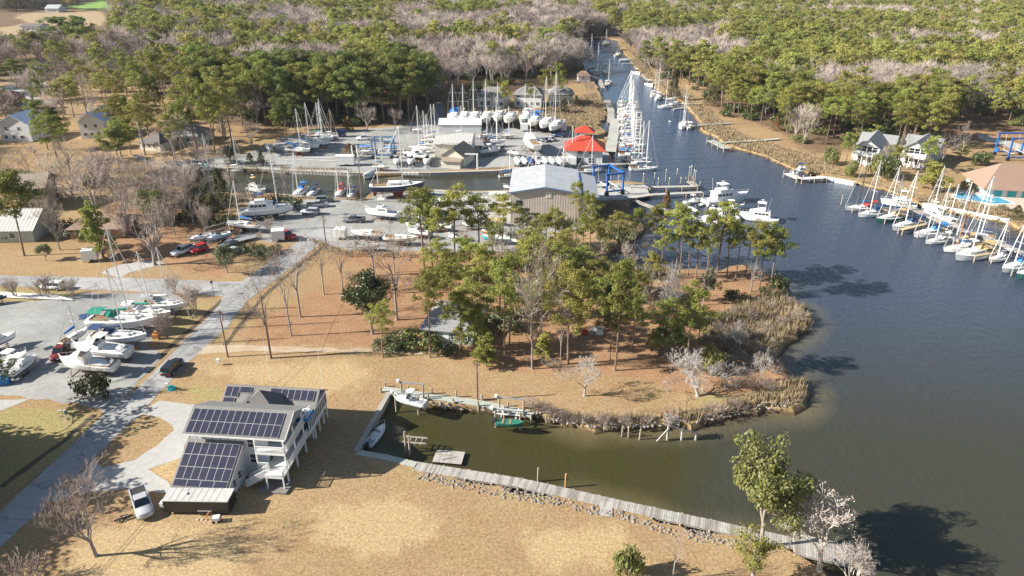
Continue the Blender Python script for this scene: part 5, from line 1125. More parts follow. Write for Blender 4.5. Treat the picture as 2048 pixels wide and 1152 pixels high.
    if trailer: boat_trailer(label, c, rz, Lk)
    elif yard: cradle(label, c, rz, Lk, z_)
    return t
_tr = {}
def boat_trailer(label, c, rz, L):
    k = round(L)
    if k not in _tr:
        f = MB()
        for s in (-1, 1): f.beam((-L*.42, s*.8, .5), (L*.2, s*.7, .5), .09, .12); f.beam((L*.2, s*.7, .5), (L*.62, 0, .5), .09, .12); f.beam((-L*.35, s*.45, .66), (L*.25, s*.4, .72), .15, .06)
        for x in (-L*.4, -L*.1, L*.15): f.beam((x, -.8, .5), (x, .8, .5), .08, .1)
        wl = MB()
        for s in (-1, 1):
            for x in (-.45, .35): wl.tube([(-L*.12+x, s*1.02, .32), (-L*.12+x, s*.84, .32)], .32, 10)
        fe = MB()
        for s in (-1, 1): fe.box(-L*.12-.85, -L*.12+.75, s*.93-.14, s*.93+.14, .66, .70)
        _tr[k] = [('frame', f.mesh('frame', M_gal)), ('wheel', wl.mesh('wheel', M_rub)), ('fender', fe.mesh('fender', M_gal))]
    t = thing('boat_trailer', ' '.join(('galvanised trailer under the '+label).split()[:16]), 'boat trailer', (c.x, c.y, 0), rz, 'trailers under small boats')
    for nm, me in _tr[k]: put(nm, me, t)
# ---------------------------------------------------------------- cars
def car(label, kind, x, y, hx, hy, col, cat=None, L=None, group=None):
    """foot centre (x,y) in the photo; (hx,hy) a second photo point ahead of the bonnet"""
    c = G(x, y); q = G(hx, hy); rz = math.atan2(q.y-c.y, q.x-c.x)
    L = L or {'sedan': 4.6, 'suv': 4.8, 'pickup': 5.7, 'jeep': 4.0}[kind]; W = 1.86 if kind != 'pickup' else 1.98
    H = {'sedan': 1.45, 'suv': 1.75, 'pickup': 1.85, 'jeep': 1.8}[kind]; bl = {'sedan': .88, 'suv': 1.02, 'pickup': 1.08, 'jeep': 1.05}[kind]
    pm = paint('car_paint_'+col[0], col[1], .25, .03)
    t = thing('pickup_truck' if kind == 'pickup' else 'parked_car', label, cat or ('pickup truck' if kind == 'pickup' else 'car'), (c.x, c.y, 0), rz, group)
    h = L/2; w = W/2; g = .32
    def ring(z, xi0, xi1, yi):      # rounded plan outline
        a, b, yy = -h+xi0, h-xi1, w-yi; r = .22
        return [(a+r, -yy, z), (b-r*1.6, -yy, z), (b, -yy+r*1.6, z), (b, yy-r*1.6, z), (b-r*1.6, yy, z), (a+r, yy, z), (a, yy-r, z), (a, -yy+r, z)]
    m = MB(); m.loft([ring(g, .1, .1, .08), ring(g+.18, 0, 0, 0), ring(bl-.12, .0, .03, 0), ring(bl, .06, .16, .06)], 0, cap0=True, cap1=True)
    cab = {'sedan': (-h*.72, h*.30, .52, .62), 'suv': (-h*.93, h*.36, .18, .48), 'pickup': (-h*.20, h*.42, .12, .55), 'jeep': (-h*.85, h*.3, .1, .2)}[kind]
    x0, x1, s0, s1 = cab; ri = [(x0, -w+.1, bl-.01), (x1, -w+.1, bl-.01), (x1, w-.1, bl-.01), (x0, w-.1, bl-.01)]; rt = [(x0+s0, -w+.26, H-.06), (x1-s1, -w+.26, H-.06), (x1-s1, w-.26, H-.06), (x0+s0, w-.26, H-.06)]
    roof = MB(); roof.loft([rt, [(p[0]*.98, p[1]*.92, H) for p in rt]], 0, cap0=True, cap1=True)
    for i in range(4): roof.tube([ri[i], rt[i]], .035, 4)
    roof.tube([((ri[0][0]+ri[1][0])/2, -w+.095, bl), ((rt[0][0]+rt[1][0])/2, -w+.255, H-.05)], .03, 4); roof.tube([((ri[0][0]+ri[1][0])/2, w-.095, bl), ((rt[0][0]+rt[1][0])/2, w-.255, H-.05)], .03, 4)
    gl = MB(); gl.loft([ri, rt], 0)
    m.build('body', pm, t, True); roof.build('roof', pm, t); gl.build('window', M_glass, t)
    if kind == 'pickup':
        b = MB(); b.box(-h+.12, x0-.12, -w+.16, w-.16, bl-.04, bl+.008); b.build('bed', M_rub, t); r = MB()
        for s in (-1, 1): r.box(-h+.06, x0-.02, s*(w-.09)-.07, s*(w-.09)+.07, bl-.02, bl+.10)
        r.box(-h+.02, -h+.12, -w+.1, w-.1, bl-.02, bl+.10); r.build('bed_rail', pm, t)
    wm_ = MB(); wm_.tube([(0, -.12, 0), (0, .12, 0)], .36, 14); rm = MB(); rm.tube([(0, -.13, 0), (0, .13, 0)], .20, 8); mw = wm_.mesh('wheel', M_rub); mr_ = rm.mesh('rim', M_gal)
    for sx in (-.62, .64):
        for sy in (-1, 1): o = put('wheel', mw, t, (h*sx, sy*(w-.09), .36)); put('rim', mr_, o)
    hl = MB(); hl.box(-.03, .03, -.18, .18, -.08, .08); a = hl.mesh('headlight', M_cap); b = hl.mesh('tail_light', paint('lamp_red', (.4, .01, .01)))
    for s in (-1, 1): put('headlight', a, t, (h-.04, s*(w-.45), bl-.28)); put('tail_light', b, t, (-h+.0, s*(w-.3), bl-.25))
    return t
# ---------------------------------------------------------------- docks
drnd = random.Random(41)
def dock(label, pts, wd, z=.25, piles=3.5, mats_=None, name='wooden_dock', cat='dock', skip=(), pile_up=0.0, both=True, group=None, capped=False, pw=.28):
    t = thing(name, label, cat, G(*pts[0]), 0, group); base = G(*pts[0]); w3 = [G(x, y, z)-Vector((base.x, base.y, 0)) for x, y in pts]
    mb = MB(); fr = MB(); pl = MB(); mats_ = mats_ or M_wood
    for a, b in zip(w3[:-1], w3[1:]):
        d = b-a; Ls = d.length; u = d/Ls; n = Vector((-u.y, u.x, 0)); k = max(1, int(Ls/pw))
        for i in range(k):
            p = a+u*Ls*(i+.04)/k; q = a+u*Ls*(i+.94)/k; e = drnd.uniform(-.04, .04); e2 = drnd.uniform(-.04, .04); dz = drnd.uniform(-.008, .008)
            c4 = [p-n*(wd/2+e), q-n*(wd/2+e), q+n*(wd/2+e2), p+n*(wd/2+e2)]
            mb.add([(v.x, v.y, z+dz-.05) for v in c4]+[(v.x, v.y, z+dz) for v in c4], [(4, 5, 6, 7), (0, 1, 5, 4), (1, 2, 6, 5), (2, 3, 7, 6), (3, 0, 4, 7)], drnd.choice((0, 0, 1, 1, 2)))
        for s in (-1, 1): fr.beam(a+n*s*(wd/2-.1)-Vector((0, 0, .2)), b+n*s*(wd/2-.1)-Vector((0, 0, .2)), .1, .24)
        m = max(1, int(Ls/piles))
        for i in range(m+1):
            for s in ((-1, 1) if both else (1,)):
                p = a+u*Ls*i/m+n*s*(wd/2+.05); zt = z+pile_up*drnd.uniform(.7, 1.3)-.02
                one = MB(); one.tube([(0, 0, -2.6), (0, 0, zt)], [.15, .14], 7); o = one.build('piling', M_pile, t, loc=(p.x, p.y, 0))
                if capped and pile_up > .3: cp = MB(); cp.tube([(0, 0, zt-.01), (0, 0, zt+.18)], [.17, .02], 7); cp.build('cap', M_cap, o)
    mb.build('deck', mats_, t); fr.build('stringer', M_wood[2], t); return t
def post(label, x, y, h=1.6, cap=False, group=None, z0=-2.6, r=.14, m=None, name='piling', lean=0):
    g = G(x, y, WZ if z0 < 0 else 0); t = MB(); t.tube([(0, 0, z0), (lean, 0, (WZ if z0 < 0 else 0)+h)], [r, r*.9], 7)
    if cap:
        o = thing(name, label, 'piling', (g.x, g.y, 0), 0, group); t.build('shaft', m or M_pile, o); c = MB(); zt = WZ+h; c.tube([(lean, 0, zt-.02), (lean, 0, zt+.25)], [r*1.2, .02], 7); c.build('cap', M_cap, o)
    else: o = tag(t.build(name, m or M_pile, None, loc=(g.x, g.y, 0)), label, 'piling', group)
    return o
# ---------------------------------------------------------------- houses
def slab(mb, pts, th=.16, m=0):
    n = len(pts); mb.add([(p[0], p[1], p[2]) for p in pts]+[(p[0], p[1], p[2]-th) for p in pts], [tuple(range(n)), tuple(range(2*n-1, n-1, -1))]+[(i, i+n, (i+1) % n+n, (i+1) % n) for i in range(n)], m)
def build_roof(t, L, D, wh, rr, roofm, axis='x', hip=0.0, ov=.45, off=(0, 0), name='roof'):
    mb = MB(); ox, oy = off; e = wh-.02
    if axis == 'x':
        sl_ = rr/(D/2); ez = e-ov*sl_; A = (-ov, -ov, ez); B_ = (L+ov, -ov, ez); C_ = (L+ov, D+ov, ez); D_ = (-ov, D+ov, ez); R0 = (hip*D/2-(ov if hip == 0 else 0), D/2, e+rr); R1 = (L-hip*D/2+(ov if hip == 0 else 0), D/2, e+rr)
        fs = [[A, B_, R1, R0], [C_, D_, R0, R1]]
        if hip: fs += [[B_, C_, R1], [D_, A, R0]]
    else:
        sl_ = rr/(L/2); ez = e-ov*sl_; A = (-ov, -ov, ez); B_ = (L+ov, -ov, ez); C_ = (L+ov, D+ov, ez); D_ = (-ov, D+ov, ez); R0 = (L/2, hip*L/2-(ov if hip == 0 else 0), e+rr); R1 = (L/2, D-hip*L/2+(ov if hip == 0 else 0), e+rr)
        fs = [[B_, C_, R1, R0], [D_, A, R0, R1]]
        if hip: fs += [[A, B_, R0], [C_, D_, R1]]
    for f in fs: slab(mb, [(p[0]+ox, p[1]+oy, p[2]+.12) for p in f])
    return mb.build(name, roofm, t)
def build_walls(t, L, D, wh, rr, wallm, axis='x', hip=0, off=(0, 0), z0=0):
    mb = MB(); ox, oy = off; mb.prism([(ox, oy), (L+ox, oy), (L+ox, D+oy), (ox, D+oy)], z0, wh)
    if not hip:
        if axis == 'x':
            for x in (ox, L+ox-.02): mb.add([(x, oy, wh), (x, D+oy, wh), (x, D/2+oy, wh+rr), (x+.02, oy, wh), (x+.02, D+oy, wh), (x+.02, D/2+oy, wh+rr)], [(0, 2, 1), (3, 4, 5), (0, 3, 5, 2), (1, 2, 5, 4)])
        else:
            for y in (oy, D+oy-.02): mb.add([(ox, y, wh), (L+ox, y, wh), (L/2+ox, y, wh+rr), (ox, y+.02, wh), (L+ox, y+.02, wh), (L/2+ox, y+.02, wh+rr)], [(0, 1, 2), (3, 5, 4), (0, 2, 5, 3), (1, 4, 5, 2)])
    return mb.build('wall', wallm, t)
W_trim = paint('white_trim', (.78, .78, .76), .5)
def window(t, L, D, side, u, v, w_, h, off=(0, 0), door=None, sh=None):
    """side F/B/L/R of a block, u along it, v sill height"""
    fr = MB(); gl = MB(); ox, oy = off
    def P3(a, z, out):
        return {'F': (ox+a, oy-out, z), 'B': (ox+a, oy+D+out, z), 'L': (ox-out, oy+a, z), 'R': (ox+L+out, oy+a, z)}[side]
    def bx(mb, a0, a1, z0, z1, o0, o1, m=0):
        p = [P3(a, z, o) for o in (o0, o1) for a, z in ((a0, z0), (a1, z0), (a1, z1), (a0, z1))]; mb.add(p, [(3, 2, 1, 0), (4, 5, 6, 7), (0, 1, 5, 4), (1, 2, 6, 5), (2, 3, 7, 6), (3, 0, 4, 7)], m)
    e = .09
    if door: bx(gl, u, u+w_, v, v+h, .01, .05); o = gl.build('door', door, t); bx(fr, u+w_*.8, u+w_*.88, v+1, v+1.06, .05, .11); fr.build('handle', M_steel, o); return
    for a in ((u-e, u, v-e, v+h+e), (u+w_, u+w_+e, v-e, v+h+e), (u, u+w_, v-e, v), (u, u+w_, v+h, v+h+e), (u, u+w_, v+h*.5-.03, v+h*.5+.03)): bx(fr, *a, .005, .07)
    bx(gl, u, u+w_, v, v+h, .006, .03); o = gl.build('window', M_glass, t); fr.build('frame', W_trim, o)
    if sh: s = MB(); bx(s, u-e-.35, u-e-.02, v-e, v+h+e, .004, .05); bx(s, u+w_+e+.02, u+w_+e+.35, v-e, v+h+e, .004, .05); s.build('shutter', sh, t)
def frame_ab(a, b, z=0):
    A, B_ = G(*a, z), G(*b, z); d = B_-A; return A, math.atan2(d.y, d.x), d.to_2d().length
def house(label, a, b, D, wh, rr, roofm, wallm, axis='x', hip=0.0, ov=.45, wins=(), doors=(), chim=None, name='house', cat='house', sh=None, group=None, z=0):
    A, rz, L = frame_ab(a, b); t = thing(name, label, cat, (A.x, A.y, 0), rz, group)
    build_walls(t, L, D, wh, rr, wallm, axis, hip); r = build_roof(t, L, D, wh, rr, roofm, axis, hip, ov)
    for (s, u, v, w_, h) in wins: window(t, L, D, s, u*(L if s in 'FB' else D), v, w_, h, sh=sh)
    for (s, u, w_, h) in doors: window(t, L, D, s, u*(L if s in 'FB' else D), 0.05, w_, h, door=W_trim)
    if chim: m = MB(); m.box(chim[0]*L-.4, chim[0]*L+.4, chim[1]*D-.4, chim[1]*D+.4, wh, wh+rr+.9); m.build('chimney', mat('brick', (.28, .12, .08), .9, .2, 5), r)
    return t, L
def shingle(name, c, c2):
    m = mat(name, c, .9, .1, 1.4, col2=c2, bump=.15); return m
R_grey = shingle('grey_shingles', (.24, .23, .215), (.17, .165, .155)); R_lgrey = shingle('light_grey_shingles', (.29, .29, .29), (.22, .22, .22)); R_brown = shingle('brown_shingles', (.31, .205, .15), (.24, .16, .12)); R_tan = shingle('tan_shingles', (.33, .27, .20), (.25, .20, .15)); R_dark = shingle('dark_shingles', (.12, .11, .10), (.17, .155, .145))
def metalroof(name, c, rough=.45, ribs=2.2, axis=0, var=.06):
    m = mat(name, c, rough, var, .6); t = m.node_tree; N = t.nodes; L = t.links; tc = N.new('ShaderNodeTexCoord'); sp = N.new('ShaderNodeSeparateXYZ'); L.new(tc.outputs['Object'], sp.inputs[0])
    q = N.new('ShaderNodeMath'); q.operation = 'MULTIPLY'; q.inputs[1].default_value = ribs*6.283; L.new(sp.outputs[axis], q.inputs[0]); s = N.new('ShaderNodeMath'); s.operation = 'SINE'; L.new(q.outputs[0], s.inputs[0])
    pw_ = N.new('ShaderNodeMapRange'); pw_.inputs[1].default_value = .5; pw_.inputs[2].default_value = 1; L.new(s.outputs[0], pw_.inputs[0])
    bp = N.new('ShaderNodeBump'); bp.inputs['Strength'].default_value = .8; bp.inputs['Distance'].default_value = .06; L.new(pw_.outputs[0], bp.inputs['Height']); L.new(bp.outputs[0], N['Principled BSDF'].inputs['Normal']); return m
R_red = metalroof('red_metal_roof', (.55, .06, .03), .6, 1.6, 0, .14); R_white = metalroof('white_metal_roof', (.41, .42, .43), .6, .9, 1, .2); R_pale = metalroof('pale_metal_roof', (.50, .48, .44), .55, 1.2, 0); R_bluemetal = metalroof('blue_white_metal_roof', (.55, .62, .74), .4, 1.5, 0)
def siding(name, c, ribs=3.0, axis=2, var=.04): return metalroof(name, c, .7, ribs, axis, var)
S_pgreen = siding('pale_green_siding', (.42, .48, .42)); S_white = siding('white_siding', (.66, .66, .64)); S_grey = siding('grey_blue_siding', (.60, .62, .66)); S_beige = siding('beige_siding', (.52, .45, .36)); S_corr = siding('corrugated_beige_wall', (.50, .43, .36), 1.6, 0, .12); S_cream = siding('cream_metal_wall', (.60, .57, .48), 1.6, 0); S_brick = mat('brown_brick', (.32, .19, .13), .9, .2, 6); S_teal = paint('teal_paint', (.02, .34, .38), .5)
# ================================================================ house with solar panels
M_cell = bpy.data.materials.new('solar_cells'); M_cell.use_nodes = True
_t = M_cell.node_tree; _b = _t.nodes['Principled BSDF']; _b.inputs['Roughness'].default_value = .22
_tc = _t.nodes.new('ShaderNodeTexCoord'); _br = _t.nodes.new('ShaderNodeTexBrick'); _br.offset = 0; _br.inputs['Color1'].default_value = (.010, .014, .034, 1); _br.inputs['Color2'].default_value = (.014, .019, .046, 1); _br.inputs['Mortar'].default_value = (.12, .11, .13, 1)
_br.inputs['Scale'].default_value = 1; _br.inputs['Mortar Size'].default_value = .010; _br.inputs['Brick Width'].default_value = .155; _br.inputs['Row Height'].default_value = .155; _t.links.new(_tc.outputs['Object'], _br.inputs['Vector']); _t.links.new(_br.outputs[0], _b.inputs['Base Color'])
hh = thing('house', 'pale blue grey house with solar panels on its roofs and white posted balconies', 'house', (-28.8, 72.8, 0), R(-5.5))
EA = 6.45; RB = 8.15
def hblock(x0, x1, y0, y1, z0, z1, m, nm='wall', par=None):
    q = MB(); q.box(x0, x1, y0, y1, z0, z1); return q.build(nm, m, par or hh)
# main block walls, gable east-west ridge
build_walls(hh, 9.9, 6.0, EA, RB-EA-.1, S_grey, 'x', 0, (-12.2, 1.5))
q = MB(); ya, yr, yb = .55, 4.3, 8.0
slab(q, [(-12.8, ya, EA+.02), (.55, ya, EA+.02), (.55, yr, RB+.12), (-12.8, yr, RB+.12)]); slab(q, [(-12.8, yr, RB+.12), (.55, yr, RB+.12), (.55, yb, EA-.02), (-12.8, yb, EA-.02)]); main_roof = q.build('roof', R_grey, hh)
q = MB(); q.box(-12.8, .5, ya-.06, ya-.005, EA-.22, EA+.0); q.beam((.58, ya, EA-.05), (.58, yr, RB+.02), .05, .24); q.beam((.58, yr, RB+.02), (.58, yb, EA-.1), .05, .24); q.build('fascia', W_trim, hh)
# gable truss board at the balcony end
q = MB(); q.add([(.35, 1.0, EA), (.35, 7.4, EA), (.35, 4.2, RB-.1)], [(0, 1, 2), (2, 1, 0)]); q.build('gable_board', S_grey, hh)
# front wing with low shed roof
q = MB(); q.add([(-12.4, -3.7, 0), (-5.6, -3.7, 0), (-5.6, 1.5, 0), (-12.4, 1.5, 0), (-12.4, -3.7, 2.0), (-5.6, -3.7, 2.0), (-5.6, 1.5, 4.75), (-12.4, 1.5, 4.75)], [(0, 1, 5, 4), (1, 2, 6, 5), (3, 0, 4, 7), (4, 5, 6, 7)]); q.build('wall', S_grey, hh)
WZ0, WZ1, WY0, WY1 = 2.0, 5.15, -4.1, 2.0 - .5
q = MB(); slab(q, [(-12.75, WY0, WZ0), (-5.3, WY0, WZ0), (-5.3, WY1, WZ1), (-12.75, WY1, WZ1)], .14); q.build('wing_roof', R_grey, hh)
# rear block
build_walls(hh, 11.6, 5.0, 4.6, 1.6, S_grey, 'x', 0, (-11.9, 9.6), 0)
q = MB(); slab(q, [(-12.3, 9.2, 4.65), (1.1, 9.2, 4.65), (1.1, 12.0, 6.45), (-12.3, 12.0, 6.45)]); slab(q, [(-12.3, 12.0, 6.45), (1.1, 12.0, 6.45), (1.1, 14.9, 4.6), (-12.3, 14.9, 4.6)]); q.build('rear_roof', R_grey, hh)
# link and pyramid
hblock(-9.2, -2.4, 7.4, 9.7, 0, 4.9, S_grey)
q = MB(); b4 = [(-9.4, 6.6, 5.0), (-2.6, 6.6, 5.0), (-2.6, 12.4, 5.0), (-9.4, 12.4, 5.0)]; ap = (-6.3, 9.4, 7.65)
for i in range(4): slab(q, [b4[i], b4[(i+1) % 4], ap], .12)
q.build('hip_roof', R_dark, hh)
# panels
def panel(o, ux, uy, w_, h_, par):
    ux = Vector(ux).normalized(); uy = Vector(uy).normalized(); n = ux.cross(uy); M = Matrix((ux, uy, n)).transposed().to_4x4(); M.translation = Vector(o)+n*.07
    key = (round(w_, 2), round(h_, 2))
    if key not in PAN:
        a = MB(); a.box(.02, w_-.02, .02, h_-.02, 0, .045); b = MB()
        for r_ in ((0, w_, 0, .022), (0, w_, h_-.022, h_), (0, .022, .022, h_-.022), (w_-.022, w_, .022, h_-.022)): b.box(*r_, -.06, .056)
        PAN[key] = (a.mesh('solar_panel', M_cell), b.mesh('frame', paint('panel_frame', (.50, .47, .44), .5)))
    p = put('solar_panel', PAN[key][0], par); p.matrix_local = M; put('frame', PAN[key][1], p)
PAN = {}
sy = Vector((0, yr-ya, RB+.12-EA-.02)); Ls = sy.length; sy.normalize(); pw_, ph_ = .915, 1.72
for r_ in range(2):
    for c_ in range(13): o = Vector((-12.45+c_*(pw_+.012), ya, EA+.02))+sy*(.18+r_*(ph_+.02)); panel(o, (1, 0, 0), sy, pw_, ph_, hh)
wy = Vector((0, WY1-WY0, WZ1-WZ0)).normalized()
for c_ in range(4): panel(Vector((-12.5, WY0, WZ0))+Vector((c_*1.72, 0, 0))+wy*.12, (1, 0, 0), wy, 1.70, .9, hh)
for r_ in range(3):
    for c_ in range(7): panel(Vector((-12.5, WY0, WZ0))+Vector((c_*.985, 0, 0))+wy*(1.04+r_*1.62), (1, 0, 0), wy, .975, 1.60, hh)
cy = Vector((0, 2.8, 1.8)).normalized(); co = Vector((0, 9.2, 4.67))
for c_ in range(5): panel(co+Vector((-4.1+c_*.93, 0, 0))+cy*1.5, (1, 0, 0), cy, .91, 1.55, hh)
panel(co+Vector((-5.75, 0, 0))+cy*2.2, (1, 0, 0), cy, 1.6, .9, hh)
for c_ in range(2): panel(co+Vector((-12.1+c_*.95, 0, 0))+cy*1.55, (1, 0, 0), cy, .93, 1.5, hh)
panel(co+Vector((-12.1, 0, 0))+cy*.5, (1, 0, 0), cy, 1.6, .9, hh); panel(co+Vector((-10.1, 0, 0))+cy*2.2, (1, 0, 0), cy, 1.6, .9, hh)
# three on the left face of the pyramid
fa = Vector(b4[3])-Vector(b4[0]); fa.normalize(); fn = (Vector(ap)-(Vector(b4[0])+Vector(b4[3]))/2); fn.normalize()
for c_ in range(3): panel(Vector(b4[3])-fa*(1.6+c_*1.25)+fn*.9, -fa, fn, 1.15, 1.5, hh)
# porch decks, rails and posts on the river side
for z in (2.1, 4.6):
    hblock(-3.4, .45, .1, 1.5, z-.28, z, W_trim, 'porch_floor'); hblock(-2.3, .45, 1.5, 9.5, z-.28, z, W_trim, 'porch_floor')
hblock(-2.32, -2.25, 1.5, 7.5, 2.2, 4.2, M_glass, 'patio_door'); hblock(-2.32, -2.26, 2.0, 7.0, 4.7, 6.2, M_glass, 'patio_door')
for y in (.15, 3.3, 6.4, 9.3): hblock(.28, .46, y, y+.18, 0, EA if y < 8 else 4.6, W_trim, 'porch_post')
hblock(-3.4, -3.24, .12, .28, 0, EA-.1, W_trim, 'porch_post')
def rail(p0, p1, z, zb=None, n=None, h=.95):
    a, b = Vector((*p0, z)), Vector((*p1, z if zb is None else zb)); q = MB(); u = b-a; k = n or int(u.length/.16)
    q.beam(a+Vector((0, 0, h)), b+Vector((0, 0, h)), .07, .09); q.beam(a+Vector((0, 0, .12)), b+Vector((0, 0, .12)), .06, .08)
    for i in range(k+1): p = a+u*i/k; q.box(p.x-.03, p.x+.03, p.y-.03, p.y+.03, p.z+.1, p.z+h)
    q.build('railing', W_trim, hh)
for z in (2.1, 4.6):
    rail((-3.3, .14), (.4, .14), z) if z > 3 else rail((-3.3, .14), (-1.9, .14), z); rail((.4, .2), (.4, 9.4), z)
# landing and stairs
hblock(-1.9, .45, -1.3, .1, 1.85, 2.05, W_trim, 'landing'); rail((-1.9, -1.28), (.42, -1.28), 2.05); rail((.42, -1.28), (.42, .1), 2.05)
for x in (-1.85, .3): hblock(x, x+.15, -1.3, -1.15, 0, 1.85, W_trim, 'porch_post')
st = MB()
for i in range(9): st.box(-1.9-(i+1)*.3, -1.9-i*.3, -1.25, -.15, 2.05-(i+1)*.2-.05, 2.05-(i+1)*.2)
st.build('stairs', W_trim, hh); rail((-1.9, -1.27), (-4.6, -1.27), 2.05, .25); rail((-1.9, -.13), (-4.6, -.13), 2.05, .25)
# glazed room at the rear corner over posts
q = MB(); q.box(-.35, .75, 7.6, 14.6, 2.15, 2.6); q.box(-.35, .75, 7.6, 14.6, 4.15, 4.62); q.build('sunroom_band', W_trim, hh)
hblock(-.3, .68, 7.65, 14.55, 2.6, 4.15, M_glass, 'sunroom_glass')
q = MB()
for i in range(11): q.box(.66, .78, 7.6+i*.69, 7.72+i*.69, 2.6, 4.15)
q.build('mullions', W_trim, hh)
q = MB()
for y in (9.5, 11.2, 12.9, 14.4): hblock(.55, .73, y, y+.18, 0, 2.15, W_trim, 'porch_post')
hblock(-2.4, 1.0, 6.9, 9.2, 4.62, 5.25, C_blue, 'tub_surround')
q = MB(); q.box(-2.35, .95, 6.95, 9.15, 5.25, 5.33)
tc_ = q.build('tub_cover', C_white, hh); q = MB()
for i, (x, y) in enumerate(((-1.9, 7.3), (-1.2, 7.9), (-.5, 7.3), (.2, 7.8), (-1.6, 8.6), (-.8, 8.8), (.0, 8.6), (.6, 7.2))): q.tube([(x, y, 5.33), (x, y, 5.39)], .14, 8)
q.build('cover_holes', M_rub, tc_)
for (x, v) in ((-4.9, 1.9), (-4.9, 4.3)): window(hh, 9.9, 6, 'F', x+12.2, v, .8, 1.3, off=(-12.2, 1.5))
for (y, v) in ((1.0, 1.7), (2.5, 1.9)): window(hh, 6.8, 5.2, 'R', y+.2, v-.8, .75, 1.0, off=(-12.4, -3.7))
for x in (-11.2, -8.7, -6.6): hblock(x, x+.3, 1.36, 1.5, 5.35, 5.75, W_trim, 'vent')
q = MB()
for i in range(7): q.box(-12+i*1.0, -11.9+i*1.0, .62, .66, EA-.55, EA-.2)
q.tube([(-11.4, 3.0, 6.9), (-11.4, 3.0, 6.8)], .1, 6); q.build('gutter', M_rub, hh)
for (x, y, z, h) in ((-6.0, 12.4, 6.3, 7.5), (.6, 14.4, 4.9, 6.2)):
    q = MB(); q.tube([(x, y, z-.3), (x-.1, y, z+h)], [.035, .02], 4); q.build('whip_antenna', M_cap, hh)
# garden bed below the stairs
q = MB(); w0_ = G(548, 975); pts_ = P([(520, 972), (533, 962), (575, 962), (586, 972), (572, 990), (518, 986)])
q.prism([(p.x, p.y) for p in pts_], 0, .28); tag(q.build('garden_bed', mat('bed_stone', (.20, .18, .16), .9, .3, 2)), 'low stone edged garden bed below the white stairs', 'garden bed')
# trailer
def cargo_trailer(label, a, b, D, h, m, mr_, name='cargo_trailer', axle=.62, group=None, z=.55, ramp=True):
    A, rz, L = frame_ab(a, b); t = thing(name, label, 'trailer', (A.x, A.y, 0), rz, group); q = MB()
    q.loft([[(0, 0, z), (L, 0, z), (L, D, z), (0, D, z)], [(0, 0, z+h), (L, 0, z+h), (L, D, z+h), (0, D, z+h)]], 0, cap0=True); q.build('body', m, t)
    r_ = MB(); r_.loft([[(-.04, -.04, z+h-.06), (L+.04, -.04, z+h-.06), (L+.04, D+.04, z+h-.06), (-.04, D+.04, z+h-.06)], [(.0, .0, z+h+.05), (L, .0, z+h+.05), (L, D, z+h+.05), (0, D, z+h+.05)]], 0, cap1=True)
    for i in range(1, int(L/.8)): r_.box(i*.8-.02, i*.8+.02, .0, D, z+h+.05, z+h+.075)
    r_.build('roof', mr_, t); w_ = MB()
    for sy in (-.02, D+.02):
        for k in (-.4, .4) if L > 5 else (0,): w_.tube([(L*axle+k, sy-.02, .35), (L*axle+k, sy+.2 if sy < 1 else sy-.2, .35)], .35, 12)
    w_.build('wheel', M_rub, t); f = MB(); f.box(L*axle-(.85 if L > 5 else .5), L*axle+(.85 if L > 5 else .5), -.10, -.02, .72, .80); f.build('fender', M_gal, t)
    h_ = MB(); h_.beam((0, D*.2, z), (-1.2, D/2, z), .1, .1); h_.beam((0, D*.8, z), (-1.2, D/2, z), .1, .1); h_.tube([(-1.0, D/2, 0), (-1.0, D/2, z+.2)], .05, 5); h_.build('hitch', M_gal, t); return t, L
M_black = mat('black_trailer_side', (.018, .015, .014), .5, .5, .6, stretch=(1, 1, .1)); M_wtop = mat('chalky_white_roof', (.50, .48, .45), .8, .2, .8)
t_, L_ = cargo_trailer('long black enclosed trailer with a chalky white roof parked against the solar house', (331, 1030), (461, 1032), 2.3, 1.75, M_black, M_wtop, z=.45)
q = MB(); q.box(L_*.28, L_*.28+.35, 1.0, 1.4, 2.25, 2.42); q.build('roof_vent', M_cap, t_)
q = MB(); q.box(-.9, -.35, .7, 1.4, .6, 1.1); q.build('battery_box', M_cap, t_)
# little cart and stool by trailer
g = G(434, 1043); q = thing('garden_cart', 'small white utility cart beside the rear corner of the black trailer', 'cart', (g.x, g.y, 0), R(10)); m = MB(); m.box(-.4, .4, -.35, .35, .35, .75); m.build('tub', M_cap, q); m = MB()
for sx in (-.3, .3):
    for sy in (-.33, .33): m.tube([(sx, sy-.04, .2), (sx, sy+.04, .2)], .2, 8)
m.build('wheel', M_rub, q)
g = G(418, 1036); q = thing('sawhorse', 'orange wooden sawhorse by the trailer wheels', 'sawhorse', (g.x, g.y, 0), R(80)); m = MB(); m.beam((-.5, 0, .7), (.5, 0, .7), .1, .1); 
for sx in (-.4, .4):
    for sy in (-.3, .3): m.beam((sx, sy, 0), (sx, 0, .7), .06, .06)
m.build('frame', mat('orange_wood', (.5, .22, .06), .8, .2, 3), q)
g = G(240, 1040); srd = random.Random(3); m = MB()
for i in range(7): m.tube([(srd.uniform(-1, .6), srd.uniform(-.5, .5), .1+i*.04), (srd.uniform(.2, 1.6), srd.uniform(-.5, .5), .2+i*.03)], .07, 5)
tag(m.build('log_pile', M_rub, loc=(g.x, g.y, 0), rz=.4), 'dark heap of logs and scrap left of the pickup', 'scrap heap')
stn = mat('pale_stone', (.50, .45, .38), .9, .25, 2)
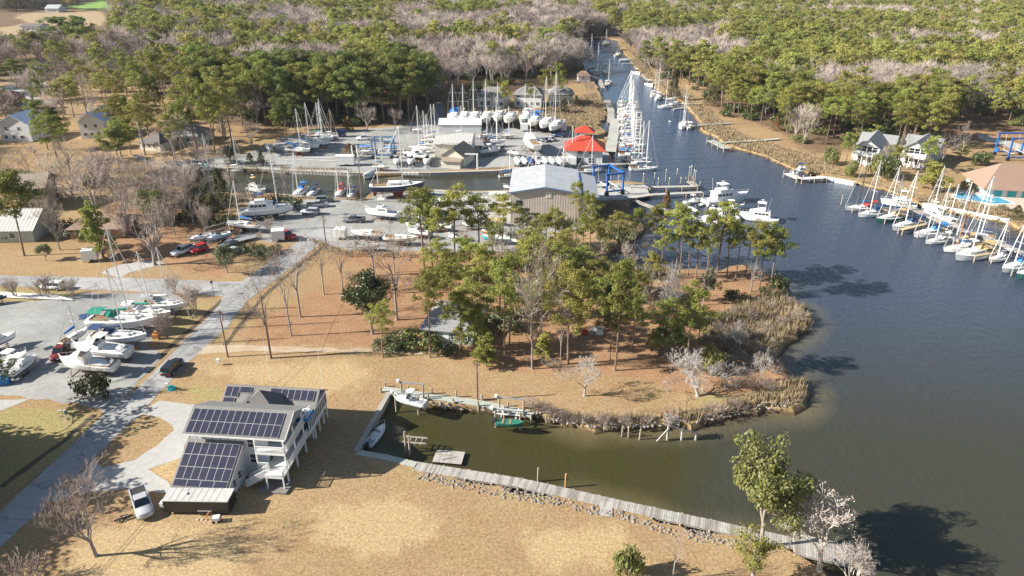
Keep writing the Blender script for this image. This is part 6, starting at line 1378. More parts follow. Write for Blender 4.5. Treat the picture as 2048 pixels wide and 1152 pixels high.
for i in range(14):
    x = 395+i*9 if i < 8 else 470+(i-8)*4; y = 1040 if i < 8 else 1003-(i-8)*9; g = G(x, y); m = MB(); r_ = srd.uniform(.12, .22); m.tube([(0, 0, -.05), (0, 0, .1)], [r_, r_*.7], 6); tag(m.build('stepping_stone', stn, loc=(g.x, g.y, 0)), 'pale round stone laid '+('in the row in front of the black trailer' if i < 8 else 'in the row beside the house corner'), 'stone', 'border stones')
# ================================================================ cottage among the pines
t_, L_ = house('small pale green cottage with a light grey hipped roof among the pines', (846, 682), (946, 692), 10.5, 2.7, 2.2, R_lgrey, S_pgreen, 'x', .9, .5, wins=[('F', .13, 1.0, .9, 1.1), ('F', .62, 1.0, .9, 1.1), ('F', .8, 1.0, .8, 1.1)], doors=[('F', .42, .95, 2.1)], sh=K_navy, name='cottage')
hb2 = MB(); hb2.box(L_*.40, L_*.62, -1.3, 0, 0, .3); hb2.build('step', M_conc, t_)
# ================================================================ metal storage shed with lean-to
A, rz, L_ = frame_ab((1021, 446), (1157, 448)); t_ = thing('metal_shed', 'large corrugated boat shed with a white low gabled roof and a lean-to', 'shed', (A.x, A.y, 0), rz)
WH = 7.9; RH = 1.3; DS = 20
build_walls(t_, L_, DS, WH, RH, S_corr, 'y'); build_roof(t_, L_, DS, WH, RH, R_white, 'y', 0, .4)
q = MB(); q.beam((-.4, -.46, WH-.05), (L_/2, -.46, WH+RH+.12), .08, .35); q.beam((L_/2, -.46, WH+RH+.12), (L_+.4, -.46, WH-.05), .08, .35); q.build('eave_trim', paint('grey_blue_trim', (.12, .20, .32), .6), t_)
hq = MB(); hq.box(L_*.08, L_*.08+1.5, -.06, -.004, 4.6, 5.9); hq.build('window', M_glass, t_)
q = MB(); q.box(L_*.51, L_*.51+1.4, -.08, -.004, 6.6, 8.2); q.build('hatch', S_cream, t_)
q = MB(); q.box(L_+.02, L_+4.3, 1.0, DS-2, 0, 6.6); q.build('lean_to_wall', S_cream, t_); q = MB(); slab(q, [(L_+.42, .7, 7.8), (L_+4.7, .7, 6.7), (L_+4.7, DS-1.7, 6.7), (L_+.42, DS-1.7, 7.8)]); q.build('lean_to_roof', R_white, t_)
q = MB(); q.box(L_+.30, L_+.42, .7, DS-1.7, 7.3, 8.0); q.build('valley_trim', M_blue, t_)
# ================================================================ north yard sheds
house('cream metal boat shed with a grey ribbed roof in the north yard', (870, 316), (941, 317), 15, 4.6, 1.7, R_pale, S_cream, 'x', 0, .4, doors=[('R', .3, 4.5, 4)], name='metal_shed', cat='shed')
house('small tan roofed office house in front of the cream shed', (884, 331), (928, 335), 9, 3.4, 2.4, R_tan, S_cream, 'y', 0, .6, wins=[('F', .35, 1.3, 1.0, 1.0), ('F', .62, 1.3, 1.0, 1.0)], name='office_house')
q = thing('porch_shed', 'low olive roofed porch shed in front of the tan office house', 'shed', G(885, 336), frame_ab((885, 336), (924, 338))[1]); m = MB(); m.box(0, 5.6, 0, 2.4, 0, 2.3); m.build('wall', S_cream, q); m = MB(); slab(m, [(-.4, -.6, 2.3), (6.0, -.6, 2.3), (6.0, 2.6, 3.0), (-.4, 2.6, 3.0)]); m.build('roof', R_tan, q)
t_, L_ = house('white fabric workshop canopy standing behind the cream shed', (878, 268), (962, 268), 9, 3.4, 1.3, C_white, S_white, 'x', 0, .2, name='fabric_shelter', cat='shelter')
A, rz, L_ = frame_ab((1132, 327), (1204, 329)); t_ = thing('red_roofed_house', 'white two storey marina house under a bright red hipped roof', 'house', (A.x, A.y, 0), rz)
build_walls(t_, L_, 9, 4.9, 0, S_white, 'x', 1); build_roof(t_, L_, 9, 4.9, 2.9, R_red, 'x', .95, .9)
for u in (.30, .62): window(t_, L_, 9, 'F', u*L_, 3.2, 1.6, .9); window(t_, L_, 9, 'F', u*L_, .4, 1.9, 1.6)
q = MB(); q.box(.5, 3.2, -1.6, -.02, 0, 2.3); q.build('store_room', W_trim, t_)
A, rz, L_ = frame_ab((1151, 277), (1186, 278)); t_ = thing('red_pavilion', 'open picnic pavilion with a red hipped roof behind the red roofed house', 'pavilion', (A.x, A.y, 0), rz)
for x in (0.1, L_/2, L_-.1):
    for y in (0.1, 5.0): m = MB(); m.box(x-.09, x+.09, y-.09, y+.09, 0, 2.5); m.build('post', W_trim, t_)
build_roof(t_, L_, 5.2, 2.45, 1.5, R_red, 'x', 1.0, .5)
# creek houses
CH_ = [('two storey cream house behind the row of grounded sailboats, screened by a round pine', (955, 214), (1010, 216), 11, 5.2, 2.4, R_grey, S_white), ('two storey white creek house with a grey roof left of the marsh', (1028, 214), (1082, 216), 11, 5.4, 2.4, R_grey, S_white), ('grey roofed creek house behind the pair of tall pines', (1098, 212), (1146, 212), 10, 5, 2.2, R_grey, S_cream)]
for lab, a, b, D, wh, rr, rm, wm_ in CH_: house(lab, a, b, D, wh, rr, rm, wm_, 'x', .6, .6, wins=[('F', u, v, 1.3, 1.3) for u in (.1, .35, .6, .82) for v in (1.0, 4.2)])
house('small boathouse with brown roof on the left creek bank', (1156, 163), (1180, 163), 8, 2.8, 1.8, R_brown, S_white, 'x', .5, .4, wins=[('F', .3, 1, 1.2, 1)], name='boathouse')
# right bank houses
for lab, a, b, D, gl_ in (('white raised house with screened porch and grey roof, left of two on the right bank', (1703, 326), (1752, 333), 15, 1), ('white raised gabled house with grey roof, right of two on the right bank', (1798, 330), (1846, 338), 14, 0)):
    t_, L_ = house(lab, a, b, D, 5.6, 2.3, R_lgrey, S_white, 'y', 0, .7, wins=[('F', u, 4.3, 1.3, 1.5) for u in (.08, .30, .52, .74)]+[('F', .2, .9, 1.3, 1.5), ('F', .6, .9, 1.3, 1.5)])
    q = MB(); q.box(0, L_, -2.2, 0, 3.3, 3.55); q.build('porch_floor', W_trim, t_); q = MB()
    for i in range(6): q.box(i*L_/5-.08, i*L_/5+.08, -2.2, -2.04, 0, 4.5)
    q.box(0, L_, -2.2, -2.1, 4.4, 4.5); q.build('porch_post', W_trim, t_)
    build_walls(t_, L_+3, 7, 5.0, 1.7, S_white, 'x', 0, (-.5 if gl_ else -2, D-3.5)); build_roof(t_, L_+3, 7, 5.0, 1.9, R_lgrey, 'x', 0, .5, off=(-.5 if gl_ else -2, D-3.5), name='back_roof')
# clubhouse and pool
A, rz, L_ = frame_ab((1968, 392), (2088, 398)); t_ = thing('clubhouse', 'clubhouse with a big brown hipped roof and teal doors beside the pool', 'clubhouse', (A.x, A.y, 0), rz)
build_walls(t_, L_, 13, 3.0, 0, S_white, 'x', 1); build_roof(t_, L_, 13, 3.0, 4.6, R_brown, 'x', .75, 1.2)
for i in range(4): q = MB(); q.box(2+i*3.6, 4.2+i*3.6, -.07, -.005, .1, 2.3); q.build('door', S_teal, t_)
q = thing('cabana', 'small white cabana with brown roof at the left end of the clubhouse', 'cabana', G(1962, 380), rz); build_walls(q, 3.6, 4, 2.4, 0, S_white, 'x', 1); build_roof(q, 3.6, 4, 2.4, 1.0, R_brown, 'x', .7, .3)
sheet('pool_deck', P([(1890, 400), (1905, 381), (1960, 377), (2110, 392), (2180, 430), (2030, 421), (1990, 413), (1930, 408)]), .03, mat('pool_deck', (.50, .42, .33), .9, .1, 1, world=True), step=4)
pw = P([(1906, 395), (1914, 387), (1936, 385), (1960, 392), (2000, 395), (2026, 407), (1985, 408), (1937, 401)]); q = MB(); q.prism([(p.x, p.y) for p in pw], .03, .06); po = thing('swimming_pool', 'turquoise swimming pool in front of the brown roofed clubhouse', 'pool')
cen = sum(pw, Vector((0, 0)))/len(pw); q = MB(); rim_ = [(cen+(p-cen)*1.07) for p in pw]; q.loft([[(p.x, p.y, .034) for p in rim_], [(p.x, p.y, .10) for p in rim_], [(p.x, p.y, .10) for p in pw], [(p.x, p.y, .04) for p in pw]], 0); q.build('coping', W_trim, po)
q = MB(); o_ = len(q.v); q.v += [(p.x, p.y, .055) for p in pw]; q.f.append(tuple(range(len(pw)))); q.m.append(0)
mpool = mat('pool_water', (.03, .24, .42), .06, .1, .4, col2=(.16, .48, .62), spec=.6); q.build('water_surface', mpool, po)
# left suburb houses
SUBH = [('white two storey house with a blue white metal roof at the left edge', (5, 283), (66, 284), 12, 6.2, 3.0, R_bluemetal, S_white, 'y', 0), ('white house with a blue white metal roof among pines in the left suburb', (164, 278), (214, 277), 12, 6.2, 3.0, R_bluemetal, S_white, 'y', 0),
 ('brown brick house with brown roof at the far left by the driveway', (-40, 214), (33, 211), 12, 3.0, 2.6, R_brown, S_brick, 'x', .6), ('low house with a blue grey roof behind the far left parking', (52, 146), (88, 146), 12, 3, 2.4, R_grey, S_brick, 'x', .8), ('low tan roofed house hidden behind the widest pale tree', (192, 150), (225, 152), 11, 3, 2.4, R_tan, S_brick, 'x', .6),
 ('grey roofed house behind the bushes at the canal head, larger of two', (330, 288), (400, 290), 11, 3, 2.8, R_grey, S_cream, 'x', .8), ('grey roofed house behind the bushes at the canal head, smaller of two', (282, 300), (322, 303), 9, 2.8, 2.2, R_dark, S_cream, 'x', .7),
 ('tall beige house with a tan cross gabled roof on the left lawn', (46, 424), (98, 420), 11, 6.0, 2.4, R_tan, S_beige, 'x', 0), ('pale green house with a grey metal roof under the leaning pine', (-60, 486), (70, 484), 11, 3.2, 3.0, R_pale, S_pgreen, 'x', 0), ('low brown roofed house behind the light green pine', (142, 478), (250, 476), 9, 2.6, 1.8, R_brown, S_brick, 'x', .7),
 ('long white roofed farm building far off beyond the left woods', (282, 60), (306, 60), 10, 4, 2, R_white, S_white, 'x', 0), ('long dark roofed building beside the tan field', (42, 62), (80, 62), 14, 3.5, 1.6, R_dark, S_white, 'x', 0), ('white farm house at the far edge of the tan field', (92, 25), (118, 25), 14, 4, 3, R_white, S_white, 'x', 0), ('white building among the far trees left of centre', (408, 56), (424, 56), 10, 4, 2, R_white, S_white, 'x', 0), ('white roofed house at the far end of the creek', (1218, 68), (1240, 68), 10, 4, 3, R_tan, S_white, 'x', .6),
 ('pale roofed house glimpsed among the right hand pines, above the double dock', (1410, 112), (1434, 112), 12, 4, 3, R_lgrey, S_white, 'x', 0), ('pale roofed house glimpsed among the pines at the top right', (1882, 112), (1906, 112), 14, 5, 3, R_lgrey, S_white, 'x', 0), ('white roofed house glimpsed behind the far right pines', (1840, 128), (1858, 128), 12, 5, 3, R_white, S_white, 'x', 0)]
for lab, a, b, D, wh, rr, rm, wm_, ax, hp in SUBH: house(lab, a, b, D, wh, rr, rm, wm_, ax, hp, .6, wins=[('F', u, 1.1, 1.2, 1.1) for u in (.12, .38, .64)]+([('F', u, 4.0, 1.1, 1.1) for u in (.2, .6)] if wh > 5 else []))
# ================================================================ travel lifts
def gantry(label, x, y, x2, y2, W, L, H, m, boat=None):
    a, b = G(x, y), G(x2, y2); rz = math.atan2(b.y-a.y, b.x-a.x); t = thing('travel_lift', label, 'boat hoist', (a.x, a.y, 0), rz)
    for yy in (0, W):
        for xx in (0, L): q = MB(); q.box(xx-.2, xx+.2, yy-.2, yy+.2, .7, H); q.build('leg', m, t)
        q = MB(); q.box(-.5, L+.5, yy-.22, yy+.22, H+.001, H+.45); q.build('top_beam', m, t)
        q = MB(); q.box(-.4, L+.4, yy-.15, yy+.15, 1.0, 1.4); q.build('side_beam', m, t)
        for xx in (0, L):
            q = MB(); q.tube([(xx, yy-.28, .6), (xx, yy+.28, .6)], .6, 14); q.build('wheel', M_rub, t)
    q = MB(); q.box(L-.25, L+.25, .25, W-.25, H+.05, H+.4); q.build('cross_beam', m, t); q = MB(); q.box(-.25, .25, W-1.6, W-.25, 1.4, 2.6); q.build('engine_box', m, t)
    for xx in (L*.25, L*.75):
        q = MB()
        for yy in (.3, W-.3): q.tube([(xx, yy, H), (xx, yy+(1 if yy < 1 else -1)*.6, 2.0)], .05, 4)
        q.beam((xx, .9, 2.0), (xx, W-.9, 2.0), .35, .05); q.build('sling', C_white, t)
    return t
gantry('blue travel lift standing on the concrete pad beside the metal shed', 1213, 392, 1246, 388, 8.4, 4.9, 5.8, M_blue)
gantry('smaller weathered blue boat hoist in the north yard', 746, 318, 781, 318, 5.5, 6.2, 5.6, paint('faded_blue_paint', (.12, .22, .36), .6))
gantry('blue boat hoist with white top beams behind the clubhouse', 2014, 322, 2064, 322, 7, 8.5, 7.0, M_blue)
g = G(955, 338); q = thing('jib_crane', 'white and blue jib crane at the canal wall beside the office house', 'crane', (g.x, g.y, 0), R(175)); m = MB(); m.tube([(0, 0, 0), (0, 0, 4.4)], .22, 8); m.build('post', W_hull, q); m = MB(); m.box(-.3, 3.8, -.15, .15, 4.4, 4.8); m.build('jib', W_hull, q); m = MB(); m.tube([(3.5, 0, 4.4), (3.5, 0, 2.2)], .04, 4); m.build('cable', M_rub, q)
for i, x in enumerate((709, 719)): post('tall white steel post beside the canal trailer, '+('left' if i == 0 else 'right')+' of a pair', x, 330, 6.2, z0=0, r=.22, m=W_hull, name='steel_post', lean=-.4)
# ================================================================ docks
dock('long weathered boardwalk running along the near shore of the basin', [(832, 932), (1040, 965), (1250, 1012), (1480, 1062), (1590, 1086)], 1.75, .1, 3.2, name='boardwalk', cat='boardwalk')
dock('wide plank platform at the outer end of the boardwalk', [(1590, 1086), (1702, 1112)], 3.4, .1, 3.2, name='boardwalk', cat='boardwalk')
dock('narrow pale plank walk on the left part of the near bulkhead', [(714, 904), (770, 914), (832, 929)], 1.1, .1, 3.0, mats_=[M_greenwood]*3, name='boardwalk', cat='boardwalk')
dock('grey green dock along the far side of the basin', [(766, 778), (860, 792), (960, 806), (1066, 829)], 1.5, .12, 3.4, mats_=[M_greenwood]*3, pile_up=.9)
A = G(1213, 1010); m = MB(); 
for i in range(7): m.box(-.75, .75, -2.6+i*.36, -2.28+i*.36, .02+.0*i, .08)
tag(m.build('gangway', M_wood, loc=(A.x, A.y+.6, .02), rz=R(-6)), 'short pale plank gangway from the lawn onto the boardwalk', 'gangway')
def bulkhead(label, pts, m, z=.05, wd=.5, group=None, name='bulkhead'):
    w3 = [G(x, y).to_2d() for x, y in pts]; q = MB(); c = MB(); o0 = w3[0]
    t = thing(name, label, 'sea wall', (o0.x, o0.y, 0), 0, group)
    for a, b in zip(w3[:-1], w3[1:]):
        a = a-o0; b = b-o0; u = (b-a); L_ = u.length; u /= L_; n = Vector((-u.y, u.x)); k = max(1, int(L_/.5))
        for i in range(k):
            p = a+u*L_*i/k; r_ = a+u*L_*(i+.86)/k; s = .06 if i % 2 else 0
            q.add([(p.x-n.x*(wd/2+s), p.y-n.y*(wd/2+s), -2.5), (r_.x-n.x*(wd/2+s), r_.y-n.y*(wd/2+s), -2.5), (r_.x+n.x*wd/2, r_.y+n.y*wd/2, -2.5), (p.x+n.x*wd/2, p.y+n.y*wd/2, -2.5)]+[(p.x-n.x*(wd/2+s), p.y-n.y*(wd/2+s), z), (r_.x-n.x*(wd/2+s), r_.y-n.y*(wd/2+s), z), (r_.x+n.x*wd/2, r_.y+n.y*wd/2, z), (p.x+n.x*wd/2, p.y+n.y*wd/2, z)], [(0, 1, 5, 4), (1, 2, 6, 5), (2, 3, 7, 6), (3, 0, 4, 7), (4, 5, 6, 7)])
        c.beam((a.x, a.y, z+.06), (b.x, b.y, z+.06), wd+.15, .12)
    q.build('sheet_piles', m, t); c.build('cap', m, t)
bulkhead('timber bulkhead at the head of the basin beside the small motorboat', [(777, 789), (712, 905)], M_wood[1], .15, .6)
bulkhead('white vinyl seawall along the bank below the clubhouse', [(1845, 408), (1873, 413), (1930, 424), (2015, 441)], W_trim, .25, .7)
bulkhead('pale seawall left of the white houses on the right bank', [(1648, 354), (1709, 365)], W_trim, .1, .6)
bulkhead('long timber seawall on the north side of the canal', [(515, 338), (600, 342), (701, 346), (864, 346), (995, 342), (1034, 336), (1100, 331), (1225, 327)], M_wood[0], .12, .9)
bulkhead('concrete seawall along the south side of the canal', [(744, 387), (862, 382), (940, 386), (1020, 384)], M_conc, .1, .8)
bulkhead('timber bank wall at the boats moored on the near side of the canal', [(551, 389), (619, 395), (664, 397), (729, 400)], M_wood[1], .1, .5)
dock('timber dock edging the boat yard at the left end of the canal', [(430, 334), (515, 336), (600, 339), (700, 343)], 1.8, .2, 3.5, pile_up=.9, mats_=[M_wood[0], M_newwood, M_wood[0]], pw=.6)
dock('outer travel lift pier with a bent head', [(1262, 372), (1300, 374), (1394, 372)], 1.6, .3, 4, pile_up=0, mats_=[M_wood[0]]*3, pw=.5)
dock('inner travel lift pier ending before the motor yachts', [(1255, 396), (1300, 389), (1405, 384)], 1.6, .3, 4, mats_=[M_wood[0]]*3, pw=.5)
dock('slanting walkway from the lift pad towards the motor yachts', [(1268, 400), (1308, 415), (1375, 428)], 1.5, .3, 4, pw=.5)
dock('short head of the outer lift pier', [(1394, 372), (1378, 361)], 1.8, .32, 3, pw=.5, pile_up=1.2)
dock('long timber dock beside the packed row of sailboats', [(1221, 303), (1228, 262), (1230, 237)], 3.6, .45, 6, pw=.6, mats_=[M_wood[0], M_greenwood, M_wood[0]])
dock('upper end of the long sailboat dock', [(1222, 246), (1222, 221), (1214, 200)], 2.8, .45, 6, pw=.6)
dock('dock crossing in front of the red roofed house', [(1196, 329), (1258, 326)], 2.4, .35, 5, pw=.6)
dock('small finger pier linking the bank to the long dock', [(1210, 276), (1224, 275)], 1.6, .4, 5, pw=.6)
dock('white private dock nearest on the right bank, long thin walkway', [(1560, 277), (1510, 281), (1440, 285)], 1.4, .5, 6, pw=.6, mats_=[M_greenwood]*3)
dock('white T-shaped dock head with a row of tall piles', [(1421, 280), (1455, 297)], 2.6, .45, 4, pile_up=1.2, pw=.6, mats_=[M_greenwood]*3)
dock('thin white dock on the right bank beside the moored ketch', [(1462, 246), (1420, 248), (1378, 252)], 1.3, .5, 7, pw=.6, mats_=[M_greenwood]*3)
dock('thin white dock on the right bank, third from the near end', [(1402, 207), (1350, 208)], 1.3, .5, 7, pw=.6, mats_=[M_greenwood]*3)
dock('thin private dock on the right bank under the dark cedar', [(1385, 190), (1330, 190)], 1.3, .5, 7, pw=.6)
dock('private dock with a boat lift on the upper right bank', [(1330, 162), (1296, 160), (1285, 150)], 1.6, .5, 7, pw=.6)
dock('small private dock across the marsh near the creek bend', [(1282, 126), (1245, 127)], 1.6, .5, 7, pw=.6)
dock('left bank dock beside the boathouse', [(1183, 150), (1200, 160), (1206, 176)], 2.0, .4, 6, pw=.6)
dock('pale dock left of the two white right bank houses with a boat lift', [(1574, 346), (1600, 357), (1650, 354)], 2.2, .4, 4, pw=.5, mats_=[W_deck]*3, pile_up=.8)
dock('main walkway of the right hand marina', [(1800, 403), (1850, 428), (1914, 456), (1982, 478), (2048, 506), (2150, 545)], 2.0, .35, 5, pw=.5)
dock('yellow timber finger pier between the blue trimmed sailboats', [(1802, 459), (1852, 447)], 1.0, .35, 5, mats_=[M_newwood]*3, pw=.5)
dock('longer yellow timber finger pier beside the small sloop', [(1946, 512), (2024, 497)], 1.0, .35, 5, mats_=[M_newwood]*3, pw=.5)
for i, (x, y, h) in enumerate(((1682, 409, 2.6), (1704, 425, 1.6), (1732, 431, 1.7), (1736, 434, 1.8), (1769, 447, 1.9), (1801, 461, 1.9), (1835, 476, 1.9), (1869, 485, 1.9), (1904, 495, 1.8), (1942, 514, 1.9), (1982, 527, 1.8), (1657, 275, 1.2), (2022, 552, 1.9), (1984, 420, 1.6))):
    if i not in (11, 13): post('right marina mooring pile '+['leftmost and standing alone', 'below the black sloop bow', 'left one of a close pair', 'right one of a close pair', 'below the green hulled boat', 'at the tip of the first yellow pier', 'left of the white sloop bow', 'below the round bowed boat', 'right of the round bowed boat', 'at the tip of the longer yellow pier', 'below the small sloop', '', 'lowest at the right edge', ''][i], x, y, h, group='mooring piles of the right hand marina')
for i, (x, y) in enumerate(((1286, 374), (1308, 373), (1331, 366), (1353, 365), (1316, 375), (1338, 375), (1361, 374))): post('white capped mooring pile beside the outer lift pier', x, y-4, 3.4 if i in (2, 3, 0, 1) else 2.2, True, 'white capped piles by the lift pier')
for i, (x, y) in enumerate(((1377, 362), (1381, 360), (1386, 368), (1389, 371))): post('tall white capped pile in the cluster at the lift pier head', x, y, 4.2, True, 'cluster of piles at the pier head')
# old piles of the ruined pier in the basin mouth
for i, (x, y, h) in enumerate(((1094, 846, 1.6), (1109, 848, 1.7), (1125, 850, 1.5), (1152, 855, 1.2), (1165, 857, 1.7), (1207, 864, 1.2), (1243, 873, 1.8), (1257, 875, 1.9), (1278, 879, 1.8), (1115, 838, 1.5), (1199, 854, .8), (1224, 858, .7))): post('old leaning pile of the ruined pier off the stony bank, '+('inshore stub' if h < 1.3 else 'standing upright'), x, y, h, group='old piles of the ruined pier', r=.13, lean=drnd.uniform(-.15, .15))
for i, (x, y) in enumerate(((1076, 963), (1131, 975))): post('bare pile on the water side of the boardwalk, '+('grey one' if i == 0 else 'orange brown one'), x, y, 2.2, m=M_pile if i == 0 else mat('orange_pile', (.5, .28, .12), .9, .2, 2))
# osprey platform
g = G(1340, 880, WZ); q = thing('osprey_platform', 'crooked timber osprey perch with a stick nest standing in the basin mouth', 'osprey perch', (g.x, g.y, WZ))
for x, h in ((-.4, 2.5), (1.6, 2.0), (3.6, 1.4)): m = MB(); m.tube([(x, 0, -1.5), (x, 0, h)], .17, 6); m.build('post', M_wood[0], q)
m = MB(); m.beam((-2.0, -.6, .2), (-.2, 0, 2.2), .14, .18); m.beam((-.4, .1, 2.4), (3.8, .1, 1.1), .14, .18); m.beam((-.9, .2, 4.2), (.9, .2, 3.5), .5, .1); m.build('brace', M_wood[0], q)
m = MB(); nr = random.Random(8)
for i in range(170): a = nr.uniform(0, 6.28); b = Vector((nr.uniform(-.9, .9), nr.uniform(-.5, .5), nr.uniform(2.6, 3.9))); m.tube([b, b+Vector((nr.uniform(-.6, .6), nr.uniform(-.6, .6), nr.uniform(-.15, .25)))], .04, 3, cap=False)
m.build('nest', M_gbark, q)
# boat lifts
def boat_lift(label, x, y, ang, L, W, h=2.6, cradle_=True, cover=False, z=.9):
    g = G(x, y, WZ); q = thing('boat_lift', label, 'boat lift', (g.x, g.y, 0), R(ang))
    for sx in (0, L):
        for sy in (0, W): m = MB(); m.tube([(sx, sy, -2.6), (sx, sy, h)], .14, 7); m.build('piling', M_pile, q)
    for sy in (0, W): m = MB(); m.beam((-.4, sy, h+.09), (L+.4, sy, h+.09), .12, .15); m.tube([(-.4, sy, h+.22), (L+.2, sy, h+.22)], .04, 5); m.build('top_beam', M_gal, q); m = MB(); m.box(-.7, -.3, sy-.2, sy+.2, h+.1, h+.5); m.build('motor', W_hull, q)
    if cradle_:
        m = MB()
        for sx in (L*.2, L*.8): m.beam((sx, .1, z-.3), (sx, W-.1, z-.3), .14, .2)
        for sy in (W*.3, W*.7): m.beam((0, sy, z-.08), (L, sy, z-.08), .22, .12)
        m.build('cradle', M_alu, q)
    return q
boat_lift('boat lift holding the cabin cruiser at the far side of the basin', 793, 825, -9, 3.4, 3.0, 2.4, z=1.0)
boat_lift('boat lift holding an upturned green canoe at the end of the grey green dock', 991, 855, -10, 3.6, 3.0, 2.2, z=1.0)
g = G(812, 905, WZ); q = thing('boat_lift', 'empty timber boat lift frame near the left end of the boardwalk', 'boat lift', (g.x, g.y, 0), R(-8))
for x, y in ((0, 0), (.8, -.8)): m = MB(); m.tube([(x, y, -2.6), (x, y, 2.6)], .14, 7); m.build('piling', M_pile, q)
m = MB()
for zz_, y in ((.9, 0), (.9, 1.2), (.4, .6)): m.beam((-.4, y, zz_), (2.8, y, zz_), .12, .14)
for x in (.5, 1.3, 2.1): m.beam((x, -.2, .75), (x, 1.5, .75), .1, .1)
m.build('cradle', M_wood[0], q)
g = G(865, 928, WZ); q = thing('swim_float', 'square weathered floating platform tied to the boardwalk', 'float', (g.x, g.y, WZ), R(-8)); m = MB()
for i in range(12): m.box(i*.33, i*.33+.31, 0, 2.6, .35, .42, drnd.choice((0, 0, 1)))
m.build('deck', M_wood, q); m = MB(); m.box(.1, 3.85, .15, 2.45, -.2, .34); m.build('float_tank', M_rub, q); m = MB(); m.box(.4, 2.4, 1.5, 1.62, .42, .47); m.beam((1.2, .5, .46), (3.0, 1.4, .46), .12, .06); m.build('loose_board', M_wood[2], q)
# utility poles and wires
def upole(label, x, y, yt, arm=True):
    g = G(x, y); h = HT(y, yt); t = thing('utility_pole', label, 'utility pole', (g.x, g.y, 0)); m = MB(); m.tube([(0, 0, 0), (0, 0, h)], [.16, .11], 7); m.build('pole', M_bark, t)
    if arm: m = MB(); m.tube([(.28, .0, h-1.9), (.28, .0, h-1.0)], .2, 8); m.build('transformer', M_gal, t)
    m = MB(); m.box(-.5, .5, -.05, .05, h-.5, h-.38); m.build('crossarm', M_bark, t); return Vector((g.x, g.y, h-.3))
p1 = upole('dark utility pole beside the road near the pale driveway', 456, 714, 620); p2 = upole('utility pole at the edge of the brown lawn, leaning left', 542, 717, 590, False); p3 = upole('brown wooden pole at the top of the lawn beside the lot entrance', 653, 497, 430); p4 = upole('red brown pole on the lawn behind the grey green dock', 955, 800, 725, False); p5 = upole('pole with twin lamps at the canal landing', 724, 405, 330, False)
g0 = Vector((-62, 40, 8.2))
def wire(label, a, b, sag=1.0):
    m = MB(); m.tube([a.lerp(b, i/10)-Vector((0, 0, sag*4*(i/10)*(1-i/10))) for i in range(11)], .022, 3, cap=False); tag(m.build('power_line', M_rub), label, 'power line')
wire('power line along the near road to the dark pole', p1, g0); wire('power line between the road pole and the lot pole', p1, p3); wire('second power line along the near road', p1+Vector((0, 0, -1)), g0+Vector((1.5, 0, -.8)))
# channel marker / sign post, mailbox, lamp
g = G(336, 782); q = thing('mailbox', 'white mailbox on a post with teal bicycle parts at its foot beside the road', 'mailbox', (g.x, g.y, 0)); m = MB(); m.tube([(0, 0, 0), (0, 0, 1.1)], .06, 5); m.build('post', M_pile, q); m = MB(); m.box(-.3, .3, -.15, .15, 1.1, 1.45); m.build('box', W_hull, q)
g = G(343, 778); m = MB(); m.tube([(0, 0, 0), (0, 0, .2)], [.7, .6], 10); m.box(-.4, .1, -.2, .2, .2, .6); m.box(.15, .5, -.2, .25, .2, .5); tag(m.build('planter', [S_teal], loc=(g.x, g.y, 0)), 'round teal planter ring beside the white mailbox', 'planter')
g = G(438, 730); q = thing('dog_waste_station', 'small white box with a yellow post on the lawn by the driveway mouth', 'box', (g.x, g.y, 0)); m = MB(); m.box(-.3, .2, -.2, .2, .5, 1.1); m.build('box', W_hull, q); m = MB(); m.tube([(0, 0, 0), (0, 0, .5)], .05, 5); m.build('post', M_newwood, q)
g = G(133, 842); q = thing('clothesline_post', 'white T-shaped post on the green lawn left of the road', 'post', (g.x, g.y, 0)); m = MB(); m.tube([(0, 0, 0), (0, 0, 1.8)], .05, 5); m.build('post', W_hull, q); m = MB(); m.box(-.8, .4, -.05, .05, 1.8, 1.9); m.build('arm', W_hull, q)
g = G(428, 590); q = thing('street_lamp', 'small black lamp post at the road junction corner', 'lamp', (g.x, g.y, 0)); m = MB(); m.tube([(0, 0, 0), (0, 0, 2.6)], .05, 5); m.build('post', M_rub, q); m = MB(); m.loft([[(-.15, -.15, 2.6), (.15, -.15, 2.6), (.15, .15, 2.6), (-.15, .15, 2.6)], [(-.22, -.22, 3.0), (.22, -.22, 3.0), (.22, .22, 3.0), (-.22, .22, 3.0)]], 0, cap0=True, cap1=True); m.build('lamp_head', M_rub, q)
# rocks
rk = mat('riprap_stone', (.25, .215, .18), .9, .3, 1.5, bump=.4); rk2 = mat('bleached_rubble', (.30, .27, .24), .9, .2, 2)
def rocks(name, label, line, wd, n, r0, r1, m, seed, zb=-.5):
    rr = random.Random(seed); L_ = [G(x, y).to_2d() for x, y in line]; tot = sum((b-a).length for a, b in zip(L_[:-1], L_[1:])); q = MB()
    for i in range(n):
        s = rr.random()*tot
        for a, b in zip(L_[:-1], L_[1:]):
            l = (b-a).length
            if s <= l: break
            s -= l
        u = (b-a)/l; nn = Vector((-u.y, u.x)); off = rr.uniform(-wd/2, wd/2); p = a+u*s+nn*off; r_ = rr.uniform(r0, r1); z = zb*max(0, off)/(wd/2)
        rings = []; ax = [rr.uniform(.7, 1.3) for _ in range(3)]; ph = rr.uniform(0, 6)
        for k, (zz_, f) in enumerate(((-.6, .5), (-.1, 1), (.35, .85), (.6, .35))): rings.append([(p.x+math.cos(ph+j*1.2566)*r_*f*ax[0]*rr.uniform(.85, 1.1), p.y+math.sin(ph+j*1.2566)*r_*f*ax[1]*rr.uniform(.85, 1.1), z+zz_*r_*ax[2]) for j in range(5)])
        q.loft(rings, 0, cap1=True)
    tag(q.build(name, m), label, 'rocks', kind='stuff')
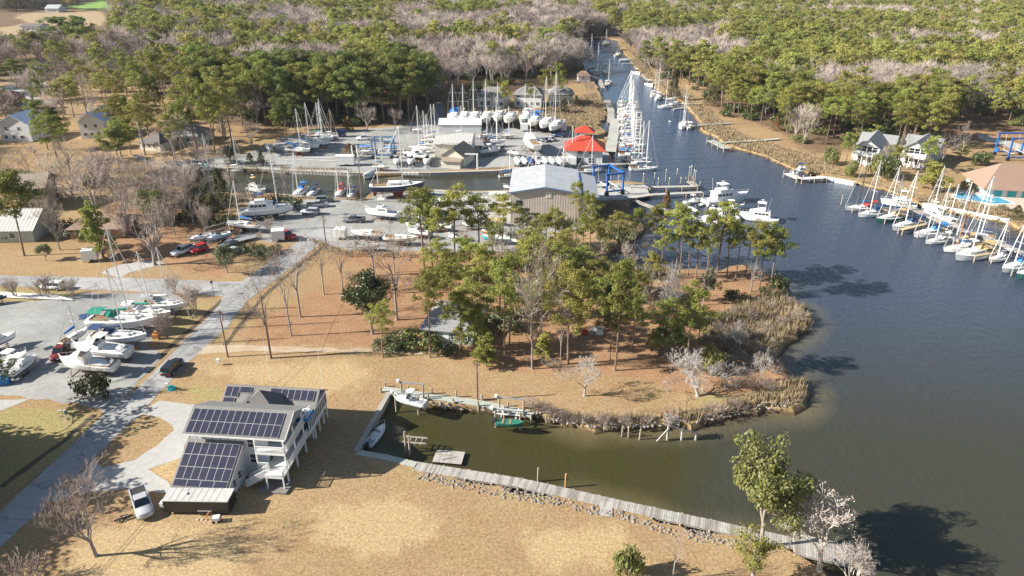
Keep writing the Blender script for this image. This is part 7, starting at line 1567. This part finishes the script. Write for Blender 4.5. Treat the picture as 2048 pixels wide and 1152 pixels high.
rocks('riprap', 'broken stone along the near shore beside the boardwalk', [(845, 946), (920, 966), (1000, 981), (1100, 997), (1190, 1015), (1250, 1027), (1320, 1052), (1400, 1070), (1490, 1086)], 2.4, 760, .08, .27, rk, 2)
rocks('riprap', 'bleached rubble on the far shore of the basin mouth', [(860, 808), (960, 817), (1060, 826), (1150, 845), (1230, 852), (1330, 846), (1400, 842), (1480, 823), (1540, 812), (1600, 800)], 1.5, 230, .1, .28, rk2, 3, .3)
S = sailboat; Pb = powerboat
# ---------------------------------------------------------------- west gravel lot
S('long white sloop with green canvas on stands in the near left lot', 176, 641, 317, 641, True, topy=478, cover=C_green, canv=C_green, bot=K_grey)
S('white sloop with navy canvas and teal bottom beside the green canvassed one', 178, 668, 293, 669, True, topy=551, cover=C_navy, canv=C_navy, bot=K_teal)
S('cream motorsailer with pilothouse and green sail in the near left lot', 243, 618, 343, 624, True, topy=512, cover=C_green, canv=W_hull, hullm=W_cream, bot=K_blackb)
S('big white sloop farthest back in the near left lot', 280, 602, 377, 604, True, topy=505, cover=C_white, canv=C_grey, bot=K_blackb)
S('very small white sailboat on a trailer with blue sail cover, left of the long sloops', 130, 671, 160, 654, True, topy=618, bimini=False, cover=C_blue, L=6, zz=1.25)
Pb('white express cruiser with blue cockpit among the sailboats of the near left lot', 'express', 260, 706, 146, 697, yard=True, canv=W_deck)
Pb('white lobster boat with brown wooden transom nearest in the left lot', 'lobster', 231, 733, 121, 725, yard=True, canv=W_deck, stern_wood=True, bot=K_navy)
Pb('white centre console boat on a trailer at the left edge of the lot', 'console', 14, 748, 72, 708, yard=True, canv=W_deck, trailer=True)
Pb('second white centre console boat behind the nearest one at the left edge', 'console', -8, 738, 52, 702, yard=True, canv=W_deck, trailer=True)
Pb('large white cruiser cut off by the left edge of the frame', 'yacht', -60, 700, 34, 668, yard=True, canv=W_deck)
Pb('blue hulled boat at the left edge beside the log strip', 'cuddy', -30, 596, 8, 590, yard=True, hullm=K_navy)
# ---------------------------------------------------------------- canal lot, left part
Pb('big white flybridge motor yacht on stands with navy canvas', 'yacht', 480, 428, 582, 422, yard=True, canv=C_navy, bot=K_blackb)
S('small white sailboat with blue sail cover in front of the big motor yacht', 517, 446, 455, 440, True, topy=371, cover=C_blue, bimini=False, bot=K_blackb)
S('white sailboat behind the big motor yacht with a long blue sail cover', 508, 418, 588, 413, True, topy=303, cover=C_blue, bimini=False)
Pb('small white and red runabout on a trailer beside the jeep', 'cuddy', 412, 468, 387, 475, yard=True, trailer=True, canv=C_red, L=5.5)
Pb('pale blue runabout on a trailer under a tube frame', 'cuddy', 452, 465, 421, 475, yard=True, trailer=True, L=6, hullm=paint('pale_blue_gelcoat', (.45, .55, .68)))
Pb('white sportfishing boat on stands at the edge of the canal lot', 'sportfish', 797, 430, 731, 424, yard=True, canv=W_hull, bot=K_blackb)
S('white sailboat with bright blue bunched cover near the lot entrance', 766, 462, 701, 457, True, topy=350, cover=C_blue, bimini=False, nomast=True)
S('cream sailboat with red brown bottom on stands, nearest the lawn', 765, 468, 836, 471, True, cover=C_white, bot=K_red, hullm=W_cream, nomast=True, bimini=False)
Pb('white cruiser behind the red bottomed sailboat', 'express', 862, 452, 812, 448, yard=True, canv=C_white)
Pb('white cabin boat with blue cockpit right of the red bottomed sailboat', 'cuddy', 862, 466, 815, 460, yard=True, canv=C_blue)
Pb('turquoise and white hull seen between the pine trunks', 'covered', 1022, 476, 964, 474, yard=True, canv=C_white, hullm=S_teal)
Pb('red and orange hulled boat seen between the pine trunks', 'covered', 1000, 463, 962, 460, yard=True, canv=C_white, hullm=paint('orange_red_paint', (.5, .12, .03)))
Pb('white boat under the pines, right of the turquoise one', 'cuddy', 1060, 480, 1022, 478, yard=True)
Pb('overturned flat skiff lying on gravel by the lawn edge', 'skiff', 720, 488, 755, 490, yard=True, L=5)
S('dark blue two masted yacht with red bottom standing at the canal slip', 748, 378, 842, 374, True, topy=268, hullm=K_navy, bot=K_red, cover=C_tan, canv=C_white, bimini=False, ketch=True, L=15)
# near canal bank
CB = [('white sailboat with bright blue canvas moored at the near canal bank', 612, 371, 585, 391, 305, C_blue, C_blue, True), ('small white boat right of the blue canvassed one at the canal bank', 633, 375, 614, 391, None, C_white, C_navy, False), ('white sailboat with red canvas moored at the near canal bank', 686, 374, 671, 391, 333, C_red, C_red, True), ('white sailboat moored at the canal bank, right of the red canvassed one', 710, 380, 694, 393, 338, C_white, C_navy, True)]
for lab, x1, y1, x2, y2, ty, cv, bm, mast_ in CB: S(lab, x1, y1, x2, y2, topy=ty, cover=cv, canv=bm, bimini=True, nomast=not mast_)
Pb('white trawler yacht with tan topped bridge at the head of the canal', 'trawler', 495, 372, 531, 380, canv=C_tan)
Pb('grey shrink wrapped boat in the canal slipway', 'covered', 752, 340, 728, 357, z=WZ, canv=C_grey)
S('white sailboat with blue cover at the far canal head', 268, 318, 306, 322, topy=250, cover=C_blue, canv=C_blue)
S('second white sailboat at the canal head', 345, 328, 385, 330, topy=272, cover=C_white, canv=C_white, spar=M_spar_br)
S('white sailboat with turquoise cover near the left end of the canal dock', 395, 334, 432, 336, topy=235, cover=S_teal, canv=C_white)
S('white sailboat moored by the conifers of the canal dock', 452, 335, 492, 337, topy=262, cover=C_white, bimini=False)
# ---------------------------------------------------------------- north yard, left cluster
NY = [('white sailboat with blue canvas, nearest of the left cluster in the north yard', 572, 293, 621, 297, 224, C_blue, True), ('white sailboat second from the front of the left cluster', 590, 285, 640, 290, 211, C_blue, False), ('white sailboat with navy cover in the middle of the left cluster', 612, 279, 660, 283, 212, C_navy, False), ('white sailboat fourth in the left cluster', 612, 273, 668, 276, 207, C_white, False), ('white sailboat with green cover near the back of the left cluster', 615, 267, 662, 269, 210, C_green, False), ('white sailboat at the back of the left cluster with a brown mast', 647, 264, 675, 266, 219, C_white, False)]
for i, (lab, x1, y1, x2, y2, ty, cv, bm) in enumerate(NY): S(lab, x1, y1, x2, y2, True, topy=ty, cover=cv, canv=cv, bimini=bm, bot=[K_red, K_blueb, K_blackb][i % 3], spar=M_spar_br if i == 5 else None)
Pb('blue grey shrink wrapped boat left of the sailboat cluster', 'covered', 548, 298, 530, 290, yard=True, canv=C_grey, hullm=K_grey)
Pb('boat under a bright blue tarp in the north yard', 'covered', 718, 290, 742, 292, yard=True, canv=C_blue)
Pb('low white hull beside the blue tarped boat', 'cuddy', 722, 299, 745, 301, yard=True)
NC = [('white sailboat left of the cream shed, nearest of its group', 805, 300, 862, 304, 215, C_white), ('white sailboat with blue cover behind the nearest one left of the shed', 826, 289, 866, 292, 225, C_blue), ('white sailboat third of the group left of the cream shed', 836, 281, 868, 282, 222, C_white), ('white sailboat with orange stripe left of the fabric canopy', 842, 273, 880, 274, 211, C_white), ('white sailboat under a blue tarp left of the fabric canopy', 850, 266, 884, 265, 211, C_blue)]
for lab, x1, y1, x2, y2, ty, cv in NC: S(lab, x1, y1, x2, y2, True, topy=ty, cover=cv, bimini=False, bot=K_blueb)
Pb('white motorboat with dark stripe left of the office house', 'express', 856, 313, 812, 309, yard=True, canv=C_white)
for i, (x, lab) in enumerate(((793, 'leftmost'), (821, 'middle'), (853, 'rightmost'))): Pb('white cabin boat facing the canal wall, '+lab+' of three below the cream shed', 'cuddy', x+3, 313, x-2, 327, yard=True, trailer=True, L=7)
RC = [('white sailboat right of the fabric canopy', 958, 266, 985, 262, 205, C_white, W_hull), ('white sailboat with turned up bow right of the cream shed', 966, 281, 1012, 277, 200, C_blue, W_hull), ('dark hulled sailboat right of the cream shed', 970, 289, 1010, 286, 236, C_white, K_navy)]
for lab, x1, y1, x2, y2, ty, cv, hm in RC: S(lab, x1, y1, x2, y2, True, topy=ty, cover=cv, bimini=False, hullm=hm)
Pb('grey hulled launch with navy bottom right of the cream shed', 'express', 958, 304, 1002, 299, yard=True, bot=K_navy, hullm=paint('light_grey_gelcoat', (.55, .56, .56)), canv=C_white)
Pb('white covered boat behind the grey hulled launch', 'covered', 962, 294, 998, 292, yard=True, canv=C_white)
ROW = [(907, 241, 175, W_hull, C_blue), (927, 241, 188, W_hull, C_white), (948, 241, 166, W_cream, C_tan), (972, 241, 165, W_cream, C_tan), (996, 239, 200, W_hull, C_white), (1019, 242, None, W_cream, C_green), (1050, 243, 175, K_grey, C_white), (1068, 248, 212, W_cream, C_blue), (1091, 252, 165, W_hull, C_white), (1110, 257, 150, W_hull, C_green)]
ORD = ['leftmost', 'second', 'third', 'fourth', 'fifth', 'sixth', 'seventh', 'eighth', 'ninth', 'tenth']
for i, (x, y, ty, hm, cv) in enumerate(ROW): S('sailboat in the back row of the north yard, '+ORD[i]+' from the left', x+4+i*.9, y-13, x-3-i*.6, y+5, True, topy=ty, hullm=hm, cover=cv, canv=cv, bimini=i in (0, 6, 7), bot=K_green if i == 9 else K_red if i in (5, 7) else K_blueb, nomast=ty is None)
S('white sloop standing alone on the north yard gravel, stern towards the canal', 1074, 298, 1052, 275, True, topy=212, cover=C_white, bimini=False, bot=K_blackb)
for i, x in enumerate((1035, 1049, 1062, 1077, 1090, 1104, 1119)): Pb('small white boat in the row by the red roofed house, '+['first', 'second', 'third', 'fourth', 'fifth', 'sixth', 'seventh'][i]+' from the left', 'covered' if i != 3 else 'cuddy', x+6, 327, x-5, 314, yard=True, canv=C_navy if i == 2 else C_white, trailer=True, L=6.5)
AL = [('white sailboat alongside the north canal wall, left one', 996, 349, 1036, 346, 300, C_blue), ('white sailboat with white awning alongside the canal wall, second', 1048, 343, 1088, 342, 305, C_white), ('white sailboat alongside the canal wall left of the red roofed house', 1100, 342, 1144, 339, 290, C_white), ('white sailboat alongside the wall in front of the red roofed house', 1152, 340, 1204, 338, 279, C_white)]
for lab, x1, y1, x2, y2, ty, cv in AL: S(lab, x1, y1, x2, y2, topy=ty, cover=cv, bimini=False)
Pb('small white boat moored left of the metal shed roof', 'cuddy', 1030, 372, 1008, 369)
# ---------------------------------------------------------------- the packed long dock
LR = random.Random(12); ys = [333, 323, 314, 305, 297, 289, 282, 275, 268, 262, 256, 250, 244, 239, 234, 229, 224, 220, 215, 211, 207, 203]
on = ['nearest', 'second', 'third', 'fourth', 'fifth', 'sixth', 'seventh', 'eighth', 'ninth', 'tenth', 'eleventh', 'twelfth', 'thirteenth', 'fourteenth', 'fifteenth', 'sixteenth', 'seventeenth', 'eighteenth', 'nineteenth', 'twentieth', 'twenty first', 'farthest']
for i, y in enumerate(ys):
    f = (333-y)/130; x0 = 1236+(0 if i > 2 else 22-i*6)+f*-2; x1 = x0+(60-f*15)*LR.uniform(.86, 1.05)
    cv = [C_navy, C_navy, C_green, C_blue, C_red, C_white, C_white, C_blue, C_white][i % 9]
    S('sailboat in the packed row of the long dock, '+on[i]+' from the canal mouth', x0, y+1, x1, y+LR.uniform(0, 2), cover=cv, canv=cv if i in (3, 7) else C_white, topy=y-LR.uniform(62, 92)*(1-f*.25), bimini=i % 2 == 0 or i == 3, hullm=K_red if i == 4 else W_cream if i % 5 == 2 else W_hull, spar=M_spar_br if i == 5 else None, ketch=i in (8, 14), group='sailboats of the long dock')
    if i < 16: Pb('white boat on the inner side of the long dock row, level with the '+on[i]+' sailboat', 'cuddy', x0-2, y+3, x0+12-f*4, y+3, L=7, group='small boats of the long dock') if i in (6, 9, 12, 15) else None
UP = [('white sailboat moored beside the motor yacht on the left creek bank', 1190, 148, 1199, 141, 90, 0), ('white sailboat on the left creek bank below the motor yacht', 1214, 168, 1219, 163, 122, 0), ('small sailboat by the left bank with a red brown mast', 1180, 137, 1186, 133, 101, 1), ('farthest sailboat on the left creek bank', 1178, 100, 1184, 97, 72, 1), ('sailboat on the left bank beside the two dark boats', 1180, 115, 1184, 111, 73, 0), ('sailboat at the right bank far up the creek', 1206, 88, 1216, 85, 62, 0), ('sailboat at the right bank beyond the creek bend', 1231, 111, 1238, 107, 90, 1), ('white sailboat in the first pair on the right bank, left one', 1306, 189, 1311, 184, 146, 0), ('white sailboat in the first pair on the right bank, right one', 1320, 190, 1312, 199, 132, 0), ('white sailboat at the third dock of the right bank', 1345, 211, 1326, 212, 151, 0), ('white ketch moored bow out at the second right bank dock', 1372, 240, 1362, 258, 178, 2)]
for lab, x1, y1, x2, y2, ty, k in UP: S(lab, x1, y1, x2, y2, topy=ty, cover=C_white, bimini=k == 0, spar=M_spar_br if k == 1 else None, ketch=k == 2, L=max(9, 10+k))
PU = [('white motor yacht moored on the left creek bank', 'yacht', 1209, 137, 1212, 147, 11), ('white motorboat left of the yacht on the creek bank', 'express', 1183, 142, 1190, 139, 9), ('dark motorboat on the far left bank', 'cuddy', 1170, 112, 1178, 114, 8), ('white motorboat at the right bank lift above the double dock', 'express', 1268, 143, 1280, 148, 9), ('covered grey boat on a lift at the creek bend', 'covered', 1247, 119, 1255, 119, 8), ('white motorboat at the fourth right bank dock', 'express', 1294, 166, 1305, 172, 9), ('open boat on a lift beside the second right bank dock', 'console', 1384, 250, 1376, 256, 7), ('pontoon boat at the third right bank dock', 'cuddy', 1336, 195, 1348, 196, 7), ('small grey float boat beside the third dock sailboat', 'skiff', 1352, 215, 1362, 214, 6)]
for lab, k, x1, y1, x2, y2, L_ in PU: Pb(lab, k, x1, y1, x2, y2, L=L_, canv=C_grey if k == 'covered' else C_white)
Pb('white boat on the lift of the pale dock left of the white houses', 'console', 1593, 342, 1607, 336, z=.8, L=6.5)
# ---------------------------------------------------------------- motor yachts by the peninsula
Pb('large white trawler yacht moored bow to the river, upper of the two', 'trawler', 1408, 404, 1496, 392, canv=W_hull)
Pb('large white flybridge yacht moored stern to the river below the trawler', 'yacht', 1558, 438, 1468, 428, canv=W_hull)
Pb('white shrink wrapped boat at the inner berth behind the pines', 'covered', 1395, 420, 1375, 412, z=WZ, canv=C_white)
Pb('white cruiser partly hidden by pines left of the flybridge yacht', 'express', 1480, 436, 1420, 428, canv=C_white)
# ---------------------------------------------------------------- right hand marina
RM = [('black masted dark sloop with red and blue canvas, leftmost in the right hand marina', 1755, 412, 1690, 414, 312, K_grey, C_blue, C_red, False, M_spar_dk, 14), ('white sailboat with blue bow bag, second in the right hand marina', 1774, 420, 1716, 428, 330, W_hull, C_blue, C_navy, False, None, 12), ('green hulled sailboat with netting, third in the right hand marina', 1812, 428, 1752, 438, 340, K_green, C_white, C_tan, False, None, 12), ('white sailboat with navy boom cover beside the first yellow pier', 1848, 442, 1783, 455, 347, W_hull, C_navy, C_navy, True, None, 13), ('white sloop with blue stern in the middle of the right hand marina', 1896, 458, 1826, 468, 342, W_hull, C_navy, C_blue, False, None, 14), ('round bowed white boat with pale deck in the right hand marina', 1902, 474, 1851, 481, 365, W_hull, C_white, C_white, True, None, 11), ('blue cockpit sailboat with tall mast right of the round bowed boat', 1955, 477, 1884, 473, 362, W_hull, C_navy, C_tan, True, None, 14), ('white sailboat with brown mast and blue rails', 1955, 490, 1886, 496, 385, W_hull, C_blue, C_white, True, M_spar_br, 12), ('large white sailboat with tan dodger left of the longer yellow pier', 1990, 497, 1910, 514, 365, W_hull, C_tan, C_tan, True, None, 15), ('small white double ended sloop right of the longer yellow pier', 2020, 507, 1978, 517, 442, W_hull, C_white, C_white, False, None, 8), ('white sailboat with bright blue cover at the right edge', 2062, 522, 2004, 538, 430, W_hull, C_blue, C_blue, False, None, 13), ('teal hulled sailboat in the bottom corner of the right hand marina', 2110, 536, 2031, 550, 440, K_teal, C_blue, C_white, False, None, 13)]
for lab, x1, y1, x2, y2, ty, hm, cov, cv, bm, sp, L_ in RM: S(lab, x1, y1, x2, y2, topy=ty, hullm=hm, cover=cov, canv=cv, bimini=bm or True, spar=sp)
Pb('big white flybridge motor yacht at the head of the right hand marina', 'yacht', 1836, 410, 1760, 400, canv=W_hull)
Pb('white motor yacht with dark windscreen below the seawall', 'trawler', 1842, 420, 1905, 440, canv=W_hull)
# ---------------------------------------------------------------- foreground basin
Pb('white cabin cruiser raised on the boat lift in the basin', 'express', 852, 808, 786, 792, z=1.35, canv=C_white, zg=1.8)
Pb('white open motorboat moored beside the timber bulkhead', 'cuddy', 739, 880, 766, 848, L=5, canv=W_deck)
Pb('green canoe lying on the right hand boat lift', 'skiff', 1000, 838, 1040, 842, z=.55, hullm=K_green, L=4, name='canoe', bot=K_green, zg=1.4)
# ---------------------------------------------------------------- vehicles
BL = ('black', (.02, .025, .035)); MR = ('maroon', (.14, .015, .012)); WH_ = ('white', (.75, .75, .75)); SV = ('silver', (.40, .41, .43)); RD = ('red', (.45, .02, .02)); GR = ('grey', (.14, .15, .17)); BU = ('blue', (.03, .07, .16))
car('black sport utility car driving up the near road', 'suv', 346, 741, 366, 719, BL)
car('maroon sport utility car parked in the gravel lot beside the lobster boat', 'suv', 122, 712, 108, 730, MR)
car('silver pickup with black bed parked left of the black trailer', 'pickup', 286, 1014, 293, 1035, SV)
car('white car parked on the grass beside the side road', 'suv', 107, 578, 85, 577, WH_)
car('white pickup parked under the wide bare tree', 'pickup', 368, 506, 352, 512, WH_)
car('red open jeep right of the white pickup', 'jeep', 399, 504, 384, 509, RD)
car('white sedan right of the round grey green tree', 'sedan', 464, 508, 448, 515, WH_)
car('dark car behind the white sedan', 'sedan', 457, 493, 445, 498, GR)
car('red pickup beside the white box trailer in the canal lot', 'pickup', 572, 476, 590, 480, RD)
car('silver pickup parked nearest in the row on the gravel approach', 'pickup', 636, 414, 655, 413, SV)
car('blue grey sport utility car behind the silver pickup', 'suv', 650, 404, 668, 403, GR)
car('silver blue sport utility car in front of the silver pickup', 'suv', 621, 428, 604, 427, SV)
car('dark pickup beside the sportfishing boat', 'pickup', 708, 444, 690, 444, GR)
car('white pickup in the north yard by the wood edge', 'pickup', 729, 280, 712, 280, WH_)
car('blue sport utility car behind the red roofed house', 'suv', 1117, 274, 1104, 273, BU)
car('dark car on the north yard gravel', 'sedan', 1086, 283, 1074, 281, GR)
car('silver car beside the dark one on the north yard', 'sedan', 1099, 281, 1088, 279, SV)
car('blue car on the far left driveway', 'suv', 60, 193, 50, 192, BU)
cargo_trailer('white box trailer beside the light green pine', (166, 527), (196, 524), 2.1, 2.2, W_hull, W_deck)
cargo_trailer('white box trailer hitched behind the red pickup', (545, 486), (570, 484), 2.2, 2.2, W_hull, W_deck)
cargo_trailer('long white box trailer at the canal edge of the north yard', (671, 333), (708, 333), 2.4, 2.6, W_hull, W_deck)
cargo_trailer('white box trailer in the middle of the north yard', (1041, 264), (1056, 264), 2.2, 2.3, W_hull, W_deck)
cargo_trailer('white box trailer behind the green hulled sailboat', (1122, 265), (1133, 265), 2.2, 2.3, W_hull, W_deck)
cargo_trailer('rounded white camper at the lot entrance', (668, 480), (690, 481), 2.2, 2.0, W_hull, W_hull, name='camper')
cargo_trailer('white storage trailer half hidden behind the tall pines', (930, 425), (975, 425), 2.5, 2.8, W_hull, W_deck)
cargo_trailer('second white storage trailer left of the metal shed', (978, 412), (1012, 412), 2.5, 2.6, W_hull, W_deck)
cargo_trailer('dark blue container at the back of the north yard', (677, 275), (690, 275), 2.4, 2.4, K_navy, K_navy, name='container', z=.05)
# assorted yard things
g = G(175, 632); m = MB(); m.box(-1.4, 1.4, -1.1, 1.1, .05, .12); tag(m.build('tarp_sheet', C_navy, loc=(g.x, g.y, 0), rz=.5), 'flat blue sheet lying on gravel left of the green canvassed sloop', 'sheet')
g = G(490, 482); q = thing('flat_trailer', 'empty flatbed trailer with raised rails beside the pale blue runabout', 'trailer', (g.x, g.y, 0), R(40)); m = MB(); m.box(-2.6, 2.6, -1, 1, .6, .72); m.build('bed', M_gal, q); m = MB()
for sy in (-.95, .95): m.tube([(0, sy-.1, .35), (0, sy+.1, .35)], .35, 10)
m.build('wheel', M_rub, q); m = MB()
for sy in (-1, 1): m.beam((-2.6, sy, 1.1), (2.6, sy, 1.1), .06, .06)
m.build('rail', M_gal, q)
g = G(437, 478); q = thing('tube_frame', 'silver tube frame arching over the pale blue runabout', 'frame', (g.x, g.y, 0), R(30)); m = MB()
for sy in (-1.6, 1.6):
    m.tube([(-2.6, sy, 0), (-2.6, sy, 2.6), (2.6, sy, 3.2), (2.6, sy, 0)], .06, 5)
m.tube([(2.6, -1.6, 3.2), (2.6, 0, 3.7), (2.6, 1.6, 3.2)], .06, 5); m.build('hoops', M_alu, q)
g = G(313, 678); q = thing('engine_on_pallet', 'orange machine standing on a pallet near the ditch', 'machine', (g.x, g.y, 0)); m = MB(); m.box(-.5, .5, -.4, .4, .15, 1.0); m.box(-.2, .3, -.2, .2, 1.0, 1.5); m.build('machine_body', mat('orange_wood', (.5, .22, .06)), q); m = MB(); m.box(-.6, .6, -.5, .5, 0, .14); m.build('pallet', M_newwood, q)
g = G(238, 760); m = MB()
for s in (-.22, .22): m.beam((-1.9, s, .06), (1.9, s, .5), .06, .08)
for i in range(11): m.box(-1.8+i*.35, -1.74+i*.35, -.2, .2, .06+i*.043, .10+i*.043)
tag(m.build('ladder', M_alu, loc=(g.x, g.y, 0), rz=.55), 'aluminium ladder lying on the gravel behind the lobster boat', 'ladder')
g = G(6, 768); m = MB(); m.box(-1, 1, -.7, .7, .1, 1.1); m.box(-.9, .2, -.6, .6, 1.1, 1.3); tag(m.build('rubbish_bin', C_blue, loc=(g.x, g.y, 0), rz=.3), 'blue waste bin at the left edge of the gravel lot', 'bin')
g = G(60, 597); m = MB()
for i in range(5): m.tube([(-9+i*.4, i*.45, .25+.1*(i % 2)), (9-i*.9, i*.4-.5, .25)], .14, 6)
tag(m.build('spar_stack', M_alu, loc=(g.x, g.y, 0), rz=-.06), 'stack of long spars lying along the top edge of the lot', 'spars')
for i, (x, y, l) in enumerate(((600, 322, 9), (640, 318, 11), (590, 310, 8), (670, 324, 10))):
    g = G(x, y); m = MB(); m.tube([(-l/2, 0, .3), (l/2, .4*i, .35)], .13, 5); tag(m.build('mast_on_ground', M_alu, loc=(g.x, g.y, 0), rz=R(-3*i)), 'unstepped mast lying on the grass by the canal wall, '+['short and nearest the left', 'long in the middle', 'shortest at the back', 'nearest the box trailer'][i], 'mast')
for i in range(4):
    g = G(650+i*3, 588+i*0) if i < 0 else G(812+i*8, 345)
    m = MB(); m.box(-.5, .5, -.35, .35, 0, .8); tag(m.build('dock_box', W_hull, loc=(g.x, g.y-2.5, 0)), 'white dock box on the canal wall below the cream shed', 'dock box', 'dock boxes on the canal wall')
g = G(1182, 664); q = thing('picnic_heap', 'red and white heap of gear under the pines of the clearing', 'gear heap', (g.x, g.y, 0)); rr_ = random.Random(4)
for i, (mm, nm) in enumerate(((C_red, 'red_cover'), (W_hull, 'white_cover'), (M_wood[1], 'boards'))):
    m = MB()
    for k in range(5): x, y = rr_.uniform(-2, 2), rr_.uniform(-1, 1); m.box(x-.5, x+.5, y-.3, y+.3, 0, rr_.uniform(.25, .7))
    m.build(nm, mm, q)
g = G(1341, 835); q = thing('red_chair', 'pair of red chairs facing the water on the stony bank', 'chairs', (g.x, g.y, 0)); 
q.scale = (.75, .75, .75)
for s in (-.7, .7):
    m = MB(); m.box(s-.35, s+.35, -.3, .3, .3, .4); m.add([(s-.35, .3, .4), (s+.35, .3, .4), (s+.3, .6, 1.2), (s-.3, .6, 1.2), (s-.35, .36, .4), (s+.35, .36, .4), (s+.3, .66, 1.2), (s-.3, .66, 1.2)], [(0, 1, 2, 3), (7, 6, 5, 4), (0, 3, 7, 4), (1, 5, 6, 2), (2, 6, 7, 3)])
    for sx in (-.3, .3):
        for sy in (-.25, .25): m.box(s+sx-.04, s+sx+.04, sy-.04, sy+.04, 0, .3)
    m.build('chair', mat('faded_red_wood', (.30, .08, .06), .8, .2, 3), q)
g = G(1340, 244, WZ); m = MB(); m.loft([[(math.cos(a)*r_*1.5, math.sin(a)*r_, z) for a in [k*.785 for k in range(8)]] for r_, z in ((.2, -.1), (.4, .1), (.3, .35), (.05, .45))], 0, cap1=True); tag(m.build('mooring_buoy', W_hull, loc=(g.x, g.y, WZ)), 'white mooring buoy alone in the creek', 'buoy')

# more craft standing in the yards
EX = [('covered','white covered boat in the second rank under the tall lawn-end pines',905,452,868,448,C_white),('cuddy','small white open boat between the tall pine trunks of the lawn end',930,470,895,468,C_navy),('covered','blue covered boat left of the white storage trailers',900,428,866,424,C_blue),('express','white cruiser right of the sportfishing boat',868,432,832,428,C_white),('covered','grey wrapped boat behind the turquoise one',960,448,925,446,C_grey),
 ('cuddy','white runabout at the canal edge right of the dark blue yacht',895,398,870,394,C_blue),('covered','tan covered boat on the gravel left of the metal shed',1008,440,975,436,C_tan),('covered','blue covered boat beside the blue steel hoist of the north yard',770,292,795,294,C_blue),('cuddy','small white boat near the pickup at the north wood edge',765,277,788,278,C_navy),('covered','white covered boat at the back of the north yard beside the lane',825,258,845,258,C_white),('cuddy','white runabout in the open middle of the north yard',1018,300,1038,306,C_blue),('covered','navy covered boat beside the red pavilion',1128,284,1140,280,C_navy)]
for k, lab, x1, y1, x2, y2, cv in EX: Pb(lab, k, x1, y1, x2, y2, yard=True, canv=cv, trailer=k == 'cuddy', bot=K_blackb)
for i, (lab, x1, y1, x2, y2, ty) in enumerate((('white sailboat with grey bottom in the middle of the north yard', 1000, 262, 1030, 264, 190), ('white sailboat beside the fabric canopy with a tall mast', 905, 262, 935, 264, 188), ('white sailboat standing left of the three cabin boats', 748, 338-14, 776, 326, 262), ('cream sailboat at the right end of the north yard gravel', 1130, 306, 1152, 308, 240))): S(lab, x1, y1, x2, y2, True, topy=ty, cover=[C_blue, C_white, C_navy, C_green][i], bimini=False, bot=K_grey, hullm=W_cream if i == 3 else None)
def small(label, nm, cat, x, y, build, rz=0.0, m=None, group=None):
    g = G(x, y); q = MB(); build(q); tag(q.build(nm, m or M_wood[2], loc=(g.x, g.y, 0), rz=rz), label, cat, group)
def pal(q):
    for i in range(6): q.box(-.6+i*.2, -.46+i*.2, -.5, .5, .12, .15)
    for y in (-.48, 0, .4): q.box(-.6, .55, y, y+.08, 0, .12)
def drum(q): q.tube([(0, 0, 0), (0, 0, .88)], .29, 12); q.tube([(0, 0, .28), (0, 0, .32)], .31, 12); q.tube([(0, 0, .58), (0, 0, .62)], .31, 12)
def cone_(q): q.box(-.2, .2, -.2, .2, 0, .04); q.tube([(0, 0, .04), (0, 0, .7)], [.15, .03], 8)
for i, (x, y, w_) in enumerate(((158, 700, 'between the maroon car and the express cruiser'), (205, 766, 'below the lobster boat'), (262, 720, 'right of the express cruiser stern'), (90, 735, 'beside the centre console trailers'), (690, 428, 'near the entrance pole of the canal lot'), (780, 445, 'under the sportfishing boat bow'))): small('grey wooden pallet lying on gravel '+w_, 'pallet', 'pallet', x, y, pal, i*.7, M_wood[i % 3], 'loose pallets')
for i, (x, y, w_) in enumerate(((52, 742, 'behind the centre console trailer'), (300, 640, 'under the bow of the farthest sloop'), (868, 392, 'at the canal edge'), (1000, 300, 'right of the grey hulled launch'))): small('blue steel drum '+w_, 'drum', 'drum', x, y, drum, 0, M_blue if i % 2 == 0 else K_navy, 'steel drums')
for i, (x, y, w_) in enumerate(((275, 700, 'at the lot edge beside the ditch'), (612, 440, 'in the gravel approach'))): small('orange cone '+w_, 'traffic_cone', 'cone', x, y, cone_, 0, paint('orange_plastic', (.6, .18, .02)), None)
for k, lab, x1, y1, x2, y2, cv in (('express', 'white cruiser berthed between the lift piers and the trawler yacht', 1370, 402, 1405, 396, C_white), ('cuddy', 'small white boat tucked behind the stern of the trawler yacht', 1396, 408, 1412, 402, C_navy), ('express', 'white cruiser squeezed between the two large motor yachts', 1440, 418, 1488, 410, C_white), ('yacht', 'white motor yacht at the innermost berth, half hidden by pine crowns', 1450, 446, 1385, 434, W_hull)): Pb(lab, k, x1, y1, x2, y2, canv=cv)
for lab, x1, y1, x2, y2, ty, cv in (('white sloop with blue cover behind the green hulled sailboat of the right marina', 1812, 420, 1775, 424, 345, C_blue), ('white sloop berthed inside the walkway of the right hand marina', 1925, 446, 1880, 440, 365, C_white), ('white sloop with navy cover inside the walkway, nearer the right edge', 1992, 470, 1945, 462, 372, C_navy)): S(lab, x1, y1, x2, y2, topy=ty, cover=cv, bimini=False)
# ---------------------------------------------------------------- haze
def add_haze(dens):
    m = bpy.data.materials.new('haze'); m.use_nodes = True; N = m.node_tree.nodes; N.remove(N['Principled BSDF']); v = N.new('ShaderNodeVolumePrincipled')
    v.inputs['Color'].default_value = (.80, .88, 1, 1); v.inputs['Density'].default_value = dens; m.node_tree.links.new(v.outputs[0], N['Material Output'].inputs['Volume'])
    q = MB(); q.box(-2700, 2700, -200, 3700, -4, 75); tag(q.build('haze', m), 'thin pale air haze over the whole river valley', 'haze', kind='stuff')
add_haze(.00005)
